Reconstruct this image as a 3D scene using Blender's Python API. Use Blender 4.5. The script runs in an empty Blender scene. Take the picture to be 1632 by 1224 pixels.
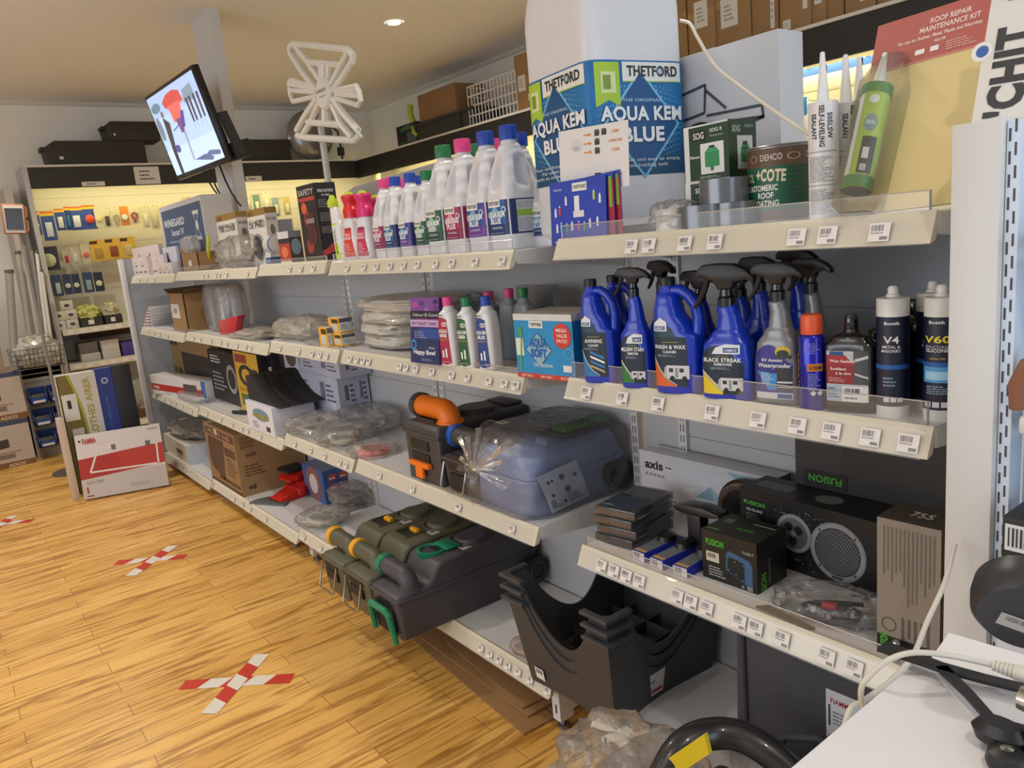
import bpy, bmesh, math, random
from mathutils import Matrix, Vector, noise
random.seed(7)
SC = bpy.context.scene
COL = SC.collection
PI = math.pi
# ---------------------------------------------------------------- camera
F, PX, PY = 1222.0, 816.0, 612.0
def _n(v): return Vector(v).normalized()
ex = -_n((-130-PX, 460-PY, F)); ey = _n((2450-PX, 217-PY, F))
for _ in range(20):
    d = ex.dot(ey); ex, ey = (ex-ey*d/2).normalized(), (ey-ex*d/2).normalized()
ez = ex.cross(ey)
RC = Matrix((ex, ey, ez)).transposed()          # world -> camera (x right, y down, z forward)
CAM = Vector((0, 0, 1.55))
cam = bpy.data.cameras.new('camera'); cam_o = bpy.data.objects.new('camera', cam); COL.objects.link(cam_o)
RT = RC.transposed()
r, u, b = RT @ Vector((1, 0, 0)), RT @ Vector((0, -1, 0)), RT @ Vector((0, 0, -1))
m = Matrix((r, u, b)).transposed().to_4x4(); m.translation = CAM
cam_o.matrix_world = m
cam.sensor_width = 36; cam.lens = F/1632*36; cam.clip_start = .02; cam.clip_end = 60
SC.camera = cam_o
def ray(x, y): return RT @ Vector((x-PX, y-PY, F))
def onZ(x, y, z): d = ray(x, y); return CAM+d*((z-CAM.z)/d.z)
def onY(x, y, Y): d = ray(x, y); return CAM+d*((Y-CAM.y)/d.y)
def onX(x, y, X): d = ray(x, y); return CAM+d*((X-CAM.x)/d.x)
def proj(p):
    c = RC @ (Vector(p)-CAM); return PX+F*c.x/c.z, PY+F*c.y/c.z, c.z
def zabove(p, y):
    """height at which the vertical through p meets image row y"""
    lo, hi = -1.0, 4.0
    for _ in range(40):
        mid = (lo+hi)/2
        if proj((p.x, p.y, mid))[1] > y: lo = mid
        else: hi = mid
    return lo
# ---------------------------------------------------------------- view, world, lights
SC.view_settings.view_transform = 'Standard'; SC.view_settings.look = 'None'
SC.view_settings.gamma = 1; SC.view_settings.exposure = 0.29
SC.view_settings.use_curve_mapping = False
W = bpy.data.worlds.new('world'); SC.world = W; W.use_nodes = True
W.node_tree.nodes['Background'].inputs[0].default_value = (.86, .93, 1.0, 1)
W.node_tree.nodes['Background'].inputs[1].default_value = 0.42
def area(name, loc, rot, sx, sy, power, color, spread=PI):
    l = bpy.data.lights.new(name, 'AREA'); l.shape = 'RECTANGLE'; l.size = sx; l.size_y = sy; l.energy = power; l.color = color; l.spread = spread
    o = bpy.data.objects.new(name, l); COL.objects.link(o); o.location = loc; o.rotation_euler = rot; return o
def spot(name, loc, power, color, size=.05, angle=2.4, blend=.8, rot=(0, 0, 0)):
    l = bpy.data.lights.new(name, 'SPOT'); l.energy = power; l.color = color; l.shadow_soft_size = size; l.spot_size = angle; l.spot_blend = blend
    o = bpy.data.objects.new(name, l); COL.objects.link(o); o.location = loc; o.rotation_euler = rot; return o
CEIL = 3.135; XW = -8.5; YW = 4.59
WARM = (1.0, .92, .80)
DOWNLIGHTS = [(-5.2, 3.12), (-1.9, 1.75), (-3.9, .2), (-6.6, .6), (.4, .5), (-1.2, -1.4), (-4.4, -2.2)]
for i, (x, y) in enumerate(DOWNLIGHTS):
    spot('downlight_lamp', (x, y, CEIL-.03), (85, 52, 75, 85, 34, 40, 75)[i], WARM, .05)
# daylight of the shop front, to the right of and behind the viewer
area('shopfront_daylight', (2.6, 1.6, 1.7), (0, math.radians(90), 0), 2.4, 3.6, 52, (.68, .83, 1.0))
area('shop_window_behind', (-2.5, -4.2, 1.9), (math.radians(90), 0, 0), 5.0, 2.0, 75, (.95, .96, 1.0))
# ---------------------------------------------------------------- materials
def lin(c): return c/12.92 if c <= .04045 else ((c+.055)/1.055)**2.4
def rgb(h):
    h = h.lstrip('#'); return tuple(lin(int(h[i:i+2], 16)/255) for i in (0, 2, 4))
_mats = {}
def mat(h, rough=.5, metal=0.0, coat=0.0, alpha=1.0, trans=0.0, emit=0.0, var=0.0, scale=6.0, bump=0.0, spec=.5):
    key = (h, rough, metal, coat, alpha, trans, emit, var, scale, bump, spec)
    if key in _mats: return _mats[key]
    M = bpy.data.materials.new('m_'+h.strip('#')); M.use_nodes = True
    nt = M.node_tree; B = nt.nodes['Principled BSDF']; c = rgb(h)
    B.inputs['Base Color'].default_value = (*c, 1); B.inputs['Roughness'].default_value = rough
    B.inputs['Metallic'].default_value = metal; B.inputs['Coat Weight'].default_value = coat
    B.inputs['Alpha'].default_value = alpha; B.inputs['Transmission Weight'].default_value = trans
    B.inputs['Specular IOR Level'].default_value = spec
    if emit:
        B.inputs['Emission Color'].default_value = (*c, 1); B.inputs['Emission Strength'].default_value = emit
    if var or bump:
        tc = nt.nodes.new('ShaderNodeTexCoord'); N = nt.nodes.new('ShaderNodeTexNoise')
        N.inputs['Scale'].default_value = scale; N.inputs['Detail'].default_value = 5
        nt.links.new(tc.outputs['Object'], N.inputs['Vector'])
        if var:
            mx = nt.nodes.new('ShaderNodeMix'); mx.data_type = 'RGBA'
            mx.inputs[6].default_value = (*[v*(1-var) for v in c], 1); mx.inputs[7].default_value = (*[min(1, v*(1+var)) for v in c], 1)
            nt.links.new(N.outputs['Fac'], mx.inputs[0]); nt.links.new(mx.outputs[2], B.inputs['Base Color'])
        if bump:
            bp = nt.nodes.new('ShaderNodeBump'); bp.inputs['Strength'].default_value = bump; bp.inputs['Distance'].default_value = .01
            nt.links.new(N.outputs['Fac'], bp.inputs['Height']); nt.links.new(bp.outputs[0], B.inputs['Normal'])
    _mats[key] = M; return M
def film(h='#f4f6f8', body=.12, rough=.12, crinkle=.7, refl=.75):
    """clear polythene film: mostly see-through, glossy at grazing angles, faintly milky"""
    key = ('film', h, body, rough, crinkle, refl)
    if key in _mats: return _mats[key]
    M = bpy.data.materials.new('m_film'); M.use_nodes = True; nt = M.node_tree; nt.nodes.clear()
    out = nt.nodes.new('ShaderNodeOutputMaterial'); T = nt.nodes.new('ShaderNodeBsdfTransparent')
    G = nt.nodes.new('ShaderNodeBsdfGlossy'); G.inputs['Roughness'].default_value = rough
    D = nt.nodes.new('ShaderNodeBsdfDiffuse'); D.inputs['Color'].default_value = (*rgb(h), 1)
    a = nt.nodes.new('ShaderNodeMixShader'); bm_ = nt.nodes.new('ShaderNodeMixShader')
    L = nt.nodes.new('ShaderNodeLayerWeight'); L.inputs['Blend'].default_value = .35
    N = nt.nodes.new('ShaderNodeTexNoise'); N.inputs['Scale'].default_value = 38; N.inputs['Detail'].default_value = 6
    tc = nt.nodes.new('ShaderNodeTexCoord'); bp = nt.nodes.new('ShaderNodeBump'); bp.inputs['Strength'].default_value = crinkle; bp.inputs['Distance'].default_value = .01
    nt.links.new(tc.outputs['Object'], N.inputs['Vector']); nt.links.new(N.outputs['Fac'], bp.inputs['Height'])
    
    if crinkle: nt.links.new(bp.outputs[0], G.inputs['Normal']); nt.links.new(bp.outputs[0], L.inputs['Normal'])
    a.inputs[0].default_value = body
    nt.links.new(T.outputs[0], a.inputs[1]); nt.links.new(D.outputs[0], a.inputs[2])
    mth = nt.nodes.new('ShaderNodeMath'); mth.operation = 'MULTIPLY_ADD'; mth.inputs[1].default_value = refl; mth.inputs[2].default_value = .04
    nt.links.new(L.outputs['Fresnel'], mth.inputs[0]); nt.links.new(mth.outputs[0], bm_.inputs[0])
    nt.links.new(a.outputs[0], bm_.inputs[1]); nt.links.new(G.outputs[0], bm_.inputs[2]); nt.links.new(bm_.outputs[0], out.inputs[0])
    _mats[key] = M; return M
# ---------------------------------------------------------------- mesh builder
def superpt(t, a, b, e):
    c, s = math.cos(t), math.sin(t)
    return a*math.copysign(abs(c)**(2/e), c), b*math.copysign(abs(s)**(2/e), s)
class MB:
    def __init__(self): self.v = []; self.f = []; self.mi = []; self.sm = []; self.ms = []; self.X = Matrix()
    def _m(self, m):
        if isinstance(m, str): m = mat(m)
        if m not in self.ms: self.ms.append(m)
        return self.ms.index(m)
    def add(self, vs, fs, m, smooth=False):
        k = len(self.v); i = self._m(m)
        self.v += [self.X @ Vector(p) for p in vs]
        for f in fs: self.f.append([k+j for j in f]); self.mi.append(i); self.sm.append(smooth)
        return self
    def box(self, a, b, m, bev=0):
        x0, y0, z0 = a; x1, y1, z1 = b
        vs = [(x0, y0, z0), (x1, y0, z0), (x1, y1, z0), (x0, y1, z0), (x0, y0, z1), (x1, y0, z1), (x1, y1, z1), (x0, y1, z1)]
        fs = [(0, 3, 2, 1), (4, 5, 6, 7), (0, 1, 5, 4), (1, 2, 6, 5), (2, 3, 7, 6), (3, 0, 4, 7)]
        if bev: return self._bev(vs, fs, m, bev)
        return self.add(vs, fs, m)
    def _bev(self, vs, fs, m, r, seg=2, ang=.5):
        bm = bmesh.new(); V = [bm.verts.new(p) for p in vs]
        for f in fs:
            try: bm.faces.new([V[i] for i in f])
            except ValueError: pass
        bm.normal_update()
        es = [e for e in bm.edges if len(e.link_faces) == 2 and e.calc_face_angle(0) > ang]
        bmesh.ops.bevel(bm, geom=es, offset=r, segments=seg, affect='EDGES', profile=.5, clamp_overlap=True)
        bm.verts.index_update()
        self.add([v.co.copy() for v in bm.verts], [[v.index for v in f.verts] for f in bm.faces], m, True); bm.free(); return self
    def prism(self, pts, a, b, m, axis='y', bev=0, seg=2, smooth=False):
        n = len(pts)
        def P(p, t): return {'y': (p[0], t, p[1]), 'x': (t, p[0], p[1]), 'z': (p[0], p[1], t)}[axis]
        vs = [P(p, a) for p in pts]+[P(p, b) for p in pts]
        fs = [list(range(n))[::-1], list(range(n, 2*n))]+[(i, (i+1) % n, n+(i+1) % n, n+i) for i in range(n)]
        if bev:
            bm = bmesh.new(); V = [bm.verts.new(p) for p in vs]
            for f in fs: bm.faces.new([V[i] for i in f])
            bmesh.ops.recalc_face_normals(bm, faces=bm.faces)
            es = [e for e in bm.edges if any(len(f.verts) == n and n > 4 or set(v.index for v in f.verts) == set() for f in e.link_faces)] if n > 4 else bm.edges[:]
            bmesh.ops.bevel(bm, geom=es, offset=bev, segments=seg, affect='EDGES', profile=.5, clamp_overlap=True)
            bm.verts.index_update()
            self.add([v.co.copy() for v in bm.verts], [[v.index for v in f.verts] for f in bm.faces], m, True); bm.free(); return self
        return self.add(vs, fs, m, smooth)
    def lathe(self, prof, m, n=24, c=(0, 0, 0), axis='z', smooth=True, ang=(0, 2*PI)):
        vs = []; k = len(prof); full = abs(ang[1]-ang[0]-2*PI) < 1e-6; N = n if full else n+1
        for i in range(N):
            t = ang[0]+(ang[1]-ang[0])*i/n; co, si = math.cos(t), math.sin(t)
            for r_, h in prof:
                p = {'z': (r_*co, r_*si, h), 'y': (r_*co, h, r_*si), 'x': (h, r_*co, r_*si)}[axis]
                vs.append((p[0]+c[0], p[1]+c[1], p[2]+c[2]))
        fs = [(i*k+j, ((i+1) % N)*k+j, ((i+1) % N)*k+j+1, i*k+j+1) for i in range(n) for j in range(k-1)]
        return self.add(vs, fs, m, smooth)
    def tube(self, path, r, m, n=8, closed=False, caps=True):
        path = [Vector(p) for p in path]; L = len(path); vs = []; up = None
        for i, p in enumerate(path):
            a = path[(i-1) % L] if closed or i > 0 else p; b_ = path[(i+1) % L] if closed or i < L-1 else p
            t = (b_-a).normalized()
            if up is None:
                up = Vector((0, 0, 1)) if abs(t.z) < .9 else Vector((1, 0, 0))
            s = t.cross(up).normalized(); up = s.cross(t).normalized()
            rr = r[i] if isinstance(r, (list, tuple)) else r
            for j in range(n):
                q = 2*PI*j/n; vs.append(p+s*math.cos(q)*rr+up*math.sin(q)*rr)
        S = L if closed else L-1
        fs = [(i*n+j, i*n+(j+1) % n, ((i+1) % L)*n+(j+1) % n, ((i+1) % L)*n+j) for i in range(S) for j in range(n)]
        if caps and not closed: fs += [list(range(n))[::-1], list(range((L-1)*n, L*n))]
        return self.add(vs, fs, m, True)
    def loft(self, secs, m, n=36, dent=None, ang=(0, 2*PI), caps=True):
        """secs: (z, x0, x1, y0, y1, exponent) closed superellipse rings"""
        vs = []
        for z, x0, x1, y0, y1, e in secs:
            for j in range(n):
                px, py = superpt(2*PI*j/n+.001, (x1-x0)/2, (y1-y0)/2, e)
                p = Vector((px+(x0+x1)/2, py+(y0+y1)/2, z))
                if dent: p = dent(p)
                vs.append(p)
        k = len(secs)
        fs = [(i*n+j, i*n+(j+1) % n, (i+1)*n+(j+1) % n, (i+1)*n+j) for i in range(k-1) for j in range(n)]
        if caps: fs += [list(range(n))[::-1], list(range((k-1)*n, k*n))]
        return self.add(vs, fs, m, True)
    def build(self, name, parent=None, loc=None, rot=None, sharp=.6):
        me = bpy.data.meshes.new(name); me.from_pydata([tuple(p) for p in self.v], [], self.f)
        for m_ in self.ms: me.materials.append(m_)
        me.polygons.foreach_set('material_index', self.mi); me.polygons.foreach_set('use_smooth', self.sm)
        me.update()
        if any(self.sm):
            try: me.set_sharp_from_angle(angle=sharp)
            except Exception: pass
        o = bpy.data.objects.new(name, me); COL.objects.link(o)
        if parent: o.parent = parent
        if loc is not None: o.location = loc
        if rot is not None: o.rotation_euler = rot
        return o
def tag(o, label, cat, group=None, kind=None):
    if label: o['label'] = label
    if cat: o['category'] = cat
    if group: o['group'] = group
    if kind: o['kind'] = kind
    return o
def thing(name, label, cat, loc=(0, 0, 0), rz=0.0, group=None, rot=None):
    o = bpy.data.objects.new(name, None); o.empty_display_size = .05; COL.objects.link(o)
    o.location = loc; o.rotation_euler = rot if rot is not None else (0, 0, rz)
    return tag(o, label, cat, group)
def struct(name, mb, sharp=.6): return tag(mb.build(name, sharp=sharp), None, None, None, 'structure')
def copy_tree(root, loc, rz=None, label=None, group=None):
    def cp(o, par):
        c = o.copy(); COL.objects.link(c); c.parent = par
        for ch in list(o.children): cp(ch, c)
        return c
    c = cp(root, None); c.location = loc
    if rz is not None: c.rotation_euler = (0, 0, rz)
    if label: c['label'] = label
    if group: c['group'] = group
    return c
# ---------------------------------------------------------------- lettering and print
_gl = {}
def glyphs(s, bold):
    k = (s, bold)
    if k not in _gl:
        cu = bpy.data.curves.new('t', 'FONT'); cu.body = s; cu.size = 1; cu.offset = bold; cu.resolution_u = 3; cu.space_character = 1+bold*1.6; cu.fill_mode = 'FRONT'
        o = bpy.data.objects.new('t', cu); COL.objects.link(o)
        dg = bpy.context.evaluated_depsgraph_get(); me = bpy.data.meshes.new_from_object(o.evaluated_get(dg))
        vs = [(v.co.x, v.co.y) for v in me.vertices]; fs = [tuple(p.vertices) for p in me.polygons]
        bpy.data.objects.remove(o); bpy.data.curves.remove(cu); bpy.data.meshes.remove(me)
        xs = [v[0] for v in vs] or [0, 1]
        _gl[k] = (vs, fs, min(xs), max(xs))
    return _gl[k]
class Ink:
    """print laid on a surface; fn(u, v, off) gives the point, off = height over the surface"""
    def __init__(self, mb, fn, nu=1, nv=1, step=.0002, du=0, dv=0): self.mb, self.fn, self.nu, self.nv, self.st, self.du, self.dv = mb, fn, nu, nv, step, du, dv
    def _m(self, c): return mat(c, .45) if isinstance(c, str) else c
    def _put(self, pts, fs, c, L):
        if self.du or self.dv:      # curved carrier: cut the shape into narrow pieces so that it follows the surface
            bm = bmesh.new(); V = [bm.verts.new((p[0], p[1], 0)) for p in pts]
            for f in fs:
                try: bm.faces.new([V[i] for i in f])
                except ValueError: pass
            for ax, st in ((0, self.du), (1, self.dv)):
                if not st: continue
                lo, hi = min(p[ax] for p in pts), max(p[ax] for p in pts); q = math.floor(lo/st)+1
                while q*st < hi:
                    co = (q*st, 0, 0) if ax == 0 else (0, q*st, 0); no = (1, 0, 0) if ax == 0 else (0, 1, 0)
                    bmesh.ops.bisect_plane(bm, geom=bm.verts[:]+bm.edges[:]+bm.faces[:], plane_co=co, plane_no=no, dist=1e-7); q += 1
            bm.verts.index_update(); pts = [(v.co.x, v.co.y) for v in bm.verts]; fs = [tuple(v.index for v in f.verts) for f in bm.faces]; bm.free()
        self.mb.add([self.fn(p[0], p[1], self.st*(L+1)) for p in pts], fs, self._m(c))
    def rect(self, u0, v0, u1, v1, c, L=0):
        a, b_ = self.nu, self.nv
        pts = [(u0+(u1-u0)*i/a, v0+(v1-v0)*j/b_) for j in range(b_+1) for i in range(a+1)]
        fs = [(j*(a+1)+i, j*(a+1)+i+1, (j+1)*(a+1)+i+1, (j+1)*(a+1)+i) for j in range(b_) for i in range(a)]
        self._put(pts, fs, c, L); return self
    def poly(self, pts, c, L=1): self._put(pts, [tuple(range(len(pts)))], c, L); return self
    def strip(self, lo, hi, c, L=1):
        n = len(lo); R = max(1, self.nv)
        pts = [(a[0]+(b_[0]-a[0])*j/R, a[1]+(b_[1]-a[1])*j/R) for j in range(R+1) for a, b_ in zip(lo, hi)]
        self._put(pts, [(j*n+i, j*n+i+1, (j+1)*n+i+1, (j+1)*n+i) for j in range(R) for i in range(n-1)], c, L); return self
    def circ(self, u, v, r, c, L=1, ry=None, n=20, r0=0):
        ry = ry or r
        o = [(u+r*math.cos(2*PI*i/n), v+ry*math.sin(2*PI*i/n)) for i in range(n)]
        if r0:
            k = r0/r; q = [(u+(a-u)*k, v+(b_-v)*k) for a, b_ in o]
            self._put(o+q, [(i, (i+1) % n, n+(i+1) % n, n+i) for i in range(n)], c, L)
        else: self._put(o, [tuple(range(n))], c, L)
        return self
    def dia(self, u, v, r, ry, c, L=1, n=12):
        us = [u-r+2*r*i/n for i in range(n+1)]
        return self.strip([(x, v-ry*(1-abs(x-u)/r)) for x in us], [(x, v+ry*(1-abs(x-u)/r)) for x in us], c, L)
    def text(self, s, u, v, h, c, L=2, w=None, al='c', rot=0.0, bold=.02, flip=False):
        """h = capital height; u, v = base point"""
        vs, fs, a, b_ = glyphs(s, bold)
        k = h/.69; kx = k if w is None else w/(b_-a)
        if al == 'c': o = (a+b_)/2
        elif al == 'l': o = a
        else: o = b_
        co, si = math.cos(rot), math.sin(rot); pts = []
        for x, y in vs:
            X, Y = (x-o)*kx, y*k
            if flip: X, Y = -X, -Y
            pts.append((u+X*co-Y*si, v+X*si+Y*co))
        self._put(pts, fs, c, L); return self
    def lines(self, u0, v0, u1, v1, n, c, L=2, seed=1, fill=.45):
        """rows of small print too fine to read"""
        rr = random.Random(seed); dv = (v1-v0)/n
        for i in range(n):
            e = u0+(u1-u0)*rr.uniform(.6, 1); v = v1-dv*(i+.75); x = u0
            while x < e-.0001:
                w = (u1-u0)*rr.uniform(.08, .25); self.rect(x, v, min(e, x+w), v+dv*fill, c, L); x += w+(u1-u0)*.03
        return self
    def vlines(self, u0, v0, u1, v1, n, c, L=2, seed=1):
        rr = random.Random(seed); du = (u1-u0)/n
        for i in range(n):
            u = u0+du*i; self.rect(u, v1-(v1-v0)*rr.uniform(.5, 1), u+du*.5, v1, c, L)
        return self
    def barcode(self, u0, v0, u1, v1, c='#3a3a3e', L=2, n=14, seed=3):
        rr = random.Random(seed); du = (u1-u0)/n
        for i in range(n): self.rect(u0+du*i, v0, u0+du*(i+rr.uniform(.3, .85)), v1, c, L)
        return self
    def thetford(self, u, v, w, L=2, box='#e9ebe6', c='#26282c'):
        h = w*.36
        self.rect(u-w/2, v-h/2, u+w/2, v+h/2, box, L); self.text('THETFORD', u, v-h*.22, h*.46, c, L+1, w*.86, bold=.03)
        return self
def front(z0=0.0):
    return lambda u, v, o: (u, -o, z0+v)
def mapf(o, du, dv):
    o, du, dv = Vector(o), Vector(du).normalized(), Vector(dv).normalized(); nn = du.cross(dv)
    return lambda u, v, off: o+du*u+dv*v+nn*off
def cyl(r, z0=0.0, t0=-PI/2, cx=0.0, cy=0.0):
    return lambda u, v, o: (cx+(r+o)*math.cos(t0+u/r), cy+(r+o)*math.sin(t0+u/r), z0+v)
def ticket(mb, fn, u, v, w=.034, h=.028, seed=1):
    k = Ink(mb, fn); k.rect(u-w/2, v-h/2, u+w/2, v+h/2, '#e4e2df', 0)
    k.barcode(u-w*.4, v+h*.05, u+w*.2, v+h*.38, '#6e6a70', 1, 10, seed)
    k.lines(u-w*.4, v-h*.12, u+w*.35, v+h*.02, 1, '#8a878a', 1, seed); k.rect(u+w*.05, v-h*.42, u+w*.42, v-h*.24, '#86838a', 1)
# ================================================================ room
def noise_mat(name, c1, c2, scale, rough=.6, bump=.0):
    return mat(c1, rough, var=c2, scale=scale, bump=bump)
def wood_floor():
    M = bpy.data.materials.new('m_laminate'); M.use_nodes = True; nt = M.node_tree; B = nt.nodes['Principled BSDF']; N = nt.nodes.new; K = nt.links.new
    tc = N('ShaderNodeTexCoord'); mp = N('ShaderNodeMapping'); mp.inputs['Rotation'].default_value = (0, 0, PI/2); K(tc.outputs['Object'], mp.inputs[0])
    br = N('ShaderNodeTexBrick'); br.offset = .37; br.offset_frequency = 2; br.inputs['Scale'].default_value = 1
    br.inputs['Brick Width'].default_value = .86; br.inputs['Row Height'].default_value = .098; br.inputs['Mortar Size'].default_value = .0012
    br.inputs['Color1'].default_value = (*rgb('#eaba68'), 1); br.inputs['Color2'].default_value = (*rgb('#d8a552'), 1); br.inputs['Mortar'].default_value = (*rgb('#8f6030'), 1)
    K(mp.outputs[0], br.inputs['Vector'])
    m2 = N('ShaderNodeMapping'); m2.inputs['Scale'].default_value = (11, 1.0, 1); K(tc.outputs['Object'], m2.inputs[0])
    ad = N('ShaderNodeVectorMath'); ad.operation = 'ADD'; K(m2.outputs[0], ad.inputs[0]); K(br.outputs['Color'], ad.inputs[1])
    wn = N('ShaderNodeTexNoise'); wn.inputs['Scale'].default_value = 2.6; wn.inputs['Detail'].default_value = 7; wn.inputs['Distortion'].default_value = 1.2; K(ad.outputs[0], wn.inputs['Vector'])
    rp = N('ShaderNodeValToRGB'); E_ = rp.color_ramp.elements; E_[0].position = .36; E_[0].color = (.47, .36, .24, 1); E_[1].position = .52; E_[1].color = (1, 1, 1, 1); K(wn.outputs['Fac'], rp.inputs[0])
    mx = N('ShaderNodeMix'); mx.data_type = 'RGBA'; mx.blend_type = 'MULTIPLY'; mx.inputs[0].default_value = .85
    K(br.outputs['Color'], mx.inputs[6]); K(rp.outputs[0], mx.inputs[7]); K(mx.outputs[2], B.inputs['Base Color'])
    B.inputs['Roughness'].default_value = .33; return M
m_wall = mat('#ebe8e0', .8, var=.04, scale=2); m_ceil = mat('#eaecee', .85, var=.03, scale=1.5)
mb = MB(); mb.add([(XW-.1, -6, 0), (4, -6, 0), (4, 5, 0), (XW-.1, 5, 0)], [(0, 1, 2, 3)], wood_floor()); struct('floor', mb)
mb = MB(); mb.box((XW-.1, -6, CEIL), (4, 5, CEIL+.1), m_ceil); struct('ceiling', mb)
mb = MB(); mb.box((XW-.12, -6, 0), (XW, 5, CEIL), m_wall); struct('wall_far', mb)
mb = MB(); mb.box((XW, YW, 0), (4, YW+.12, CEIL), m_wall); struct('wall_right', mb)
def cove(a, b, nm):
    a, b = Vector(a), Vector(b); mb = MB(); t = .035
    if abs(a.x-b.x) > abs(a.y-b.y): mb.prism([(0, 0), (-t, 0), (-t*.6, -t*.6), (0, -t)], a.x, b.x, '#d8d4ca', 'x'); o = struct(nm, mb); o.location = (0, a.y, a.z)
    else: mb.prism([(0, 0), (t, 0), (t*.6, -t*.6), (0, -t)], a.y, b.y, '#d8d4ca', 'y'); o = struct(nm, mb); o.location = (a.x, 0, a.z)
cove((XW, YW-.001, CEIL), (4, YW-.001, CEIL), 'trim_1'); cove((XW+.001, -6, CEIL), (XW+.001, YW, CEIL), 'trim_2')
for i, (x, y) in enumerate(DOWNLIGHTS[:4]):
    t = thing('downlight', ['lit recessed round downlight in the beige ceiling', 'recessed ceiling downlight above the near shelf bay', 'recessed ceiling downlight over the wooden aisle', 'recessed ceiling downlight near the far display'][i], 'ceiling light', (x, y, CEIL-.002))
    mb = MB(); mb.lathe([(.047, -.004), (.06, -.006), (.062, 0)], '#e8e4dc', 28); mb.build('rim', t)
    mb = MB(); mb.lathe([(.0001, -.006), (.047, -.005)], mat('#fff2dc', emit=(40 if i == 0 else 15)), 28); mb.build('lens', t)
# ---------------------------------------------------------------- the long shelving run
STEEL = mat('#d5d6d8', .38, var=.02); STRIP = mat('#d5cfbb', .3, coat=.2); PANEL = mat('#b9bcc0', .5, var=.03); CLEAR = film('#ffffff', .03, .3, 0.0, .08)
YF, YB = 1.30, 1.75
def tickets(mb, xs, zt, zb, w=.034):
    fn = mapf((0, YF+.007-.0265, zb+.003), (1, 0, 0), (0, .36, 1))
    for i, x in enumerate(xs): ticket(mb, fn, x, (zt-zb)*.48, w, w*.82, i+3)
def bay(label, x0, x1, shelves, legs, panel_top, posts=(1, 1)):
    t = thing('shelving_bay', label, 'shelving', ((x0+x1)/2, YB, 0)); cx = (x0+x1)/2
    def bd(mb, nm, par=t): o = mb.build(nm, par); o.location = (0, 0, 0); return o
    def L(mb): mb.X = Matrix.Translation((-cx, -YB, 0)); return mb
    mb = L(MB()); mb.box((x0+(.02 if x0 < -2 else -.16), YB, .06), (x1-.02, YB+.02, panel_top), PANEL)
    for z in (.5, .9, 1.3): mb.box((x0+.02, YB-.0015, z), (x1-.02, YB, z+.002), '#84878b')
    bd(mb, 'back_panel')
    for x in (x0-.004, x1-.016):
        mb = L(MB()); mb.box((x-.005, YB-.012, 0.02), (x+.025, YB+.03, panel_top+.005), STEEL)
        z = .1
        while z < panel_top-.05:
            for q in (.003, .014): mb.box((x+q, YB-.0125, z), (x+q+.003, YB-.0118, z+.022), '#26282c')
            z += .034
        bd(mb, 'upright')
    for i, (zb, tk, riser, base) in enumerate(shelves):
        zt = zb+.048; d0 = YF+.02
        mb = L(MB()); mb.box((x0, d0, zt-.028), (x1, YB-.013, zt), STEEL)
        for x in (x0-.0015, x1-.0015): mb.prism([(d0-.005, zt), (YB-.014, zt), (YB-.014, zt-.085), (YB-.06, zt-.075), (d0-.005, zt-.035)], x, x+.003, STEEL, 'x')
        sh = bd(mb, 'base_shelf' if base else 'shelf')
        mb = L(MB()); pr = [(d0, zt), (YF+.010, zt+.004), (YF+.006, zt-.002), (YF-.012, zb+.005), (YF-.016, zb), (YF-.012, zb-.001), (YF+.004, zb+.004), (d0, zt-.014)]
        mb.prism(pr, x0, x1, STRIP, 'x'); bd(mb, 'ticket_strip', sh)
        mb = L(MB()); mb.prism([(YF-.0185, zb-.002), (YF-.0175, zb-.002), (YF+.0005, zt-.003), (YF-.0005, zt-.003)], x0+.01, x1-.01, CLEAR, 'x'); bd(mb, 'ticket_cover', sh)
        for j, p in enumerate(tk):
            mb = L(MB()); fn = mapf((0, YF-.0205, zb-.002), (1, 0, 0), (0, .36, 1)); ticket(mb, fn, p, .026, .036 if x0 > -2 else .03, .032 if x0 > -2 else .025, j+3); bd(mb, 'price_ticket', sh)
        if riser:
            mb = L(MB()); mb.box((x0+.01, YF+.012, zt), (x1-.01, YF+.0135, zt+riser), CLEAR); mb.tube([(x0+.01, YF+.013, zt+riser), (x1-.01, YF+.013, zt+riser)], .0012, mat('#c9ccd0', .2, .6), 6)
            for x in (x0+.012, x1-.012): mb.tube([(x, YF+.013, zt-.02), (x, YF+.013, zt+riser)], .0018, mat('#9fa3a8', .3, .8), 6)
            bd(mb, 'riser', sh)
    for x in legs:
        mb = L(MB()); mb.box((x-.018, YF+.03, .035), (x+.018, YF+.085, shelves[-1][0]+.03), STEEL); mb.box((x-.018, YF+.085, .06), (x+.018, YB, .13), STEEL)
        mb.box((x-.004, YF+.0295, .06), (x+.004, YF+.0301, .09), '#2b2d30')
        mb.lathe([(.0001, 0), (.02, 0), (.02, .012), (.009, .014), (.009, .04)], mat('#8d8f92', .3, .8), 16, (x, YF+.055, 0)); bd(mb, 'leg')
    return t
def px(z, xs, y): return [onY(x, y, YF).x for x in xs]
def tk(pts): return [onY(x, y, YF-.01).x for x, y in pts]
Z1 = (1.472, 1.112, .642, .140); Z2 = (1.453, 1.100, .642, .140); Z3 = (1.460, 1.095, .628, .13); Z4 = (1.450, 1.072, .588, .085); Z5 = (1.440, 1.052, .555, .05)
def top(z): return z+.048
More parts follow.
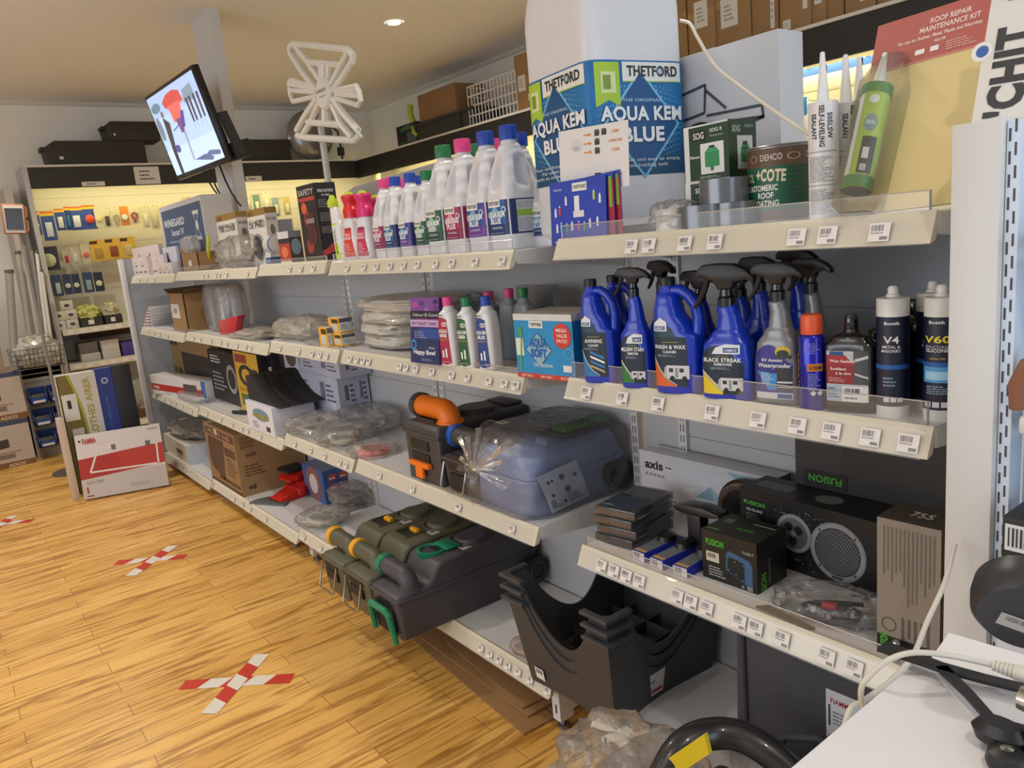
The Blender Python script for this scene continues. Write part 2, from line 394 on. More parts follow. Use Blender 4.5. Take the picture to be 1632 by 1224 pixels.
bay('near bay of white steel shelves holding blue cleaning bottles and speakers', -1.50, -.577, [
    (Z1[0], tk([(1007, 398), (1035, 396), (1092, 392), (1140, 389), (1270, 380), (1319, 376), (1402, 368)]), .035, 0),
    (Z1[1], tk([(935, 634), (992, 638), (1049, 645), (1135, 658), (1208, 668), (1271, 677), (1325, 684), (1387, 695), (1448, 703)]), .045, 0),
    (Z1[2], tk([(958, 893), (978, 905), (998, 915), (1019, 926), (1079, 950), (1101, 959), (1126, 967), (1178, 988), (1204, 998), (1246, 1016), (1317, 1042), (1361, 1057)]), .03, 0),
    (Z1[3], [], 0, 1)], [-1.52+.03, -.62], 1.50)
bay('shelf bay of toilet chemical bottles above, grey waste cassettes below', -2.86, -1.687, [
    (Z2[0], tk([(553, 428), (580, 427), (600, 427), (622, 426), (643, 425), (665, 424), (694, 422), (720, 421), (757, 419), (800, 417)]), .03, 0),
    (Z2[1], tk([(558, 574), (569, 577), (579, 578), (588, 579), (637, 588), (647, 585), (663, 592), (689, 596), (720, 600), (745, 604), (779, 608), (804, 612), (822, 615)]), .02, 0),
    (Z2[2], tk([(605, 760), (658, 783), (731, 812), (816, 847)]), 0, 0),
    (Z2[3], tk([(765, 1022), (779, 1028), (794, 1038), (808, 1048), (824, 1057), (843, 1067), (871, 1083)]), 0, 1)], [-2.80, -1.69-.02], 1.48)
bay('middle shelf bay with red levelling ramps and bagged hoses', -3.655, -2.90, [
    (Z3[0], tk([(462, 432), (480, 431), (500, 430)]), .02, 0), (Z3[1], tk([(446, 557), (476, 562), (498, 566), (510, 568), (521, 570)]), .015, 0),
    (Z3[2], tk([(470, 708), (495, 717), (517, 725), (541, 733), (551, 737)]), .02, 0), (Z3[3], tk([(485, 862), (512, 880)]), .02, 1)], [-3.62, -2.94], 1.48)
bay('shelf bay with wheel chocks, black cartons and the big brown carton', -5.14, -3.70, [
    (Z4[0], tk([(325, 447), (332, 446), (345, 445), (351, 445), (362, 444), (395, 441)]), .03, 0), (Z4[1], tk([(309, 543), (320, 545), (337, 548), (352, 550), (362, 551), (378, 554), (392, 556), (400, 558)]), .02, 0),
    (Z4[2], tk([(330, 660), (352, 670), (370, 676), (385, 682), (395, 690), (415, 697)]), .03, 0), (Z4[3], tk([(340, 782), (375, 805), (388, 812), (400, 818), (424, 832)]), 0, 1)], [-5.08, -3.90], 1.48)
bay('far end bay of the shelving run, with parcels and thin white cartons', -6.42, -5.22, [
    (Z5[0], tk([(222, 447), (234, 446), (246, 445)]), .03, 0), (Z5[1], tk([(236, 532), (246, 535), (255, 537), (268, 541)]), .02, 0),
    (Z5[2], tk([(250, 637), (262, 640), (272, 642), (280, 645), (290, 650), (305, 655)]), .02, 0), (Z5[3], tk([(282, 748), (296, 756)]), 0, 1)], [-6.3, -5.20+.0], 1.48)
t = thing('end_panel', 'white end panel closing the far end of the shelving run', 'panel', (-6.5, 1.5, 0))
mb = MB(); mb.box((-.08, -.21, .02), (-.055, .28, 1.62), mat('#a9b1ba', .5)); mb.build('side_sheet', t)
mb = MB(); mb.box((-.10, -.245, 0), (-.045, -.21, 1.625), STEEL, .004); mb.build('front_post', t)
# near end post, slotted
t = thing('shelf_post', 'tall white steel post at the right end of the near shelves', 'post', (-.47, 1.5, 0))
mb = MB(); mb.box((-.062, -.25, 0), (.005, .26, 1.645), mat('#d2d3d2', .4), .002); mb.build('post_casing', t)
mb = MB(); mb.box((.0065, -.235, 0), (.024, -.19, 1.64), mat('#cfdcec', .4))
z = .3
while z < 1.62:
    for q, dz in ((.009, 0), (.0165, .012)): mb.box((q, -.2355, z+dz), (q+.003, -.2348, z+dz+.018), '#3a4350')
    z += .032
mb.build('slotted_strip', t)
# ================================================================ product builders
S1 = [top(z) for z in Z1]; S2 = [top(z) for z in Z2]; S3 = [top(z) for z in Z3]; S4 = [top(z) for z in Z4]; S5 = [top(z) for z in Z5]
def place(A, B, T, z):
    """front bottom-left, front bottom-right pixels on height z, top row T over A -> loc, rz, width, height"""
    a, b_ = onZ(*A, z), onZ(*B, z); d = b_-a
    return a, math.atan2(d.y, d.x), d.length, zabove(a, T)-z
def at_y(px_, z, Y):
    """x position of image column px_ at depth Y and height z"""
    lo, hi = -12.0, 3.0
    for _ in range(40):
        m_ = (lo+hi)/2
        if proj((m_, Y, z))[0] > px_: hi = m_
        else: lo = m_
    return lo
def secfn(secs):
    def g(u, v, o):
        for i in range(len(secs)-1):
            a, b_ = secs[i], secs[i+1]
            if v <= b_[0] or i == len(secs)-2:
                t = min(1, max(0, (v-a[0])/max(1e-6, b_[0]-a[0]))); s = [p+(q-p)*t for p, q in zip(a, b_)]; break
        c, A, yc, B_, e = (s[1]+s[2])/2, (s[2]-s[1])/2, (s[3]+s[4])/2, (s[4]-s[3])/2, s[5]
        q = min(.999, abs((u-c)/A)); return (u, yc-B_*(1-q**e)**(1/e)-o, v)
    return g
def smooth_secs(S, n=5):
    out = []
    for i in range(len(S)-1):
        p0, p1, p2, p3 = S[max(0, i-1)], S[i], S[i+1], S[min(len(S)-1, i+2)]
        for k in range(n):
            t = k/n
            q = tuple(b_+(c-b_)*(t*t*(3-2*t)) if abs(b_-c) > 1e-9 else b_ for b_, c in zip(p1, p2))
            out.append((p1[0]+(p2[0]-p1[0])*t,)+q[1:])
    out.append(S[-1]); return out
BLUE = mat('#0c35b8', .28, coat=.3); BLK = mat('#17181b', .4); 
def trigger_head(t, x, z, s=1.0, mir=1, y=0.0, m=BLK):
    mb = MB(); mb.lathe([(.0001, z-.03*s), (.0165*s, z-.03*s), (.0165*s, z-.004*s), (.013*s, z), (.012*s, z+.012*s)], mat('#0d0e10', .2, coat=.5), 24, (x, y, 0)); mb.build('collar', t)
    mb = MB(); o = [(-.050, .052), (-.056, .046), (-.054, .034), (-.040, .033), (-.022, .026), (-.014, .012), (.014, .012), (.018, .024), (.040, .028), (.058, .022), (.056, .034), (.040, .048), (.016, .058), (-.02, .060), (-.044, .058)]
    pts = [(x+mir*a*s, z+b_*s) for a, b_ in o]
    if mir < 0: pts = pts[::-1]
    mb.prism(pts[::-1], y-.012*s, y+.012*s, m, 'y', .005*s); mb.build('spray_head', t)
    mb = MB(); P = [(-.036, .036), (-.040, .020), (-.046, .004), (-.056, -.012), (-.066, -.022)]
    mb.tube([(x+mir*a*s, y, z+b_*s) for a, b_ in P], [.006*s, .0065*s, .006*s, .005*s, .0035*s], m, 8); mb.build('trigger', t)
def rv_art(k, u, v, s, body='#cfd3d6'):
    k.rect(u-.02*s, v, u+.022*s, v+.024*s, body, 3); k.poly([(u-.02*s, v), (u-.027*s, v+.002*s), (u-.024*s, v+.02*s), (u-.02*s, v+.024*s)], '#aeb4b8', 3)
    k.rect(u-.016*s, v+.012*s, u-.008*s, v+.019*s, '#2a3138', 4); k.rect(u+.004*s, v+.012*s, u+.012*s, v+.019*s, '#2a3138', 4); k.rect(u-.004*s, v+.002*s, u+.001*s, v+.02*s, '#8d9397', 4)
    k.circ(u-.010*s, v+.001*s, .0045*s, '#1c1e20', 5); k.circ(u+.013*s, v+.001*s, .0045*s, '#1c1e20', 5)
def camco_tag(k, u, v, s):
    k.poly([(u-.014*s, v-.010*s), (u+.014*s, v-.010*s), (u+.014*s, v+.006*s), (u+.002*s, v+.014*s), (u-.012*s, v+.004*s)], '#dfe4e8', 2)
    k.rect(u-.010*s, v-.008*s, u+.011*s, v-.001*s, '#17528e', 3); k.text('CAMCO', u, v-.0065*s, .004*s, '#e8eef2', 4, .017*s)
def camco_jug(label, loc, rz, h, w, words, accent, group=None, art='rv'):
    t = thing('cleaner_jug', label, 'bottle', loc, rz, group); a = w/2; s = w/.10
    S = smooth_secs([(0, -a*.96, a*.96, -.030*s, .030*s, 4), (.02*h, -a, a, -.034*s, .034*s, 4), (.40*h, -a, a, -.034*s, .034*s, 4), (.50*h, -a, a*.94, -.034*s, .034*s, 4), (.56*h, -a, a*.55, -.033*s, .033*s, 3.5), (.72*h, -a*.98, a*.12, -.031*s, .031*s, 3), (.83*h, -a*.9, -a*.0, -.027*s, .027*s, 2.6), (.89*h, -a*.78, -a*.16, -.017*s, .017*s, 2.2), (.93*h, -a*.74, -a*.2, -.0145*s, .0145*s, 2)])
    mb = MB(); mb.loft(S, BLUE, 40)
    mb.tube([(-a*.25, 0, .885*h), (a*.1, 0, .885*h), (a*.45, 0, .84*h), (a*.74, 0, .76*h), (a*.84, 0, .66*h), (a*.82, 0, .54*h), (a*.7, 0, .46*h)], [.012*s, .0125*s, .0125*s, .0125*s, .013*s, .014*s, .016*s], BLUE, 12); mb.build('body', t, sharp=1.0)
    mb = MB(); mb.lathe([(.0001, h), (.0155*s, h), (.0165*s, h-.002), (.0165*s, .93*h), (.0001, .93*h)], BLK, 26, (-a*.47, 0, 0)); mb.build('cap', t)
    if words:
        mb = MB(); f = secfn(S); g = lambda u, v, o: f(u, v, o+.0006); k = Ink(mb, g, 1, 1, .0003, a/5, h/16)
        k.rect(-a*.93, .07*h, a*.55, .50*h, '#0e2a3c', 0)
        k.strip([(-a*.93, .50*h), (-a*.5, .5*h), (-a*.1, .5*h), (a*.1, .5*h)], [(-a*.93, .66*h), (-a*.5, .64*h), (-a*.1, .57*h), (a*.1, .5*h)], '#123a4e', 0)
        k.strip([(-a*.93+a*1.0*q, .07*h) for q in (0, .3, .6, 1)], [(-a*.93, .30*h), (-a*.63, .19*h), (-a*.33, .12*h), (a*.07, .075*h)], accent, 1)
        k.strip([(-a*.93, .305*h), (-a*.63, .195*h), (-a*.33, .125*h), (a*.07, .08*h)], [(-a*.93, .345*h), (-a*.61, .215*h), (-a*.31, .138*h), (a*.1, .085*h)], '#b9bcb4', 2)
        camco_tag(k, -a*.6, .60*h, s*1.15)
        k.rect(-a*.5, .455*h, a*.2, .459*h, '#c8b531', 3)
        k.text(words[0], -a*.18, .40*h, .034*h, '#f0f2f2', 3, min(a*1.4, a*.17*len(words[0]))); k.text(words[1], -a*.18, .363*h, .022*h, '#e6eaea', 3, a*.6); k.lines(-a*.75, .33*h, a*.3, .35*h, 2, '#8fa4ae', 3)
        if art == 'rv': rv_art(k, a*.12, .14*h, s*1.15)
        else:
            for q in range(4): k.strip([(-a*.4+.01*i*s, (.30-.045*q)*h-.004*s*i) for i in range(5)], [(-a*.4+.01*i*s, (.30-.045*q)*h-.004*s*i+.006*s) for i in range(5)], ['#2f86c8', '#e8eef0', '#2f86c8', '#b7a77a'][q], 3)
        mb.build('label', t)
    return t
def spray_bottle(label, loc, rz, h, w, words, accent='#2c7a3a', body=BLUE, group=None, mir=1, kind='camco'):
    t = thing('spray_bottle', label, 'bottle', loc, rz, group); a = w/2; s = w/.095; hb = h-.052*s
    S = smooth_secs([(0, -a*.94, a*.94, -.024*s, .024*s, 4), (.02*h, -a, a, -.029*s, .029*s, 4), (.34*hb, -a, a, -.030*s, .030*s, 3.6), (.52*hb, -a*.94, a*.9, -.028*s, .028*s, 3), (.63*hb, -a*.62, a*.66, -.023*s, .023*s, 2.6), (.68*hb, -a*.42, a*.56, -.020*s, .020*s, 2.4), (.80*hb, -a*.36, a*.46, -.018*s, .018*s, 2.2), (.87*hb, -a*.42, a*.36, -.017*s, .017*s, 2.1), (.90*hb, -a*.36, a*.3, -.014*s, .014*s, 2)])
    mb = MB(); mb.loft(S, body, 40); mb.build('body', t, sharp=1.0)
    trigger_head(t, -a*.04, hb*.985, s*.95, mir)
    if words:
        mb = MB(); f = secfn(S); g = lambda u, v, o: f(u, v, o+.0006); k = Ink(mb, g, 1, 1, .0003, a/5, h/16); q = hb
        base = '#12283a' if kind == 'camco' else '#2b2f86'
        n = 9; us = [-a*.86+a*1.62*i/(n-1) for i in range(n)]
        k.strip([(u_, .06*q) for u_ in us], [(u_, (.36+.17*math.sin(PI*min(1, (i+1.6)/n)))*q) for i, u_ in enumerate(us)], base, 0)
        if kind == 'camco':
            k.strip([(u_, .06*q) for u_ in us[:5]], [(u_, (.26-.045*i)*q) for i, u_ in enumerate(us[:5])], accent, 1)
            k.strip([(u_, (.265-.045*i)*q) for i, u_ in enumerate(us[:5])], [(u_, (.295-.047*i)*q) for i, u_ in enumerate(us[:5])], '#c9cbbd', 2)
            k.poly([(-a*.45, .45*q), (a*.62, .45*q), (a*.62, .535*q), (a*.1, .545*q), (-a*.3, .51*q)], '#dfe4e8', 2); k.rect(0, .465*q, a*.56, .51*q, '#17528e', 3); k.text('CAMCO', a*.28, .475*q, .022*q, '#e8eef2', 4, a*.45)
            k.rect(-a*.3, .425*q, a*.2, .428*q, '#c8b531', 3)
            k.text(words[0], -a*.06, .375*q, .036*q, '#f0f2f2', 3, a*1.48); k.text(words[1], a*.0, .34*q, .024*q, '#e6eaea', 3, a*.7); k.lines(-a*.5, .30*q, a*.5, .325*q, 2, '#8fa4ae', 3)
            rv_art(k, a*.28, .10*q, s*.95)
        else:
            k.strip([(u_, .06*q) for u_ in us], [(u_, .115*q) for u_ in us], '#cfd5d8', 1); k.rect(a*.1, .066*q, a*.72, .105*q, '#1d5a94', 2)
            k.poly([(-a*.8, .30*q), (a*.1, .28*q), (a*.05, .14*q), (-a*.3, .14*q)], '#3c8fd0', 1)
            k.rect(a*.05, .13*q, a*.75, .33*q, '#33343a', 1); k.rect(a*.1, .2*q, a*.75, .215*q, '#d5d8d8', 2); k.rect(a*.1, .16*q, a*.75, .17*q, '#b5b8b8', 2)
            k.circ(a*.35, .47*q, a*.33, '#c8b040', 1, .05*q); k.circ(a*.35, .455*q, a*.26, '#22301f', 2, .03*q); k.rect(a*.02, .415*q, a*.72, .44*q, '#243024', 3)
            k.text(words[0], -a*.1, .385*q, .026*q, '#e6e8ea', 3, a*.9); k.text(words[1], -a*.02, .335*q, .034*q, '#e6e8ea', 3, a*1.45); k.lines(-a*.6, .19*q, -a*.05, .29*q, 6, '#c5d4e4', 3)
        mb.build('label', t)
    return t
def cartridge(label, loc, rz, h, r, label_col, words=None, group=None, tip='cap', tube='#d9dad6', lab=(.10, .86)):
    t = thing('sealant_cartridge', label, 'sealant tube', loc, rz, group); T = mat(tube, .35)
    hc = h*(.9 if tip == 'cap' else .70)
    mb = MB(); mb.lathe([(.0001, .003), (r*.9, .003), (r*.92, 0), (r, 0), (r, hc), (r*.97, hc+.002), (r*.4, hc+.004), (.0001, hc+.004)], T, 36); mb.build('tube', t)
    mb = MB()
    if tip == 'cap': mb.lathe([(.012, hc+.003), (.011, hc+.008), (.0085, hc+.009), (.009, h-.006), (.006, h-.001), (.0001, h)], mat('#e6e6e2', .3), 20)
    else: mb.lathe([(.011, hc+.003), (.0105, hc+.01), (.004, h-.002), (.0001, h)], mat('#e4e4e2', .35), 20)
    mb.build('nozzle', t)
    z0, z1 = lab[0]*hc, lab[1]*hc
    mb = MB(); mb.lathe([(r+.0003, z0), (r+.0003, z1)], mat(label_col, .35), 36)
    k = Ink(mb, cyl(r+.0003), 1, 1, .0002, r/5)
    if words: words(k, r, z0, z1)
    mb.build('label', t); return t
def carton(name, label, cat, P, depth, m, prints=None, group=None, bev=.0012, tilt=0.0):
    """P = (loc, rz, w, h); local x along the front, y into the shelf; prints = {'front': f(ink, w, h), 'right': f(ink, d, h), 'top': f(ink, w, d), 'left':...}"""
    loc, rz, w, h = P
    mb = MB(); mb.box((0, 0, 0), (w, depth, h), m, bev)
    fns = {'front': (mapf((0, 0, 0), (1, 0, 0), (0, 0, 1)), w, h), 'right': (mapf((w, 0, 0), (0, 1, 0), (0, 0, 1)), depth, h),
           'left': (mapf((0, depth, 0), (0, -1, 0), (0, 0, 1)), depth, h), 'top': (mapf((0, 0, h), (1, 0, 0), (0, 1, 0)), w, depth)}
    for k_, f in (prints or {}).items():
        fn, a, b_ = fns[k_]; f(Ink(mb, fn, 1, 1, .0004), a, b_)
    o = mb.build(name, None, loc); o.rotation_euler = (tilt, 0, rz)
    return tag(o, label, cat, group)
def bag(name, label, cat, loc, size, rz=0.0, seed=1, m=None, group=None, flat=.6, amp=.18, freq=3.2, build=True, parent=None, n=36):
    """crumpled polythene bag lying on its base"""
    m = m or film(); sx, sy, sz = size; mb = MB(); vs = []; K = n//2
    for i in range(K+1):
        ph = -PI/2+PI*i/K
        for j in range(n):
            th = 2*PI*j/n
            x, y = superpt(th, math.cos(ph)**flat, math.cos(ph)**flat, 3.0); z_ = math.copysign(abs(math.sin(ph))**.8, math.sin(ph))
            q = Vector((x, y, z_)); nn = noise.noise_vector(q*freq+Vector((seed*7.3, seed*3.1, 0)))+.5*noise.noise_vector(q*freq*2.7+Vector((0, seed*5.0, 1)))
            q = q+nn*amp; q.z = max(q.z, -1.0); vs.append((q.x*sx/2, q.y*sy/2, (q.z+1)*sz/2))
    fs = [(i*n+j, i*n+(j+1) % n, (i+1)*n+(j+1) % n, (i+1)*n+j) for i in range(K) for j in range(n)]
    mb.add(vs, fs, m, True)
    o = mb.build(name, parent, loc, (0, 0, rz), sharp=.5)
    if not parent: tag(o, label, cat, group)
    return o
def hose(mb, c, r, turns, rt, m, seed=0, sq=.7):
    rr = random.Random(seed); pts = []
    for i in range(int(turns*24)):
        a = 2*PI*i/24; w = 1+.08*math.sin(a*.37+seed)+.04*rr.random(); pts.append((c[0]+r*w*math.cos(a), c[1]+r*sq*w*math.sin(a), c[2]+rt+rt*1.1*(i/24)))
    mb.tube(pts, rt, m, 8)
# ================================================================ near bay, top shelf
def big_jug():
    p = Vector((at_y(974, 1.6, 1.565), 1.565, S1[0])); a = .156
    t = thing('display_jug', 'giant white display jug with blue label standing on the top shelf', 'display bottle', p, math.radians(-9))
    H = .92
    def dent(q):   # hand hole hollow high on the right face
        return q
    S = smooth_secs([(0, -a*.95, a*.95, -a*.95, a*.95, 5), (.02, -a, a, -a, a, 9), (.56, -a, a, -a, a, 9), (.68, -a*.95, a*.95, -a*.95, a*.95, 5), (.78, -a*.72, a*.72, -a*.75, a*.75, 3.5), (.86, -a*.38, a*.38, -a*.4, a*.4, 2.4), (.88, -a*.3, a*.3, -a*.3, a*.3, 2)])
    mb = MB(); mb.loft(S, mat('#dcdde0', .32, coat=.2), 72)
    mb.tube([(a*1.02, -.02, .80), (a*1.10, -.01, .74), (a*1.07, .0, .67), (a*.9, .0, .63)], [.02, .022, .022, .02], mat('#dcdde0', .32, coat=.2), 12)
    mb.build('body', t, sharp=1.0)
    mb = MB(); mb.lathe([(.0001, H+.03), (.06, H+.03), (.064, H+.02), (.064, .87), (.0001, .87)], '#1e4fa8', 32); mb.build('cap', t)
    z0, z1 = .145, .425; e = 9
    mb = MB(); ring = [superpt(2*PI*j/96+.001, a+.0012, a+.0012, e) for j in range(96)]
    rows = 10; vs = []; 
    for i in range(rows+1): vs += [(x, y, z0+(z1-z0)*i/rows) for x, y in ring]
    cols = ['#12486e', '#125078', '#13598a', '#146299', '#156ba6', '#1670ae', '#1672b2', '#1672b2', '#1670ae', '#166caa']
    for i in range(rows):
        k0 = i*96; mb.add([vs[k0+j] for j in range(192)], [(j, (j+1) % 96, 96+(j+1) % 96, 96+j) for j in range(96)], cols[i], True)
    def surf(face):
        def g(u, v, o):
            q = min(.995, abs(u/a)); d_ = (a+.0012)*(1-q**e)**(1/e)+o
            return (d_, u, z0+v) if face == 'x' else (u, -d_, z0+v)
        return g
    for face in 'xy':
        k = Ink(mb, surf(face), 1, 1, .0006, a/9); h = z1-z0
        for ring_ in range(7):
            n = 34+ring_*4
            for j in range(n):
                q = 2*PI*j/n; cq, sq = superpt(q, .098+.007*ring_, .108+.007*ring_, 1.6)
                if abs(cq) < a*.93 and .05 < h*.45+sq < h*.8: k.circ(cq, h*.45+sq, .0023-.00022*ring_, '#8fd0e6', 0, n=5)
        k.dia(0, h*.45, .122, .135, '#7cc4e4', 1); k.dia(0, h*.45, .114, .126, '#0f5f9f', 2); k.dia(0, h*.45, .108, .120, '#0d4f88', 3)
        k.rect(-a*.36, h*.82, a*.86, h*.985, '#e6e8e2', 2); k.rect(-a*.36, h*.812, a*.86, h*.822, '#9cc43c', 2); k.text('THETFORD', a*.25, h*.865, h*.085, '#25272b', 4, a*1.04, bold=.03); k.circ(a*.39, h*.908, h*.028, '#4aa3d8', 4, r0=h*.02)
        k.poly([(-a*.88, h*.98), (-a*.42, h*.98), (-a*.42, h*.60), (-a*.65, h*.66), (-a*.88, h*.60)], '#a8cc30', 2); k.rect(-a*.78, h*.72, -a*.5, h*.9, '#d7e6a8', 3); k.rect(-a*.74, h*.75, -a*.6, h*.87, '#7f9a2a', 4)
        k.text('THE ORIGINAL', 0, h*.645, h*.026, '#a9cbe4', 5, a*.8)
        for dx, dz, c, L in ((.0025, -.0025, '#0a2f52', 5), (0, 0, '#eef2f4', 6)):
            k.text('AQUA KEM', dx, h*.485+dz, h*.115, c, L, a*1.66, bold=.035); k.text('BLUE', dx, h*.30+dz, h*.12, c, L, a*.86, bold=.04)
        if face == 'x': k.text('For a fresh and easy to empty', 0, h*.125, h*.03, '#e2eaee', 6, a*1.5, bold=0); k.text('waste-holding tank', 0, h*.075, h*.03, '#e2eaee', 6, a*.95, bold=0)
        else: k.text('Voor een frisse en makkelijk', 0, h*.15, h*.03, '#e2eaee', 6, a*1.6, bold=0); k.text('F\u00fcr einen frischen und', a*.1, h*.105, h*.03, '#e2eaee', 6, a*1.3, bold=0); k.text('leicht zu entleerenden Tank', 0, h*.06, h*.03, '#e2eaee', 6, a*1.6, bold=0)
    mb.build('wrap_label', t)
big_jug()
# sheet with arrows
def sheet(name, label, cat, q, depthY, m, pr, group=None, thick=.001):
    """flat card through three picture points: bottom-left, bottom-right, top-left at given depth"""
    bl, br_ = onY(*q[0], depthY[0]), onY(*q[1], depthY[1]); tl = onY(*q[2], depthY[2] or 1.3)
    if depthY[2] is None:   # lean back until the side edge stands square on the bottom edge
        tl = min((onY(*q[2], depthY[0]+.002*i) for i in range(150)), key=lambda p: abs((p-bl).dot((br_-bl).normalized())))
    du = (br_-bl); w = du.length; du.normalize(); dv = tl-bl; dv -= du*dv.dot(du); h = dv.length; dv.normalize(); nn = du.cross(dv)
    M4 = Matrix((du, dv, nn)).transposed().to_4x4(); M4.translation = bl
    mb = MB(); mb.box((0, 0, -thick), (w, h, 0), m); pr(Ink(mb, lambda u, v, o: (u, v, o), 1, 1, .0003), w, h)
    o = mb.build(name); o.matrix_world = M4; return tag(o, label, cat, group)
def pr_chart(k, w, h):
    for i, (c, s) in enumerate((('C200', .8), ('C250/C260', .68), ('C220', .56))):
        y = h*(.86-.14*i); k.rect(w*.38, y, w*.46, y+.003, '#d9863e'); k.poly([(w*.46, y-.003), (w*.5, y+.0015), (w*.46, y+.006)], '#d9863e')
        for q in range(2 if i == 0 else 1): k.rect(w*(.54+.1*q), y-.004, w*(.61+.1*q), y+.009, '#3a3c3e'); k.rect(w*(.55+.1*q), y+.006, w*(.6+.1*q), y+.011, '#5a5c5e', 2)
        k.text(c, w*.83, y-.002, .006, '#d9863e', 2, w*(.1 if i != 1 else .18))
    k.circ(w*.27, h*.72, w*.09, '#d8d9da', 0, h*.11); k.circ(w*.27, h*.68, w*.05, '#b9bcbf', 1, h*.04); k.circ(w*.27, h*.14, w*.06, '#dcdddd', 0, h*.06)
    k.rect(w*.38, h*.16, w*.47, h*.17, '#d9863e'); k.rect(w*.53, h*.17, w*.62, h*.25, '#3a3c3e'); k.rect(w*.62, h*.13, w*.72, h*.21, '#4a4c4e', 2); k.text('C2/3/4', w*.84, h*.18, .006, '#d9863e', 2, w*.14)
sheet('instruction_card', 'white card of cassette diagrams and orange arrows leaning on the giant jug', 'card', [(894, 305), (1003, 296), (880, 212)], [1.350, 1.345, 1.352], '#e4e4e4', pr_chart)
def pr_broch(full):
    def f(k, w, h):
        k.rect(0, 0, w, h, '#2440b4'); k.rect(0, h*.0, w, h*.12, '#2a3aa0', 1)
        if full:
            k.rect(w*.42, h*.82, w*.68, h*.95, '#e6e8e2', 1); k.text('THETFORD', w*.55, h*.86, h*.05, '#25272b', 2, w*.23); k.text('Toilet Care', w*.15, h*.86, h*.035, '#c8d0f0', 1, w*.16)
            k.rect(w*.45, h*.45, w*.54, h*.75, '#e8eaee', 1); k.rect(w*.43, h*.42, w*.62, h*.52, '#dfe2e6', 2)
            for x, y, c in ((.1, .45, '#e8eaee'), (.18, .48, '#d23a5c'), (.3, .62, '#e8eaee'), (.9, .6, '#e8eaee'), (.8, .66, '#b9d44a'), (.12, .2, '#e8eaee'), (.2, .22, '#3c9fe0'), (.3, .2, '#4aa04a'), (.4, .22, '#e8eaee'), (.52, .22, '#d23a5c'), (.62, .2, '#4aa04a'), (.72, .24, '#e8eaee'), (.85, .26, '#e8eaee')):
                k.rect(w*(x-.018), h*y, w*(x+.018), h*(y+.12), c, 2); k.circ(w*x, h*(y+.13), w*.012, '#dfe6f4', 2)
            k.text('RECOMMENDED FOR YOUR THETFORD TOILET', w*.5, h*.035, h*.03, '#e8ecf4', 2, w*.85)
        else: k.rect(w*.9, 0, w, h*.9, '#a01c3c', 2); k.rect(w*.92, h*.5, w*.97, h*.95, '#7fae3a', 3)
    return f
for i, (dx, lb) in enumerate(((0, 'blue toilet-care leaflet, frontmost of the fan by the giant jug'), (14, 'blue toilet-care leaflet, middle one of the fan by the giant jug'), (26, 'leaflet with red and green edge, rearmost of the fan by the giant jug'))):
    sheet('leaflet', lb, 'leaflet', [(880+dx, 392), (968+dx, 386-i*3), (893+dx, 290-i*2)], [1.318+.008*i]*2+[1.326+.008*i], '#2440b4', pr_broch(i == 0), 'toilet care leaflets')
def sog_front(k, w, h):
    k.rect(0, 0, w, h, '#dfe2de'); k.rect(w*.12, h*.02, w, h*.97, '#163c24', 1); k.rect(w*.2, h*.72, w*.5, h*.9, '#0c0e0c', 2); k.text('SOG', w*.35, h*.755, h*.11, '#e8eae8', 3, w*.24)
    k.text('SOG II', w*.74, h*.84, h*.06, '#dfe6df', 3, w*.26); k.text('Filtersystem', w*.75, h*.76, h*.035, '#b9c9b9', 3, w*.3, bold=0); k.rect(w*.38, h*.12, w*.9, h*.66, '#e2e4e2', 2)
    k.rect(w*.48, h*.24, w*.8, h*.5, '#2f8f58', 3); k.poly([(w*.48, h*.5), (w*.8, h*.5), (w*.72, h*.58), (w*.56, h*.58)], '#3aa067', 3); k.rect(w*.58, h*.57, w*.7, h*.61, '#1c2a22', 4); k.rect(w*.6, h*.17, w*.67, h*.25, '#2a7d4c', 3)
    k.text('Filterage', w*.25, h*.42, h*.05, '#e8eae8', 3, w*.22); k.lines(w*.35, h*.04, w*.95, h*.09, 2, '#a9bba9', 3)
def sog_side(k, w, h):
    k.rect(0, 0, w, h, '#133620'); k.rect(w*.1, h*.76, w*.45, h*.93, '#3c4a42', 1); k.text('SOG', w*.27, h*.79, h*.1, '#aeb8b0', 2, w*.28); k.text('SOG II', w*.72, h*.86, h*.05, '#9fb09f', 2, w*.3)
    k.rect(w*.3, h*.14, w*.85, h*.72, '#c6cac6', 1); k.rect(w*.42, h*.26, w*.74, h*.52, '#2a7f50', 2); k.circ(w*.58, h*.53, w*.12, '#2a7f50', 2, h*.07); k.rect(w*.5, h*.56, w*.66, h*.62, '#1c2a22', 3); k.rect(w*.62, h*.2, w*.88, h*.32, '#dfe0de', 3); k.barcode(w*.65, h*.22, w*.86, h*.3, L=4)
YS = 1.42
xa, xb = at_y(1093, 1.6, YS), at_y(1166, 1.6, YS); wS = xb-xa
pA = Vector((xa, YS, S1[0])); hS = zabove(pA, 293)-S1[0]
carton('filter_box', 'dark green and white vent filter box, lower of the stack behind duct tape', 'box', (pA, 0, wS, hS), .085, '#173d25', {'front': sog_front, 'right': sog_side}, 'vent filter boxes')
pB = Vector((xa+.002, YS, S1[0]+hS)); carton('filter_box', 'dark green and white vent filter box, upper one left of the brown can', 'box', (pB, -.06, wS, zabove(pB, 205)-pB.z), .09, '#173d25', {'front': sog_front, 'right': sog_side}, 'vent filter boxes')
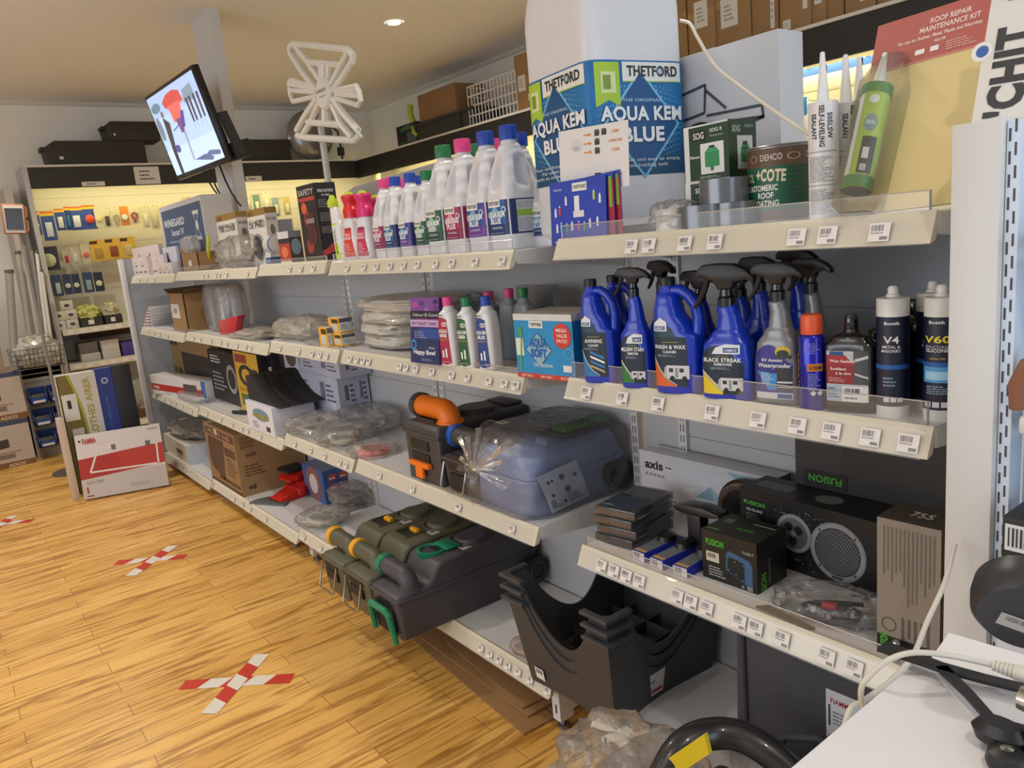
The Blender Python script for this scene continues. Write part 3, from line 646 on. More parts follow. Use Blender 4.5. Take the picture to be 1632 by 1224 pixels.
def tape_roll(label, px_, pyb, Y, r, w, m, dz=0.0, wrap=False):
    x = at_y(px_, S1[0]+.03, Y); t = thing('tape_roll', label, 'tape', (x, Y, S1[0]+dz), 0, 'tape rolls on the top shelf')
    mb = MB(); ri = r*.62; mb.lathe([(ri, 0), (r, 0), (r, w), (ri, w), (ri, 0)], m, 40); 
    for k_ in range(5):
        q = ri+(r-ri)*(k_+1)/6; mb.lathe([(q, w+.0002), (q+.0004, w+.0002)], '#55585c', 32)
    mb.build('tape', t, sharp=.5)
    mb = MB(); mb.lathe([(ri-.004, 0.001), (ri, 0.001), (ri, w-.001), (ri-.004, w-.001), (ri-.004, .001)], '#8a7456', 32); mb.build('core', t)
    if wrap: bag('wrapper', '', '', (0, 0, 0), (2.3*r, 2.2*r, w*1.35), 0, 4, film('#ffffff', .1), parent=t)
    return t
GT = mat('#72767a', .25, .55)
tape_roll('white tape roll in clear wrapper at the left of the duct tapes', 1078, 370, 1.36, .046, .05, mat('#d7d5d0', .4), 0, True)
tape_roll('silver duct tape roll, lower left of three', 1122, 375, 1.365, .056, .05, GT)
tape_roll('silver duct tape roll, lower right of three beside the brown can', 1172, 370, 1.40, .052, .05, GT)
tape_roll('silver duct tape roll on top of the other two', 1156, 330, 1.39, .052, .05, GT, .0505)
mb = MB(); mb.box((0, 0, 0), (.10, .07, .022), '#26282b', .003); tag(mb.build('flat_black_case', None, (at_y(1000, 1.52, 1.345), 1.33, S1[0]), (0, 0, .05)), 'small flat black case at the front of the top shelf', 'case')
# tin of roof coating
t = thing('coating_tin', 'brown and green tin of roof coating on the top shelf', 'tin', (at_y(1246, 1.6, 1.47), 1.47, S1[0]), 0)
r = .068; h = .155
mb = MB(); mb.lathe([(.0001, 0), (r, 0), (r+.002, .002), (r, .004), (r, h-.004), (r+.002, h-.002), (r, h), (r*.9, h), (r*.88, h-.006), (.0001, h-.006)], mat('#8d8f90', .3, .7), 48); mb.build('can', t)
mb = MB(); mb.lathe([(r+.0005, .006), (r+.0005, h-.006)], '#5d4534', 48); k = Ink(mb, cyl(r+.0005, 0, -PI/2+.50), 1, 1, .0003, r/6)
k.rect(-.09, .026, .12, h-.042, '#14583e')
for i in range(9): k.rect(.02, .034+.009*i, .12, .038+.009*i, '#3b4034', 1)
k.text('DEHCO', -.015, h-.03, .012, '#c6bdb2', 1, .045); k.circ(-.055, h-.025, .010, '#a59a8c', 1, .007, r0=.008); k.circ(.03, h-.025, .014, '#a59a8c', 1, .007, r0=.011); k.text('DEHCO', .08, h-.03, .012, '#a59a8c', 1, .045)
k.text('KOOL', -.07, .085, .016, '#dcd2b4', 2, .03); k.text('+COTE', -.018, .085, .022, '#dcd2b4', 2, .062, rot=-.08, bold=.04); k.text('ELASTOMERIC', -.04, .066, .011, '#e6e4dc', 2, .075, bold=.03); k.text('ROOF', -.028, .051, .011, '#e6e4dc', 2, .034, bold=.03); k.text('COATING', -.03, .034, .012, '#e6e4dc', 2, .058, bold=.03)
mb.build('label', t)
def dicor(k, r, z0, z1):
    H = z1-z0; k.nu = 2
    for s_, u, h_, wd in (('SELF-LEVELING', -.002, .0085, .072), ('SEALANT', -.016, .0085, .045), ('505LSW', .012, .0085, .045)): k.text(s_, u, z0+H*.8, h_, '#33343a', 2, wd, rot=-PI/2, bold=.03)
    k.lines(-r*.9, z0+H*.05, r*.9, z0+H*.27, 14, '#8a8d92', 1, 3); k.lines(-r*.9, z0+H*.33, r*.9, z0+H*.55, 14, '#8a8d92', 1, 5); k.rect(-r*1.2, z0+H*.585, r*1.2, z0+H*.59, '#55585c', 1); k.rect(-r*1.2, z0+H*.3, r*1.2, z0+H*.304, '#55585c', 1)
Yd = 1.36; hx = None
for i, (px_, Y, lb) in enumerate(((1313, 1.36, 'white self-leveling sealant tube, nearest of three beside the brown tin'), (1349, 1.415, 'white sealant tube, second of three on the top shelf'), (1370, 1.47, 'white sealant tube, rearmost of three on the top shelf'))):
    x = at_y(px_, 1.62, Y); p = Vector((x, Y, S1[0])); hh = zabove(p, [82, 86, 90][i])-S1[0]
    cartridge(lb, p, [.35, .9, 1.1][i], hh, .0262, '#dadadc', dicor, 'sealant tubes on the top shelf', 'nozzle', '#d9dadb', (.0, 1))
# roof repair kit blister card
def pr_kit(k, w, h):
    k.rect(0, 0, w, h, '#d9c68c'); k.rect(0, h*.74, w, h, '#b4625a', 1); k.rect(0, h*.735, w, h*.745, '#c98078', 2)
    k.text('ROOF REPAIR', w*.66, h*.925, h*.026, '#efdcd4', 3, w*.34); k.text('MAINTENANCE KIT', w*.66, h*.885, h*.026, '#efdcd4', 3, w*.5); k.text('For use on: Rubber, Metal, Plastic and Fiberglass', w*.58, h*.85, h*.018, '#efdcd4', 3, w*.7); k.text('402-PR', w*.6, h*.82, h*.014, '#efdcd4', 3, w*.1)
    for x0, x1 in ((.4, .48), (.53, .60)): k.rect(w*x0, h*.775, w*x1, h*.8, '#ecebe6', 3)
    k.lines(w*.66, h*.76, w*.92, h*.81, 4, '#d9a89e', 3)
bl, br_, tl = onY(1335, 345, 1.335), onY(1528, 322, 1.335), onY(1405, 45, 1.36)
kit = sheet('repair_kit_card', 'roof repair kit card with red header and yellow patch sheet', 'repair kit', [(1345, 345), (1532, 322), (1400, 42)], [1.335, 1.335, None], '#d9c68c', pr_kit, thick=.004)
w_k = (onY(1532, 322, 1.335)-onY(1345, 345, 1.335)).length
mb = MB(); c = (.036, .052, .034); mb.X = Matrix.Translation(Vector((.034, .03, .032))) @ Matrix.Rotation(-.03, 4, 'Z')
mb.lathe([(.0001, 0), (.022, 0), (.025, .002), (.0255, .02), (.0245, .022), (.0245, .175), (.0255, .178), (.025, .19), (.012, .194), (.0001, .194)], mat('#a9c63c', .35), 36, (0, 0, 0), 'y')
mb.lathe([(.011, .194), (.004, .255), (.0001, .256)], mat('#d9dad4', .35), 18, (0, 0, 0), 'y')
mb.lathe([(.0258, 0), (.0258, .021)], mat('#3f8432', .35), 36, (0, 0, 0), 'y'); mb.lathe([(.0258, .172), (.0258, .19)], mat('#3f8432', .35), 36, (0, 0, 0), 'y'); mb.lathe([(.0001, -.0005), (.023, -.0005)], mat('#2f2f2c', .5), 36, (0, 0, 0), 'y')
k = Ink(mb, lambda u, v, o: ((.0246+o)*math.sin(u/.0246), v, (.0246+o)*math.cos(u/.0246)), 1, 1, .0003, .005)
k.rect(-.034, .023, -.006, .171, '#dfe0dc'); k.lines(-.03, .04, -.012, .16, 16, '#9c9f98', 1); k.rect(.006, .024, .03, .09, '#2b2d2a', 1); k.rect(.010, .05, .02, .07, '#d8dad4', 2); k.rect(.010, .028, .02, .04, '#b8bab4', 2); k.circ(.014, .115, .011, '#7f9a92', 1, .016); k.text('SEAL', .014, .112, .007, '#dfe6e2', 2, .016); k.circ(.012, .158, .008, '#dfe6dc', 1)
o = mb.build('sealant_tube', kit)
mb = MB(); mb.X = Matrix.Translation(Vector((.036, .0, .0))) @ Matrix.Rotation(-.05, 4, 'Z')
S = [(-.0, .0), ]
n = 14; prof = [(-.036+.0, .0), (-.034, .05), (-.024, .064), (.024, .064), (.034, .05), (.036, 0)]
secs = []
for y_, kx, kz in ((-.006, .9, .5), (.0, 1, 1), (.22, 1, 1), (.25, .75, .8), (.285, .5, .5), (.292, .4, .02)): secs.append([(px_*kx, y_, pz*kz) for px_, pz in prof])
vs = [p for s_ in secs for p in s_]; q = len(prof)
mb.add(vs, [(i*q+j, i*q+j+1, (i+1)*q+j+1, (i+1)*q+j) for i in range(len(secs)-1) for j in range(q-1)]+[tuple(range(q))], film('#ffffff', .05, .05, .25), True); mb.build('blister', kit)
# CHIT poster
def pr_chit(k, w, h):
    k.text("'CHIT", w*.50, h*.06, w*.60, '#3f3f42', 2, h*.66, 'l', PI/2, .05); k.lines(w*.25, h*.88, w*.95, h*.93, 2, '#6d7078', 2); k.text('dicor', w*.22, h*.88, h*.035, '#5a5c66', 2, w*.25); k.circ(w*.02, h*.5, w*.19, '#e8e9ea', 1); k.circ(w*.03, h*.5, w*.12, '#3e68b0', 2, w*.1)
bl = onY(1542, 195, 1.30)
sheet('sign_board', 'white upright sign board with sideways black letters above the right post', 'sign', [(1545, 215), (1632, 205), (1583, -15)], [1.31, 1.31, None], '#dfddd8', lambda k, w, h: (k.text("'CHIT", w*.86, h*.10, w*.60, '#3f3f42', 2, h*.62, 'l', PI/2, .05), k.text('dicor products', w*.62, h*.90, h*.03, '#5a5c66', 2, w*.6), k.circ(w*-.02, h*.58, w*.2, '#e8e9ea', 1), k.circ(w*-.01, h*.58, w*.12, '#3e68b0', 2)))
# white carton with line drawing behind
def pr_draw(k, w, h):
    D = '#3d4045'; k.rect(0, h*.0, w, h*.06, '#37393c', 1)
    for a_, b_ in (((.0, .50), (.30, .55)), ((.30, .55), (.28, .30)), ((.0, .26), (.28, .30)), ((.30, .5), (.5, .30)), ((.2, .2), (.85, .16)), ((.85, .16), (.84, .26)), ((.84, .26), (.3, .27)), ((.86, .16), (.5, .08))):
        a_, b_ = Vector((a_[0]*w, (.47+a_[1]*.62)*h)), Vector((b_[0]*w, (.47+b_[1]*.62)*h)); n_ = (b_-a_).normalized()*.0035; n_ = Vector((-n_.y, n_.x)); k.poly([tuple(a_-n_), tuple(b_-n_), tuple(b_+n_), tuple(a_+n_)], D, 2)
    k.circ(w*.22, h*.57, w*.12, D, 2, h*.04); k.circ(w*.22, h*.57, w*.07, '#b3b5b8', 3, h*.02)
Yc = 1.70; xa, xb = at_y(1085, 1.7, Yc), at_y(1245, 1.7, Yc); p = Vector((xa, Yc, S1[0])); 
carton('white_carton', 'tall white carton with a black line drawing behind the filter boxes', 'box', (p, 0, xb-xa, zabove(Vector((xb, Yc, 0)), 45)-S1[0]), .10, '#c3c6cb', {'front': pr_draw})
# ================================================================ near bay, middle shelf
def bpos(x, y, z, ytop): p = onZ(x, y, z); return p, zabove(p, ytop)-z
def wpx(p, n): return n*proj(p)[2]/F
z = S1[1]
p, h = bpos(949, 611, z, 443); p.y += .034
camco_jug('blue jug of awning cleaner beside the toilet roll pack', p, .34, h*.98, wpx(p, 62)*.97, ('AWNING', 'CLEANER'), '#2b78b4', 'blue cleaner jugs', 'awning')
camco_jug('dark blue jug standing behind the awning cleaner', p+Vector((-.02, .10, 0)), .34, h*.98, .098, None, '', 'blue cleaner jugs')
p, h = bpos(1006, 620, z, 428); p.y += .03
mild = spray_bottle('blue spray bottle of mildew stain remover between two jugs', p, .30, h, wpx(p, 52), ('MILDEW STAIN', 'REMOVER'), '#2c7a3a', BLUE, 'blue spray bottles')
q = p+Vector((-.01, .11, 0)); c = spray_bottle('unlabelled-side blue spray bottle behind the mildew remover', q, -.2, h*1.02, .085, None, '', BLUE, 'blue spray bottles')
p, h = bpos(1072, 628, z, 440); p.y += .036
camco_jug('blue jug of wash and wax with orange label corner', p, .28, h*.98, wpx(p, 79)*.97, ('WASH & WAX', 'CLEANER'), '#d8622a', 'blue cleaner jugs')
q = p+Vector((-.035, .12, 0)); spray_bottle('blue spray bottle with black trigger behind the wash and wax jug', q, .1, .262, .09, None, '', BLUE, 'blue spray bottles')
q = p+Vector((.05, .16, 0)); spray_bottle('blue spray bottle at the back, right of the wash and wax jug', q, .0, .27, .09, None, '', BLUE, 'blue spray bottles', -1)
p, h = bpos(1152, 637, z, 423); p.y += .03
spray_bottle('blue spray bottle of black streak remover with yellow label corner', p, .24, h, wpx(p, 84), ('BLACK STREAK', 'REMOVER'), '#e2c92c', BLUE, 'blue spray bottles')
spray_bottle('blue spray bottle directly behind the black streak remover', p+Vector((.01, .10, 0)), 0, h*1.02, .088, None, '', BLUE, 'blue spray bottles')
spray_bottle('blue spray bottle in the last row behind the silver bottles', p+Vector((.045, .19, 0)), 0, h*1.05, .088, None, '', BLUE, 'blue spray bottles')
SIL = mat('#7f8286', .32, .35, .3)
p, h = bpos(1231, 646, z, 420); p.y += .03
spray_bottle('silver spray bottle of awning waterproofer with black trigger head', p, .22, h, wpx(p, 72), ('RV Awning', 'Waterproofer'), '', SIL, 'silver spray bottles', 1, 'wp')
spray_bottle('silver spray bottle behind the awning waterproofer', p+Vector((.028, .075, 0)), 0, h*1.0, .08, None, '', SIL, 'silver spray bottles')
p, h = bpos(1286, 654, z, 503); p.y += .021; r = wpx(p, 40)/2
t = thing('aerosol_can', 'blue aerosol can with bright orange cap', 'aerosol', p, .1)
mb = MB(); mb.lathe([(.0001, .004), (r*.9, .004), (r*.95, 0), (r, .004), (r, h*.76), (r*.9, h*.79), (r*.78, h*.80)], mat('#1d1fa6', .22, .55, .4), 36)
k = Ink(mb, cyl(r), 1, 1, .0003, r/5); k.rect(r*.05, h*.42, r*1.3, h*.50, '#c8762c'); k.text('X-TREME', r*.7, h*.44, h*.035, '#2b2420', 2, r); k.text('INOX', -r*.75, h*.25, h*.09, '#d07a30', 2, h*.36, 'l', PI/2); k.lines(r*.1, h*.22, r*1.1, h*.4, 9, '#8f92d6', 1); k.circ(r*.5, h*.19, r*.22, '#e6e6e8', 2, n=4); k.circ(r*1.0, h*.19, r*.22, '#e6e6e8', 2, n=4); k.lines(r*-.2, h*.6, r*1.1, h*.72, 6, '#7c80cc', 1); mb.build('can', t)
mb = MB(); mb.lathe([(r*.80, h*.79), (r*.82, h*.81), (r*.8, h*.97), (r*.7, h), (.0001, h)], mat('#e0572a', .35), 32); mb.build('cap', t)
def wax(label, p, h, w, rz, full):
    t = thing('wax_bottle', label, 'bottle', p, rz, 'black wax bottles'); a = w/2; M_ = mat('#141518', .15, coat=.6)
    S = smooth_secs([(0, -a*.95, a*.95, -.022, .022, 4), (.03*h, -a, a, -.025, .025, 5), (.68*h, -a, a, -.025, .025, 5), (.76*h, -a*.75, a*.75, -.022, .022, 3.5), (.83*h, -a*.3, a*.3, -.012, .012, 2), (.86*h, -a*.28, a*.28, -.011, .011, 2)])
    mb = MB(); mb.loft(S, M_, 40); mb.build('body', t, sharp=1.0)
    mb = MB(); mb.lathe([(.0115, .85*h), (.0125, .86*h), (.012, .97*h), (.009, h), (.0001, h)], M_, 24); mb.build('cap', t)
    if full:
        mb = MB(); f = secfn(S); k = Ink(mb, lambda u, v, o: f(u, v, o+.0005), 1, 1, .0003, a/5, h/16)
        k.rect(-a*.84, .12*h, a*.82, .64*h, '#b9bdc2'); k.rect(-a*.84, .30*h, a*.25, .50*h, '#8e2028', 1); k.poly([(-a*.84, .5*h), (a*.3, .5*h), (-a*.1, .6*h), (-a*.84, .6*h)], '#a3262c', 1); k.rect(a*.25, .30*h, a*.82, .64*h, '#4a4d52', 1); k.poly([(a*.3, .56*h), (a*.82, .60*h), (a*.82, .57*h), (a*.3, .53*h)], '#c6c9cc', 2); k.poly([(a*.3, .42*h), (a*.82, .38*h), (a*.82, .36*h), (a*.3, .40*h)], '#c6c9cc', 2)
        k.rect(-a*.7, .595*h, -a*.15, .635*h, '#1d4f86', 2); k.text('Wax Sealant', -a*.2, .525*h, .026*h, '#f0e6e2', 3, a*1.0); k.text('Scellant', -a*.35, .445*h, .026*h, '#f0e6e2', 3, a*.65); k.text('\u00e0 la cire', -a*.15, .40*h, .026*h, '#f0e6e2', 3, a*.6); k.lines(-a*.75, .32*h, a*.1, .37*h, 3, '#d29a96', 3)
        k.rect(-a*.84, .12*h, -a*.2, .29*h, '#a9b9cc', 1); k.lines(-a*.78, .15*h, -a*.3, .27*h, 4, '#56687c', 2); k.rect(-a*.2, .12*h, a*.82, .28*h, '#e2e2e2', 2); k.barcode(-a*.1, .2*h, a*.5, .26*h, L=3); k.lines(-a*.1, .14*h, a*.7, .18*h, 1, '#77787c', 3); mb.build('label', t)
p, h = bpos(1346, 658, z, 503); p.y += .026
wax('black bottle of wax sealant with red and white label', p, h, wpx(p, 78)*.97, .2, True); wax('black bottle just behind the wax sealant', p+Vector((.03, .07, 0)), h*1.02, .078, 0, False); wax('black bottle in the third row behind the wax sealant', p+Vector((.05, .14, 0)), h*1.06, .078, 0, False)
def boV4(k, r, z0, z1):
    H = z1-z0; k.text('Bostik', -r*.05, z0+H*.915, H*.032, '#dfe6ec', 2, r*.95); k.text('V4', -r*.1, z0+H*.71, H*.075, '#d8d8dc', 2, r*.95); k.text('METAL &', -r*.1, z0+H*.655, H*.03, '#cfd4da', 2, r*1.1); k.text('MASONRY', -r*.1, z0+H*.61, H*.03, '#cfd4da', 2, r*1.2); k.rect(-r*1.45, z0+H*.42, r*1.45, z0+H*.47, '#1f5aa8', 1); k.lines(-r*.6, z0+H*.22, r*.4, z0+H*.34, 3, '#7f93ac', 2)
    for q in range(3): k.rect(-r*.55+r*.42*q, z0+H*.05, -r*.2+r*.42*q, z0+H*.1, '#d0d6dc', 2)
def boV60(k, r, z0, z1):
    H = z1-z0; k.text('Bostik', -r*.3, z0+H*.93, H*.032, '#dfe6ec', 2, r*.95); k.text('V60', -r*.3, z0+H*.73, H*.07, '#e8d82c', 2, r*1.55); k.text('STRUCTURAL', -r*.3, z0+H*.67, H*.028, '#aab2bc', 2, r*1.45); k.text('SILICONE', -r*.3, z0+H*.63, H*.034, '#d8dce0', 2, r*1.35); k.text('NEUTRAL CURE', -r*.25, z0+H*.55, H*.018, '#c9b64a', 2, r*.9); k.rect(-r*1.45, z0+H*.47, r*1.2, z0+H*.52, '#1f5aa8', 1)
    k.rect(-r*1.2, z0+H*.30, r*.95, z0+H*.47, '#4f9ad8', 2); k.rect(-r*1.0, z0+H*.33, r*.8, z0+H*.42, '#9fd0f0', 3); k.lines(-r*.9, z0+H*.17, r*.7, z0+H*.27, 4, '#8ea2b8', 2)
    for q in range(3): k.rect(-r*1.0+r*.5*q, z0+H*.03, -r*.6+r*.5*q, z0+H*.09, '#d0d6dc', 2)
NAVY = '#131d36'
p, h = bpos(1412, 665, z, 457); p.y += .024; r0 = wpx(p, 47)/2
cartridge('navy metal and masonry sealant cartridge right of the wax bottle', p, .45, h, r0, NAVY, boV4, 'navy sealant cartridges on the middle shelf')
cartridge('navy sealant cartridge behind the metal and masonry one', p+Vector((.035, .075, 0)), .5, h, r0, NAVY, boV4, 'navy sealant cartridges on the middle shelf')
cartridge('navy sealant cartridge in the last row near the right post', p+Vector((.085, .13, 0)), .5, h, r0, NAVY, None, 'navy sealant cartridges on the middle shelf')
p, h = bpos(1488, 672, z, 455); p.y += .024; r0 = wpx(p, 49)/2
cartridge('structural silicone cartridge with yellow lettering by the right post', p, .45, h, r0, NAVY, boV60, 'navy sealant cartridges on the middle shelf')
cartridge('navy cartridge directly behind the yellow-lettered one', p+Vector((.01, .06, 0)), .5, h, r0, NAVY, None, 'navy sealant cartridges on the middle shelf')
# ================================================================ near bay, lower shelf
z = S1[2]
FG = '#4fae3a'
def pr_axis(k, w, h):
    k.rect(0, 0, w, h, '#c9ccd4'); k.text('axis', w*.12, h*.70, h*.15, '#1c1e22', 2, w*.15, bold=.035)
    for q in range(5): k.rect(w*(.045+.034*q), h*.56, w*(.068+.034*q), h*.61, '#8b8e98', 1)
    k.rect(w*.21, h*.72, w*.27, h*.8, '#dfe0e2', 1); k.barcode(w*.215, h*.75, w*.265, h*.79, L=2)
    k.poly([(w*.68, h*.95), (w*.92, h*.93), (w*.8, h*.74)], '#8fb2c4', 1); k.poly([(w*.45, h*.38), (w*.66, h*.37), (w*.56, h*.62)], '#7fa4b8', 1); k.poly([(w*.56, h*.62), (w*.66, h*.37), (w*.6, h*.2)], '#9ab9c8', 2); k.poly([(w*.35, h*.5), (w*.45, h*.52), (w*.43, h*.4), (w*.36, h*.38)], '#dfe2e6', 1); k.lines(w*.18, h*.08, w*.36, h*.2, 2, '#6a6d76', 1)
Y = 1.66; xa, xb = at_y(1024, z, Y), at_y(1238, z, Y); p = Vector((xa, Y, z))
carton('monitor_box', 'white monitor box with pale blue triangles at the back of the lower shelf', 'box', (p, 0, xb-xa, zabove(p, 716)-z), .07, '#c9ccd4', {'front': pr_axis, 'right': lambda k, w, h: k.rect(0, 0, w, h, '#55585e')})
# clear trays of brown gear, stacked
p0, rz, w, h = place((950, 862), (1010, 882), 828, z)
for i in range(4):
    hh = .027; t = thing('clear_pack', ['lowest clear plastic pack of dark parts in the stack of four', 'second clear plastic pack from the bottom of the stack of four', 'third clear plastic pack from the bottom of the stack of four', 'top clear plastic pack of dark parts with blue card'][i], 'pack', p0+Vector((-.004+.01*(i % 2), .0, hh*i)), .12+.05*(i % 2), 'stacked clear packs')
    mb = MB(); mb.box((.004, .004, .003), (.125, .19, hh-.004), '#1d1a1a', .003); mb.box((.004, .0035, .004), (.125, .005, hh*.6), '#54392a')
    for q in range(9): mb.box((.01+.012*q, .002, .004), (.012+.012*q, .0032, hh-.006), '#6a5a50')
    mb.build('contents', t)
    mb = MB(); mb.box((0, 0, 0), (.13, .195, hh-.001), film('#ffffff', .04, .05, .1), .003); mb.build('clear_shell', t)
    if i == 3: mb = MB(); k = Ink(mb, lambda u, v, o: (u, v, hh-.001+o)); k.rect(.01, .01, .12, .10, '#27384c'); k.text('CAMCO', .03, .02, .008, '#a9bccd', 2, .035); k.rect(.01, .115, .12, .185, '#55585a', 0); mb.build('card', t)
# blue packs
for i, (A, B, T) in enumerate((((1008, 890), (1030, 902), 868), ((1036, 902), (1062, 916), 880), ((1072, 915), (1097, 926), 890))):
    p, rz, w, h = place(A, B, T, z); t = thing('sanding_pack', ['blue carded pack, leftmost of three at the shelf front', 'blue carded pack, middle of three at the shelf front', 'blue carded pack, nearest the black speaker box'][i], 'pack', p, rz+.15, 'blue carded packs'); w = .045; h = .026
    mb = MB(); mb.box((0, 0, 0), (w, .15, h), '#1c2c9a', .002); k = Ink(mb, mapf((0, 0, 0), (1, 0, 0), (0, 0, 1))); k.rect(.002, .001, w-.002, h-.001, '#dcdce0'); k.barcode(.006, .009, w*.6, h-.004, L=1); k.lines(.006, .002, w-.006, .007, 2, '#77787c', 1)
    k = Ink(mb, mapf((0, 0, h), (1, 0, 0), (0, 1, 0))); k.rect(.004, .02, w-.004, .10, '#6f7477'); k.rect(.004, .004, w-.004, .018, '#c8a266', 1); k.rect(.02, .05, .025, .055, '#2f5a40', 2); mb.build('pack', t)
    mb = MB(); mb.loft([(h, .0, w, .08, .14, 2.5), (h+.012, .003, w-.003, .085, .135, 2.3), (h+.018, .012, w-.012, .10, .125, 2)], mat('#1b1a1c', .35), 20); mb.build('black_pad', t)
# FUSION amp box
def fus(k, u, v, h_, w_, L=2, rot=0.0, flip=False, c=FG): k.text('FUSION', u, v, h_, c, L, w_, rot=rot, bold=.03, flip=flip)
def pr_amp(k, w, h):
    k.rect(0, 0, w, h, '#12140f'); fus(k, w*.25, h*.72, h*.12, w*.33); k.rect(w*.08, h*.38, w*.32, h*.58, '#c8c4b6', 1); k.barcode(w*.11, h*.46, w*.26, h*.55, '#6e6a60', 2); k.lines(w*.12, h*.08, w*.45, h*.3, 4, '#9fa29a', 1)
    k.poly([(w*.45, h*.3), (w*.45, h*.62), (w*.5, h*.7), (w*.85, h*.62), (w*.92, h*.52), (w*.92, h*.12), (w*.86, h*.08)], '#3a5f8a', 1); k.poly([(w*.48, h*.3), (w*.48, h*.6), (w*.78, h*.53), (w*.78, h*.14)], '#0f1418', 2)
    for a_, b_ in ((.5, .56), (.76, .49), (.5, .32), (.76, .19), (.62, .52), (.63, .27)): k.circ(w*a_, h*b_, h*.01, '#b9c6d2', 3)
    k.text('CLASS-T', w*.85, h*.73, h*.05, '#aaada6', 2, w*.2)
    k.circ(w*.75, h*.06, h*.03, '#8a8d88', 2); k.rect(w*.82, h*.02, w*.92, h*.1, '#8a8d88', 2)
def pr_amps(k, w, h): k.rect(0, 0, w, h, '#0e100d'); fus(k, w*.28, h*.08, h*.16, h*.55, 2, PI/2); k.text('MARINE ZONE AMPLIFIER', w*.42, h*.1, h*.05, '#8a8d88', 2, h*.5, 'l', PI/2)
def pr_ampt(k, w, h): k.rect(0, 0, w, h, '#191b17'); fus(k, w*.6, h*.45, h*.1, w*.3, 2, PI, c='#3f9a2e'); k.rect(w*.55, h*.75, w*.95, h*.8, '#9a9d96', 1); k.rect(w*.1, h*.55, w*.25, h*.75, '#6a6d66', 1); k.rect(w*.05, h*.1, w*.25, h*.16, '#3c8a30', 1)
p, rz, w, h = place((1121, 918), (1208, 948), 842, z)
carton('amplifier_box', 'small black amplifier box with green lettering at the shelf front', 'box', (p, rz, w, h), .12, '#12140f', {'front': pr_amp, 'right': pr_amps, 'top': pr_ampt}, 'black boxes with green lettering')
mb = MB(); mb.prism([(-.055, 0), (-.06, .006), (-.03, .016), (.03, .018), (.075, .008), (.08, 0), (.04, -.006), (-.03, -.006)], 0, .05, mat('#17181a', .3), 'y', .002)
mb.box((-.02, .005, -.110), (.02, .045, -.006), '#121316', .003)
q = onY(1137, 826, 1.52); tag(mb.build('black_bracket', None, (q.x-.02, 1.46, z+.112), (0, 0, .1)), 'black paddle-shaped bracket standing behind the small amplifier box', 'bracket')
# big speaker box
def speaker_art(k, u, v, r, grill):
    k.circ(u, v, r*1.03, '#7c8086', 1, n=40); k.circ(u, v, r*.98, '#8f9398', 2, n=40)
    if grill:
        k.circ(u, v, r*.84, '#33363a', 3, n=40)
        for i in range(-8, 9):
            for j in range(-9, 10):
                x, y = i*r*.095+(j % 2)*r*.047, j*r*.082
                if x*x+y*y < (r*.8)**2: k.circ(u+x, v+y, r*.026, '#8d9196', 4, n=6)
        for q in range(4): a_ = PI/4+PI/2*q; k.circ(u+r*.91*math.cos(a_), v+r*.91*math.sin(a_), r*.045, '#2b2d30', 4, n=10)
        k.rect(u-r*.2, v-r*.95, u+r*.2, v-r*.87, '#2b2d30', 4)
    else:
        k.circ(u, v, r*.82, '#5d6168', 3, n=36); k.circ(u-r*.28, v+r*.32, r*.24, '#24262a', 4); k.circ(u+r*.3, v+r*.22, r*.24, '#26282c', 4); k.circ(u-r*.05, v-r*.38, r*.26, '#24262a', 4); k.circ(u, v, r*.17, '#8e9298', 5)
def pr_spk(k, w, h):
    k.rect(0, 0, w, h, '#0c0d10'); k.rect(w*.02, h*.4, w*.21, h*.9, '#3a3c3e', 1); k.rect(w*.024, h*.408, w*.206, h*.892, '#0a0b0d', 2); fus(k, w*.115, h*.78, h*.055, w*.16, 3); k.text('MS-EL602', w*.115, h*.69, h*.035, '#b9bcc0', 3, w*.12); k.lines(w*.05, h*.45, w*.18, h*.66, 6, '#6e7176', 3)
    speaker_art(k, w*.40, h*.54, h*.26, False); speaker_art(k, w*.69, h*.46, h*.38, True)
    rr = random.Random(5)
    for i in range(90): x, y = w*rr.uniform(.25, .8), h*rr.choice((rr.uniform(.72, .9), rr.uniform(.05, .3))); k.circ(x, y, .0012*rr.uniform(.5, 1.6), '#8a9098', 1, n=6)
    k.rect(w*.93, h*.6, w*.985, h*.75, '#2a2c2e', 2)
p1 = Vector((at_y(1181, z+.05, 1.545), 1.545, z)); xb = at_y(1425, z, 1.545); hB = zabove(p1, 775)-z
carton('speaker_box', 'large black speaker box printed with two round speakers', 'box', (p1, -.05, xb-p1.x, hB), .11, '#0d0e11', {'front': pr_spk, 'top': lambda k, w, h: (k.rect(0, 0, w, h, '#15161a'), k.circ(w*.55, h*.5, h*.3, '#6e7278', 1, h*.25), k.rect(w*.05, h*.3, w*.3, h*.7, '#55585c', 1))}, 'black boxes with green lettering')
# round tyre-like foam ring
t = thing('round_speaker', 'round black speaker standing behind the small amplifier box', 'speaker', (at_y(1183, z+.1, 1.60), 1.62, z))
mb = MB(); mb.lathe([(.0001, .0), (.085, 0), (.095, .008), (.095, .03), (.085, .036), (.0001, .04)], mat('#101113', .4), 40, (0, 0, .075), 'y'); mb.build('disc', t)
mb = MB(); mb.lathe([(.07, -.002), (.08, -.006), (.088, -.002)], mat('#5a4a40', .5), 40, (0, 0, .075), 'y'); mb.build('rim', t)
t.location.x = at_y(1181, z+.08, 1.60); t.location.y = 1.60; t.scale = (.85, .85, 1.0)
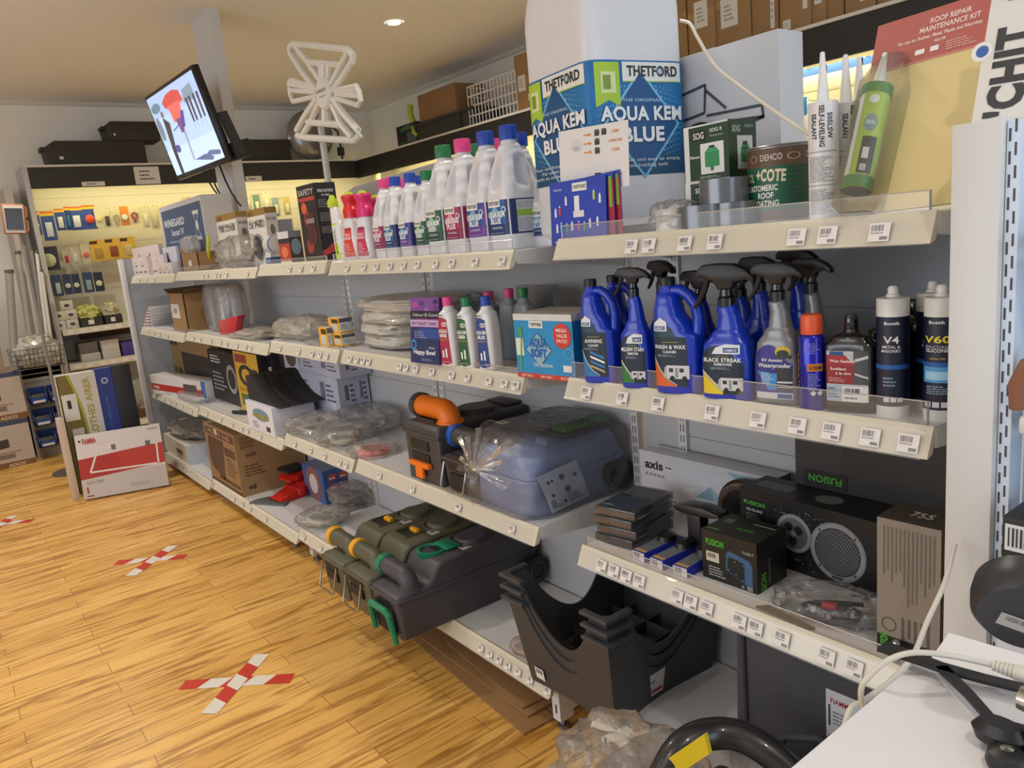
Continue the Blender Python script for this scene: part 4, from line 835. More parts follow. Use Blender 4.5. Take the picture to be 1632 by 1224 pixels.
# tall dark boxes at back right
def pr_dk(k, w, h): k.rect(0, 0, w, h, '#26282c'); k.rect(w*.05, h*.06, w*.4, h*.25, '#08090a', 1); fus(k, w*.225, h*.11, h*.08, w*.3, 2, 0, True, '#3f9a2e'); k.circ(w*.75, h*.65, h*.42, '#15161a', 1, h*.5); k.circ(w*1.2, h*.5, h*.3, '#1b1d21', 1)
Y = 1.60; xa, xb = at_y(1268, .9, Y), at_y(1535, .9, Y); zl = z+.001
p = Vector((xa-.03, Y+.06, z)); hl = zabove(p, 765)-z
hl = .115
carton('speaker_box', 'dark grey speaker box standing behind, lower one under the upturned box', 'box', (p, 0, xb-xa+.04, hl), .085, '#24262b', None, 'black boxes with green lettering')
def pr_dk2(k, w, h): k.rect(0, 0, w, h, '#2b2d32'); k.rect(w*.06, h*.26, w*.33, h*.42, '#08090a', 4.6); fus(k, w*.195, h*.375, h*.065, w*.21, 6, PI, c='#3f9a2e'); k.circ(w*.55, h*.5, h*.42, '#1f2125', 1, n=40); k.circ(w*.82, h*.45, h*.26, '#222428', 2.2, h*.36, n=36); k.circ(w*.88, h*.3, h*.1, '#1a1b1f', 3.4)
carton('speaker_box', 'dark grey box with upside-down green lettering under the middle shelf', 'box', (p+Vector((.0, -.012, hl)), 0, xb-xa+.03, S1[1]-.035-z-hl-.06), .095, '#2b2d32', {'front': pr_dk2}, 'black boxes with green lettering')
def pr_755(k, w, h):
    k.rect(0, 0, w, h, '#8d857b'); k.vlines(w*.1, h*.36, w*.95, h*.95, 13, '#6d665e', 1, 4); k.circ(w*.2, h*.22, w*.13, '#5d564e', 1, r0=w*.1); k.vlines(w*.4, h*.05, w*.9, h*.3, 5, '#5d564e', 1, 7); k.rect(0, 0, w*.98, h*.13, '#101210', 1); k.text('FUSION', w*.18, h*.02, w*.12, FG, 3, h*.12, 'l', PI/2, .045)
def pr_755t(k, w, h): k.rect(0, 0, w, h, '#4a4540'); k.text('755', w*.55, h*.35, h*.25, '#d5d0c8', 2, w*.35)
p, rz, w, h = place((1399, 1030), (1500, 1012), 820, z)
Yq = 1.345; xa, xb = at_y(1398, z, Yq), at_y(1497, z+.1, Yq); p = Vector((xa, Yq, z))
carton('speaker_box', 'tall taupe box with small print standing by the right post', 'box', (p, .03, xb-xa, zabove(p, 823)-z), .10, '#857d74', {'front': pr_755, 'top': pr_755t, 'right': lambda k, w, h: k.rect(0, 0, w, h, '#5a4a3c')}, 'black boxes with green lettering')
# bag with cable
q = onZ(1318, 985, z); t = thing('bagged_cable', 'clear bag holding a black cable with a red plug', 'bag', (q.x, 1.40, z), .25)
mb = MB(); hose(mb, (0, 0, .002), .055, 2.4, .004, mat('#151517', .4), 3, .45); mb.tube([(-.03, -.01, .03), (.03, .0, .036), (.06, .02, .03)], .005, mat('#151517', .4)); mb.build('cable', t)
mb = MB(); mb.tube([(-.01, -.015, .03), (.018, -.018, .033)], .008, '#b32626', 12); mb.build('red_plug', t)
mb = MB()
for a_ in ((-.025, -.03), (.01, -.045), (.05, -.02)): mb.lathe([(.0001, .012), (.006, .012), (.008, .002), (.0001, 0)], mat('#c9ccd0', .15, .9), 12, (a_[0], a_[1], .018))
mb.build('metal_fittings', t); bag('clear_bag', '', '', (0, 0, 0), (.22, .13, .06), 0, 8, film('#e8ecf0', .05), parent=t)
q = onZ(1255, 953, z); mb = MB(); mb.prism([(0, 0), (.13, -.02), (.14, -.012), (.02, .02)], 0, .006, '#2a2522', 'z'); tag(mb.build('brown_strap', None, (at_y(1205, z, 1.325), 1.325, z), (0, 0, .1)), 'flat dark brown strip lying in front of the amplifier box', 'strip')
t = thing('chrome_connector', 'small chrome knob against the foot of the taupe box', 'knob', (at_y(1428, z+.02, 1.325), 1.325, z))
mb = MB(); mb.lathe([(.0001, .0), (.008, 0), (.007, .012), (.004, .016), (.009, .024), (.010, .034), (.006, .042), (.0001, .044)], mat('#c9ccd0', .1, 1), 20); mb.build('knob', t)
# ================================================================ near bay, base: stacked crates, wheel box
def crate(i, label, loc, rz, sc_=1.0):
    t = thing('chock_crate', label, 'crate', loc, rz, 'nested grey crates'); M_ = mat('#3f4043', .5, bump=.15, scale=120); W_, D_, H_ = .42, .50, .28
    # open crate with deeply scooped front and side rims
    def rim(s, L):   # rim height along a side, s 0..1
        e = .17; 
        if s < e or s > 1-e: return H_
        q = (s-e)/(1-2*e); return H_-(H_*.62)*math.sin(PI*q)**.55
    th = .006; N = 28; mb = MB()
    def wallseg(P0, P1, nrm, scoop, tp=.05):
        P0, P1 = Vector(P0), Vector(P1); vs = []
        for j in range(N+1):
            s = j/N; p_ = P0.lerp(P1, s); hz = rim(s, 0) if scoop else H_
            c_ = Vector((W_/2, D_/2, 0)); inn = (c_-p_); inn.z = 0; inn.normalize()
            for o_ in (0, th):
                vs.append(p_+nrm*(-o_)+inn*tp); vs.append(p_+nrm*(-o_)+Vector((0, 0, hz))+inn*tp*(1-hz/H_))
        fs = []
        for j in range(N):
            a_, b_ = j*4, (j+1)*4; fs += [(a_, b_, b_+1, a_+1), (b_+2, a_+2, a_+3, b_+3), (a_+1, b_+1, b_+3, a_+3)]
        mb.add(vs, fs, M_)
    wallseg((0, 0, 0), (W_, 0, 0), Vector((0, -1, 0)), True); wallseg((W_, 0, 0), (W_, D_, 0), Vector((1, 0, 0)), True)
    wallseg((W_, D_, 0), (0, D_, 0), Vector((0, 1, 0)), False); wallseg((0, D_, 0), (0, 0, 0), Vector((-1, 0, 0)), True)
    mb.box((.05, .05, 0), (W_-.05, D_-.05, .006), M_)
    mb.build('shell', t, sharp=.3)
    mb = MB()
    for x in (.1, .2, .3): mb.box((x, .055, .006), (x+.004, D_-.055, .05 if i == 2 else .02), M_)
    for y in (.11, .2, .3, .38): mb.box((.055, y, .006), (W_-.055, y+.004, .05 if i == 2 else .02), M_)
    mb.build('floor_ribs', t)
    for cx, cy, sx, sy in ((0, 0, 1, 1), (W_, 0, -1, 1), (W_, D_, -1, -1), (0, D_, 1, -1)):
        mb = MB(); mb.prism([(cx-.016*sx, cy-.016*sy), (cx+.085*sx, cy-.016*sy), (cx+.085*sx, cy+.004*sy), (cx+.02*sx, cy+.004*sy), (cx+.004*sx, cy+.02*sy), (cx+.004*sx, cy+.085*sy), (cx-.016*sx, cy+.085*sy)][::int(sx*sy)], H_-.001, H_+.011, M_, 'z', .003); mb.build('corner_lip', t)
    if i == 0:
        mb = MB(); k = Ink(mb, mapf((W_-.05+.002, 0, 0), (0, 1, 0), (.178, 0, 1))); k.rect(.12, .02, .25, .10, '#d5d5d2'); k.barcode(.13, .06, .17, .09, L=1); k.text('Level', .19, .065, .014, '#2a2c30', 1, .035); k.lines(.13, .03, .24, .055, 3, '#55585c', 1); k.rect(.2, .03, .245, .04, '#b02a2a', 2); o = mb.build('side_label', t)
        mb = MB(); k = Ink(mb, mapf((0, .043, 0), (1, 0, 0), (0, -.16, 1))); k.rect(.06, .025, .10, .065, '#e0e0de', 20); k.barcode(.065, .045, .095, .06, L=21); mb.build('price_sticker', t)
    return t
cw = onZ(968, 1150, S1[3]-.03)
CR = Vector((-1.775, 1.235, S1[3]))
for i, lb in enumerate(('dark grey plastic crate, bottom of the nested stack of three', 'dark grey plastic crate, middle of the nested stack of three', 'dark grey plastic crate, top of the nested stack of three')):
    crate(i, lb, CR+Vector((.0, 0, 0.0+.036*i)), math.radians(1))
# large grey wheel-step box
def pr_fst(k, w, h): k.rect(0, 0, w, h, '#cfd2d6')
t = thing('step_box', 'dark grey moulded step with white label on the base shelf', 'step', (at_y(1208, .3, 1.42), 1.33, S1[3]+.002), math.radians(2)); M_ = mat('#3b3d44', .5, bump=.1, scale=100)
mb = MB(); o = [(-.03, 0), (.50, 0), (.50, .43), (.47, .445), (.03, .445), (.0, .42), (-.01, .1), (-.035, .07)]
mb.prism(o, .02, .12, M_, 'y', .006); mb.build('panel', t)
mb = MB(); mb.tube([(.06, .02, .02), (.07, .018, .12), (.12, .016, .19), (.20, .016, .225), (.30, .016, .225), (.38, .016, .19), (.43, .018, .1)], .008, M_, 8); mb.prism([(.075, .0)]+[(.245-.17*math.cos(PI*i/16), .20*math.sin(PI*i/16)) for i in range(17)], .012, .02, mat('#303238', .5), 'y'); mb.build('wheel_arch', t)
mb = MB(); mb.tube([(.02, .018, .41), (.02, .016, .05)], .006, M_, 8); mb.tube([(.02, .018, .41), (.48, .018, .41)], .006, M_, 8)
mb.lathe([(.0001, -.004), (.018, -.004), (.022, 0), (.022, .02)], M_, 20, (-.012, .02, .045), 'y'); mb.build('rim', t)
for i in range(5): mb = MB(); mb.box((.09+.08*i, .0185, .415-.0), (.145+.08*i, .02, .43), '#101114'); mb.build('vent_slot', t)
mb = MB(); k = Ink(mb, mapf((0, .0195, 0), (1, 0, 0), (0, 0, 1))); k.rect(.22, .24, .42, .355, '#c9ccd2'); k.text('FIAMMA', .255, .325, .012, '#9c2830', 1, .05); k.rect(.225, .27, .23, .32, '#3a4560', 1); k.lines(.235, .275, .30, .31, 4, '#7c7f88', 1); k.text('STEP', .38, .30, .009, '#3a3c44', 1, .03); k.rect(.225, .243, .26, .248, '#9c2830', 1); k.circ(.31, .262, .008, '#6a6d76', 1, n=4); k.circ(.34, .262, .008, '#8c2830', 1); k.rect(.22, .19, .34, .235, '#cdd0d6'); k.rect(.225, .195, .26, .2, '#9c2830', 1); mb.build('label', t)
# ================================================================ second bay
def depth_for(x, Y, z, px_):
    lo, hi = Y, Y+3
    for _ in range(40):
        m_ = (lo+hi)/2
        if proj((x, m_, z))[0] < px_: lo = m_
        else: hi = m_
    return lo-Y
def abox(pl, pc, pr, Y, ytop, z, dmax=None):
    """axis-aligned box on height z with front at Y: picture columns of left edge, near corner and right-back edge (at mid height), row of the top near corner"""
    zz = z+.05
    for _ in range(3): xl, xc = at_y(pl, zz, Y), at_y(pc, zz, Y); h = zabove(Vector((xc, Y, 0)), ytop)-z; zz = z+h/2
    d = depth_for(xc, Y, zz, pr)
    if dmax: d = min(d, dmax)
    return (Vector((xl, Y, z)), 0.0, xc-xl, h), d
def ab(name, label, cat, pl, pc, pr, Y, ytop, z, m, prints=None, group=None, dmax=None, rz=0.0):
    P, d = abox(pl, pc, pr, Y, ytop, z, dmax); return carton(name, label, cat, (P[0], rz, P[2], P[3]), d, m, prints, group)
WHT = mat('#dcdde2', .3, coat=.25)
CAPS = {'green': '#1f7a4a', 'pink': '#e0468c', 'blue': '#2348b0'}
LBL = {'green': ('#2d6a4a', '#1c4a34', ('AQUA KEM', 'GREEN')), 'pink': ('#b02c5c', '#8a1f48', ('AQUA RINSE', 'PLUS')), 'blue': ('#1d5aa8', '#14306a', ('AQUA KEM', 'BLUE')), 'lav': ('#244aa0', '#6a3a96', ('AQUA KEM', 'BLUE'))}
def kem(label, loc, h, w, d_, kind, rz=0.0, prt=True, group='toilet fluid bottles'):
    t = thing('fluid_bottle', label, 'bottle', loc, rz, group); a, b_ = w/2, d_/2
    S0 = [(0, -a*.93, a*.93, -b_*.93, b_*.93, 4.5), (.012*h, -a*.97, a*.97, -b_*.97, b_*.97, 5), (.10*h, -a*.97, a*.97, -b_*.97, b_*.97, 5), (.115*h, -a, a, -b_, b_, 5), (.42*h, -a, a, -b_, b_, 5), (.50*h, -a*.97, a*.97, -b_*.97, b_*.97, 4), (.64*h, -a*.84, a*.84, -b_*.82, b_*.82, 3), (.76*h, -a*.68, a*.68, -b_*.62, b_*.62, 2.6), (.83*h, -a*.56, a*.56, -b_*.48, b_*.48, 2.3), (.865*h, -a*.44, a*.44, -b_*.36, b_*.36, 2), (.90*h, -a*.40, a*.40, -b_*.33, b_*.33, 2)]
    S = smooth_secs(S0, 6)
    def dent(p):
        q = p.z/h
        if .42 < q < .84:
            hw = a*(1-.45*max(0, (q-.46)/.36)); hb = b_*(1-.5*max(0, (q-.46)/.36)); gz = math.exp(-((q-.62)/.11)**4)
            p.y -= math.copysign(b_*.42*gz*math.exp(-((p.x+a*.05)/(hw*.42))**4), p.y) if abs(p.y) > hb*.5 else 0
            p.x -= math.copysign(a*.36*gz*math.exp(-((p.y)/(hb*.36))**4), p.x) if abs(p.x) > hw*.5 else 0
        if q < .09:
            an = math.atan2(p.y/b_, p.x/a); f = 1-.02*(.5+.5*math.cos(an*34)); p.x *= f; p.y *= f
        return p
    mb = MB(); mb.loft(S, WHT, 84, dent); mb.build('body', t, sharp=1.2)
    ck = 'blue' if kind == 'lav' else kind; r = a*.46
    mb = MB(); mb.lathe([(.0001, h), (r*.95, h), (r, h-.002), (r*1.04, .885*h), (.0001, .885*h)], mat(CAPS[ck], .4), 28)
    for i in range(20):
        an = 2*PI*i/20; mb.box((r*math.cos(an)-.0006, r*math.sin(an)-.0006, .89*h), (r*math.cos(an)+.0008, r*math.sin(an)+.0008, h-.003), CAPS[ck])
    mb.build('cap', t)
    if prt:
        c1, c2, wd = LBL[kind]; mb = MB(); e = 5
        f = lambda u, v, o: (u, -(b_)*(1-min(.999, abs(u/a))**e)**(1/e)-.0008-o, v)
        k = Ink(mb, f, 1, 1, .0003, a/5); z0, z1 = .13*h, .41*h; H = z1-z0
        k.rect(-a*.94, z0, a*.94, z1, c2); k.rect(-a*.94, z0+H*.3, a*.7, z1, c1, 0.5); k.rect(-a*.94, z0+H*.26, a*.94, z0+H*.31, c2, 1); k.nu = 1
        k.strip([(-a*.8, z0+H*.5), (-a*.3, z0+H*.5), (a*.5, z0+H*.5)], [(-a*.8, z0+H*.5), (-a*.1, z0+H*.86), (a*.5, z0+H*.5)], '#7fb0c8' if ck == 'blue' else ('#9fc8a8' if kind == 'green' else '#e29ab8'), 1.2)
        k.nu = 1; k.thetford(-a*.15, z1-H*.09, a*1.05, 2); k.circ(a*.6, z1-H*.28, a*.16, '#c9d6e2', 2, r0=a*.10)
        k.text(wd[0], -a*.08, z0+H*.52, H*.15, '#e8ecee', 3, a*1.5, bold=.045); k.text(wd[1], -a*.08, z0+H*.33, H*.15, '#e8ecee', 3, a*.85, bold=.045); k.text('ORIGINAL' if kind != 'lav' else 'LAVENDER', 0, z0+H*.18, H*.06, '#c9d2dc', 3, a*.9); k.rect(-a*.8, z0+H*.05, a*.5, z0+H*.065, '#9fb0c0', 3)
        mb.build('label', t)
        mb = MB(); g = lambda u, v, o: (a*(1-min(.999, abs(u/b_))**e)**(1/e)+.0008+o, u, v); k = Ink(mb, g, 1, 1, .0003, b_/5)
        k.rect(-b_*.94, z0, b_*.94, z1, '#1a2c66' if ck == 'blue' else c2); k.rect(-b_*.55, z0+H*.05, b_*.85, z1-H*.04, '#c5cad2', 1); k.rect(-b_*.55, z0+H*.5, b_*.85, z0+H*.68, '#8cba3c', 2); k.lines(-b_*.5, z0+H*.1, b_*.8, z0+H*.45, 7, '#8d93a0', 2); k.lines(-b_*.5, z0+H*.72, b_*.8, z0+H*.92, 4, '#8d93a0', 2); mb.build('back_label', t)
    return t
z = S2[0]
def krow(items, Y, w, d_):
    for px_, yt, kind, lb in items:
        x = at_y(px_, z+.3, Y+d_/2); p = Vector((x, Y+d_/2, z)); h = zabove(Vector((x, Y+d_/2, 0)), yt)-z; kem(lb, p, h, w, d_, kind)
wL = (at_y(777, z+.2, 1.36)-at_y(740, z+.2, 1.36))*.93
krow([(707, 232, 'green', 'large white bottle with green cap at the front of the top shelf'), (738, 222, 'pink', 'large white bottle with pink cap, second of the four large ones'), (775, 210, 'lav', 'large white bottle with blue cap and blue-purple label'), (811, 200, 'blue', 'largest-looking white bottle with blue cap next to the giant jug')], 1.355, wL, .135)
wS_ = (at_y(650, z+.15, 1.36)-at_y(629, z+.15, 1.36))*.93
krow([(609, 286, 'pink', 'small white bottle with pink cap and pink label'), (627, 282, 'blue', 'small white bottle with blue cap and plain blue label'), (651, 276, 'lav', 'small white bottle with blue cap and purple-edged label'), (677, 272, 'green', 'small white bottle with green cap beside the large bottles')], 1.355, wS_, .10)
for px_, yt, kind, Y, lb, w_, in ((757, 230, 'green', 1.50, 'large bottle with green cap in the second row', wL), (792, 222, 'pink', 1.50, 'large bottle with pink cap in the second row', wL), (829, 212, 'blue', 1.50, 'large bottle with blue cap in the second row by the giant jug', wL), (638, 285, 'pink', 1.47, 'small bottle with pink cap in the second row', wS_), (665, 280, 'blue', 1.47, 'small bottle with blue cap in the second row', wS_), (692, 275, 'blue', 1.47, 'small bottle with blue cap half hidden by the large green-capped one', wS_), (622, 282, 'pink', 1.57, 'small bottle with pink cap in the rear row', wS_), (868, 250, 'blue', 1.44, 'large blue-labelled bottle squeezed against the giant jug', wL)):
    x = at_y(px_, z+.3, Y+.05); p = Vector((x, Y+.05, z)); kem(lb, p, zabove(p, yt)-z, w_*.95, .095, kind, 0, px_ > 860)
def rinse(label, px_, yt, yb, cap, lab, w):
    Y = 1.37; x = at_y(px_, z+.1, Y); p = Vector((x, Y, z)); h = zabove(p, yt)-z; a = w/2; t = thing('rinse_bottle', label, 'bottle', p, .15, 'red and pink capped rinse bottles')
    S = smooth_secs([(0, -a*.8, a*.8, -a*.5, a*.5, 3), (.02*h, -a*.9, a*.9, -a*.6, a*.6, 3.5), (.3*h, -a*.95, a*.95, -a*.62, a*.62, 3.5), (.52*h, -a*.7, a*.7, -a*.5, a*.5, 2.6), (.66*h, -a*.5, a*.5, -a*.42, a*.42, 2.2)])
    mb = MB(); mb.loft(S, WHT, 36); mb.build('body', t, sharp=1)
    mb = MB(); mb.loft(smooth_secs([(.62*h, -a*.62, a*.62, -a*.5, a*.5, 2.6), (.72*h, -a*.66, a*.66, -a*.52, a*.52, 2.6), (.80*h, -a*.5, a*.5, -a*.42, a*.42, 2.4), (.93*h, -a*.68, a*.68, -a*.5, a*.5, 2.8), (.95*h, -a*.6, a*.6, -a*.45, a*.45, 2.6)]), mat(cap, .35), 30); mb.build('cap', t, sharp=1)
    mb = MB(); mb.lathe([(a*.35, .95*h), (a*.3, .985*h), (.0001, h)], '#b7cf2c', 16); mb.build('nozzle_tip', t)
    mb = MB(); f = secfn(S); k = Ink(mb, lambda u, v, o: f(u, v, o+.0006), 6, 3, .0003); k.strip([(-a*.68+a*1.36*i/6, .06*h) for i in range(7)], [(-a*.4+a*.8*i/6, .48*h) for i in range(7)], lab, 0); k.nv = 1; k.text('THETFORD', 0, .44*h, .02*h, '#26282c', 2, a*.7); k.text('AQUA', 0, .36*h, .035*h, '#f0e6e6', 2, a*.7); k.text('RINSE', 0, .31*h, .035*h, '#f0e6e6', 2, a*.85); k.lines(-a*.4, .12*h, a*.4, .26*h, 5, '#e6b0b0', 2); mb.build('label', t)
    return t
wr = (at_y(584, z+.1, 1.37)-at_y(564, z+.1, 1.37))*.98
rinse('white rinse bottle with red cap and green tip', 564, 305, 405, '#d01f2c', '#d63a2e', wr); rinse('white rinse bottle with magenta cap, right of the red-capped one', 585, 303, 403, '#d4226e', '#c22a5c', wr)
q = rinse('white rinse bottle with magenta cap in the second row', 579, 305, 403, '#d4226e', '#c22a5c', wr*.9); q.location.y = 1.47; q.location.x = at_y(577, z+.2, 1.47)
q = rinse('rinse bottle with crimson cap in the second row beside the small bottles', 600, 305, 403, '#b81f4a', '#c22a5c', wr*.9); q.location.y = 1.47; q.location.x = at_y(600, z+.2, 1.47)
# lime duck-neck cleaner
x = at_y(543, z+.1, 1.38); t = thing('toilet_cleaner', 'white bottle with lime green cap and bent neck at the shelf end', 'bottle', (x, 1.38, z), .1)
mb = MB(); S = smooth_secs([(0, -.03, .03, -.02, .02, 3.5), (.13, -.034, .030, -.022, .022, 3.5), (.18, -.04, .012, -.018, .018, 2.6), (.225, -.045, -.01, -.014, .014, 2.2)]); mb.loft(S, WHT, 32); mb.build('body', t, sharp=1)
mb = MB(); mb.lathe([(.021, .215), (.022, .235), (.013, .25), (.009, .262), (.0001, .264)], '#b7cf1e', 24, (-.028, 0, 0)); mb.build('cap', t)
mb = MB(); f = secfn(S); k = Ink(mb, lambda u, v, o: f(u, v, o+.0006), 6, 1, .0003); k.rect(-.026, .01, .026, .15, '#c8dc3c'); k.text('BOWL', .0, .03, .012, '#5f7a20', 1, .1, 'l', PI/2); mb.build('label', t)
mb = MB(); a_ = at_y(552, 1.7, 1.72); b_ = at_y(735, 1.7, 1.72); zt1 = onY(552, 299, 1.72).z; mb.prism([(a_, S2[0]), (b_, S2[0]), (b_, zt1+.02), (a_+.12, zt1-.005), (a_, zt1-.03)], 1.72, 1.735, '#9b9a9c', 'y'); tag(mb.build('grey_board'), 'plain grey board standing behind the toilet fluid bottles', 'board')
# ---- middle shelf
z = S2[1]
MILK = mat('#c4c1b8', .35, alpha=.92, bump=.6, scale=30, coat=.3); 
bx = at_y(628, z+.05, 1.45)
for i in range(4):
    bag('mat_bag', ['milky plastic bag of folded sheeting at the bottom of the stack of four', 'milky plastic bag of folded sheeting, second from the bottom', 'milky plastic bag of folded sheeting, second from the top', 'topmost milky plastic bag, spreading to the right above the purple pouch'][i], 'bag', (bx+[0, -.03, .01, .05][i], 1.54, z+.047*i), (.40+(.16 if i == 3 else 0), .34, .062), .04*(i-1), 11+i, MILK, 'stacked milky bags', .35, .10, 2.6)
def yb(lb, pl, pc, pr, Y, yt, zz): return ab('small_box', lb, 'box', pl, pc, pr, Y, yt, zz, '#d8d9dc', {'front': lambda k, w, h: (k.rect(0, 0, w, h, '#e8a81e'), k.rect(w*.2, h*.15, w*.8, h*.6, '#c9c6bc', 1), k.rect(w*.3, h*.65, w*.9, h*.9, '#3a3020', 1)), 'right': lambda k, w, h: (k.rect(0, h*.7, w, h*.95, '#5a5e64', 1), k.rect(0, 0, w, h*.12, '#e8a81e', 1), k.lines(w*.1, h*.25, w*.8, h*.6, 3, '#8a8d92', 1))}, 'small yellow and white boxes')
yb('yellow-ended small white box, lower one beside the milky bags', 530, 545, 566, 1.36, 533, z); 
zb_ = z+zabove(Vector((at_y(545, z, 1.36), 1.36, 0)), 533)-z
yb('yellow-ended small white box resting on the lower yellow box', 524, 541, 561, 1.365, 507, zb_); 
yb('yellow-fronted small box standing in front, left of the pair', 509, 522, 530, 1.335, 522, S3[1])
# purple pouch
def pr_pouch(k, w, h):
    k.rect(0, 0, w, h, '#1f2c62'); k.rect(0, h*.55, w, h, '#7a4a9c', 1)
    rr = random.Random(2)
    for i in range(12): k.circ(w*rr.uniform(.1, .9), h*rr.uniform(.62, .95), w*rr.uniform(.06, .14), ['#9a6ab8', '#b84a9a', '#5a2f80'][i % 3], 1.2, h*.04)
    k.rect(0, h*.68, w, h*.80, '#1a1622', 2); k.text('Odour-B-Gone', w*.52, h*.715, h*.05, '#d8d2e0', 3, w*.88, bold=.0); k.rect(0, h*.56, w, h*.66, '#c8a8d4', 2); k.text('RV TOILET TANK', w*.5, h*.585, h*.045, '#2a1a4a', 3, w*.86); k.rect(w*.3, h*.38, w, h*.53, '#2c4a9a', 2)
    k.circ(w*.12, h*.28, w*.1, '#3c8ad0', 2, r0=w*.06); k.text('Happy Bowl', w*.5, h*.14, h*.065, '#e4e8f0', 3, w*.75, bold=.03); k.text('Original', w*.75, h*.23, h*.03, '#c8d0e0', 3, w*.2); k.lines(w*.15, h*.38, w*.6, h*.5, 4, '#8a94c0', 3); k.lines(w*.4, h*.04, w*.9, h*.08, 2, '#8a94c0', 3)
A = onZ(656, 577, z); B_ = onZ(699, 582, z); t = sheet('cleaner_pouch', 'purple and navy stand-up pouch of toilet tank cleaner', 'pouch', [(655, 577), (700, 582), (637, 475)], [A.y, A.y, A.y+.03], mat('#4a2a70', .25), pr_pouch, thick=.03)
def conc(lb, px_, ybm, yt, cap, col, words, group='slim concentrate bottles', bodyc=WHT, dy=0.0):
    p = onZ(px_, ybm, z); p.y += .022; h = zabove(p, yt)-z; p.y += dy; w = wpx(p, 33); a = w/2
    t = thing('concentrate_bottle', lb, 'bottle', p, .25, group)
    S = smooth_secs([(0, -a*.92, a*.92, -a*.75, a*.75, 4), (.02*h, -a, a, -a*.85, a*.85, 5), (.60*h, -a, a, -a*.85, a*.85, 4.5), (.76*h, -a*.88, a*.9, -a*.8, a*.8, 3.5), (.84*h, -a*.5, a*.55, -a*.5, a*.5, 2.5), (.88*h, -a*.42, a*.45, -a*.42, a*.42, 2)])
    mb = MB(); mb.loft(S, bodyc, 44); mb.build('body', t, sharp=1)
    mb = MB(); mb.lathe([(.0001, h), (a*.48, h), (a*.5, h-.002), (a*.5, .875*h), (.0001, .875*h)], mat(CAPS[cap], .4), 24); mb.build('cap', t)
    if words:
        mb = MB(); f = secfn(S); k = Ink(mb, lambda u, v, o: f(u, v, o+.0006), 1, 1, .0003, a/4, h/16); k.strip([(-a*.93+a*1.5*i/6, .03*h+.01*h*abs(i-3)) for i in range(7)], [(-a*.93+a*1.3*i/6, (.76-.012*i)*h) for i in range(7)], col, 0); k.nv = 1
        k.thetford(-a*.45, .745*h, a*.95, 1); k.circ(-a*.05, .62*h, a*.2, '#e8e8e0', 1, r0=a*.12); k.circ(a*.2, .62*h, a*.2, '#e8e8e0', 1, r0=a*.12); k.text(words[0], -a*.2, .50*h, .045*h, '#eef0f0', 2, a*1.15, bold=.04); k.text(words[1], -a*.2, .435*h, .045*h, '#eef0f0', 2, a*.9, bold=.04); k.text('CONCENTRATED', -a*.2, .39*h, .018*h, '#c8b04a', 2, a*1.1); k.rect(-a*.5, .14*h, -a*.3, .24*h, '#e8ecee', 2); k.rect(-a*.1, .14*h, a*.1, .27*h, '#e8ecee', 2); k.rect(-a*.8, .07*h, a*.4, .075*h, '#c8ccd2', 2); mb.build('label', t)
    return t
conc('slim white bottle with pink cap and crimson label', 715, 584, 473, 'pink', '#a81f44', ('AQUA', 'RINSE')); conc('slim white bottle with green cap and green label', 744, 587, 474, 'green', '#1f5a2c', ('AQUA KEM', 'GREEN')); conc('slim white bottle with blue cap and blue label', 775, 590, 472, 'blue', '#1c3f8a', ('AQUA KEM', 'BLUE'))
GB = mat('#8e979f', .35)
conc('slim bottle with pink cap in the second row behind the crimson-labelled one', 744, 578, 470, 'pink', '', None, bodyc=GB, dy=.09); conc('slim bottle with pink cap in the second row, middle', 772, 582, 466, 'pink', '', None, bodyc=GB, dy=.10); conc('slim grey bottle with green cap, second row beside the roll pack', 802, 587, 464, 'green', '', None, bodyc=GB, dy=.08)
# toilet roll pack
p, rz, w, h = place((825, 600), (926, 609), 500, z)
t = thing('toilet_roll_pack', 'blue plastic-wrapped pack of toilet rolls beside the blue jugs', 'toilet rolls', p, .10)
t.location.y += .005; w *= .95
mb = MB(); W_ = mat('#d6d4ce', .5)
for i in range(3):
    for j in range(2): r_ = w/6*.98; mb.lathe([(.0001, .003), (r_, .003), (r_, h-.004), (r_*.4, h-.004), (r_*.38, h-.02), (.0001, h-.02)], W_, 28, (w/6+w/3*i, w/6+w/3*j+.002, 0))
mb.build('rolls', t)
mb = MB(); 
def wav(u, o): return -.002-.0015*math.sin(PI*((u/w*3) % 1))-o
k = Ink(mb, lambda u, v, o: (u, wav(u, o), v), 1, 1, .0005, w/24); k.rect(0, 0, w, h*.90, '#1f8fcc'); k.rect(0, 0, w, h*.075, '#c83c2c', 1); k.rect(0, h*.9, w, h, '#d2d6d4', 1)
for i in range(3): k.text('BEST DEAL', w*(.18+.34*i), h*.022, h*.03, '#eadcd6', 2, w*.2)
k.thetford(w*.40, h*.84, w*.24, 2); k.dia(w*.42, h*.45, w*.23, h*.27, '#1a3a5a', 1); k.dia(w*.42, h*.45, w*.215, h*.255, '#8fb8cc', 2)
k.text('AQUA', w*.42, h*.50, h*.12, '#1565b8', 4, w*.30, bold=.06); k.text('SOFT', w*.42, h*.34, h*.12, '#1565b8', 4, w*.28, bold=.06); k.text('THE ORIGINAL', w*.48, h*.19, h*.05, '#cfe4f0', 4, w*.34)
k.circ(w*.83, h*.68, w*.145, '#d23a2c', 3, h*.19); 
for i, s in enumerate(('MEGA', 'VALUE', 'PACK!')): k.text(s, w*.83, h*(.74-.08*i), h*.05, '#f0e8e4', 4, w*.17)
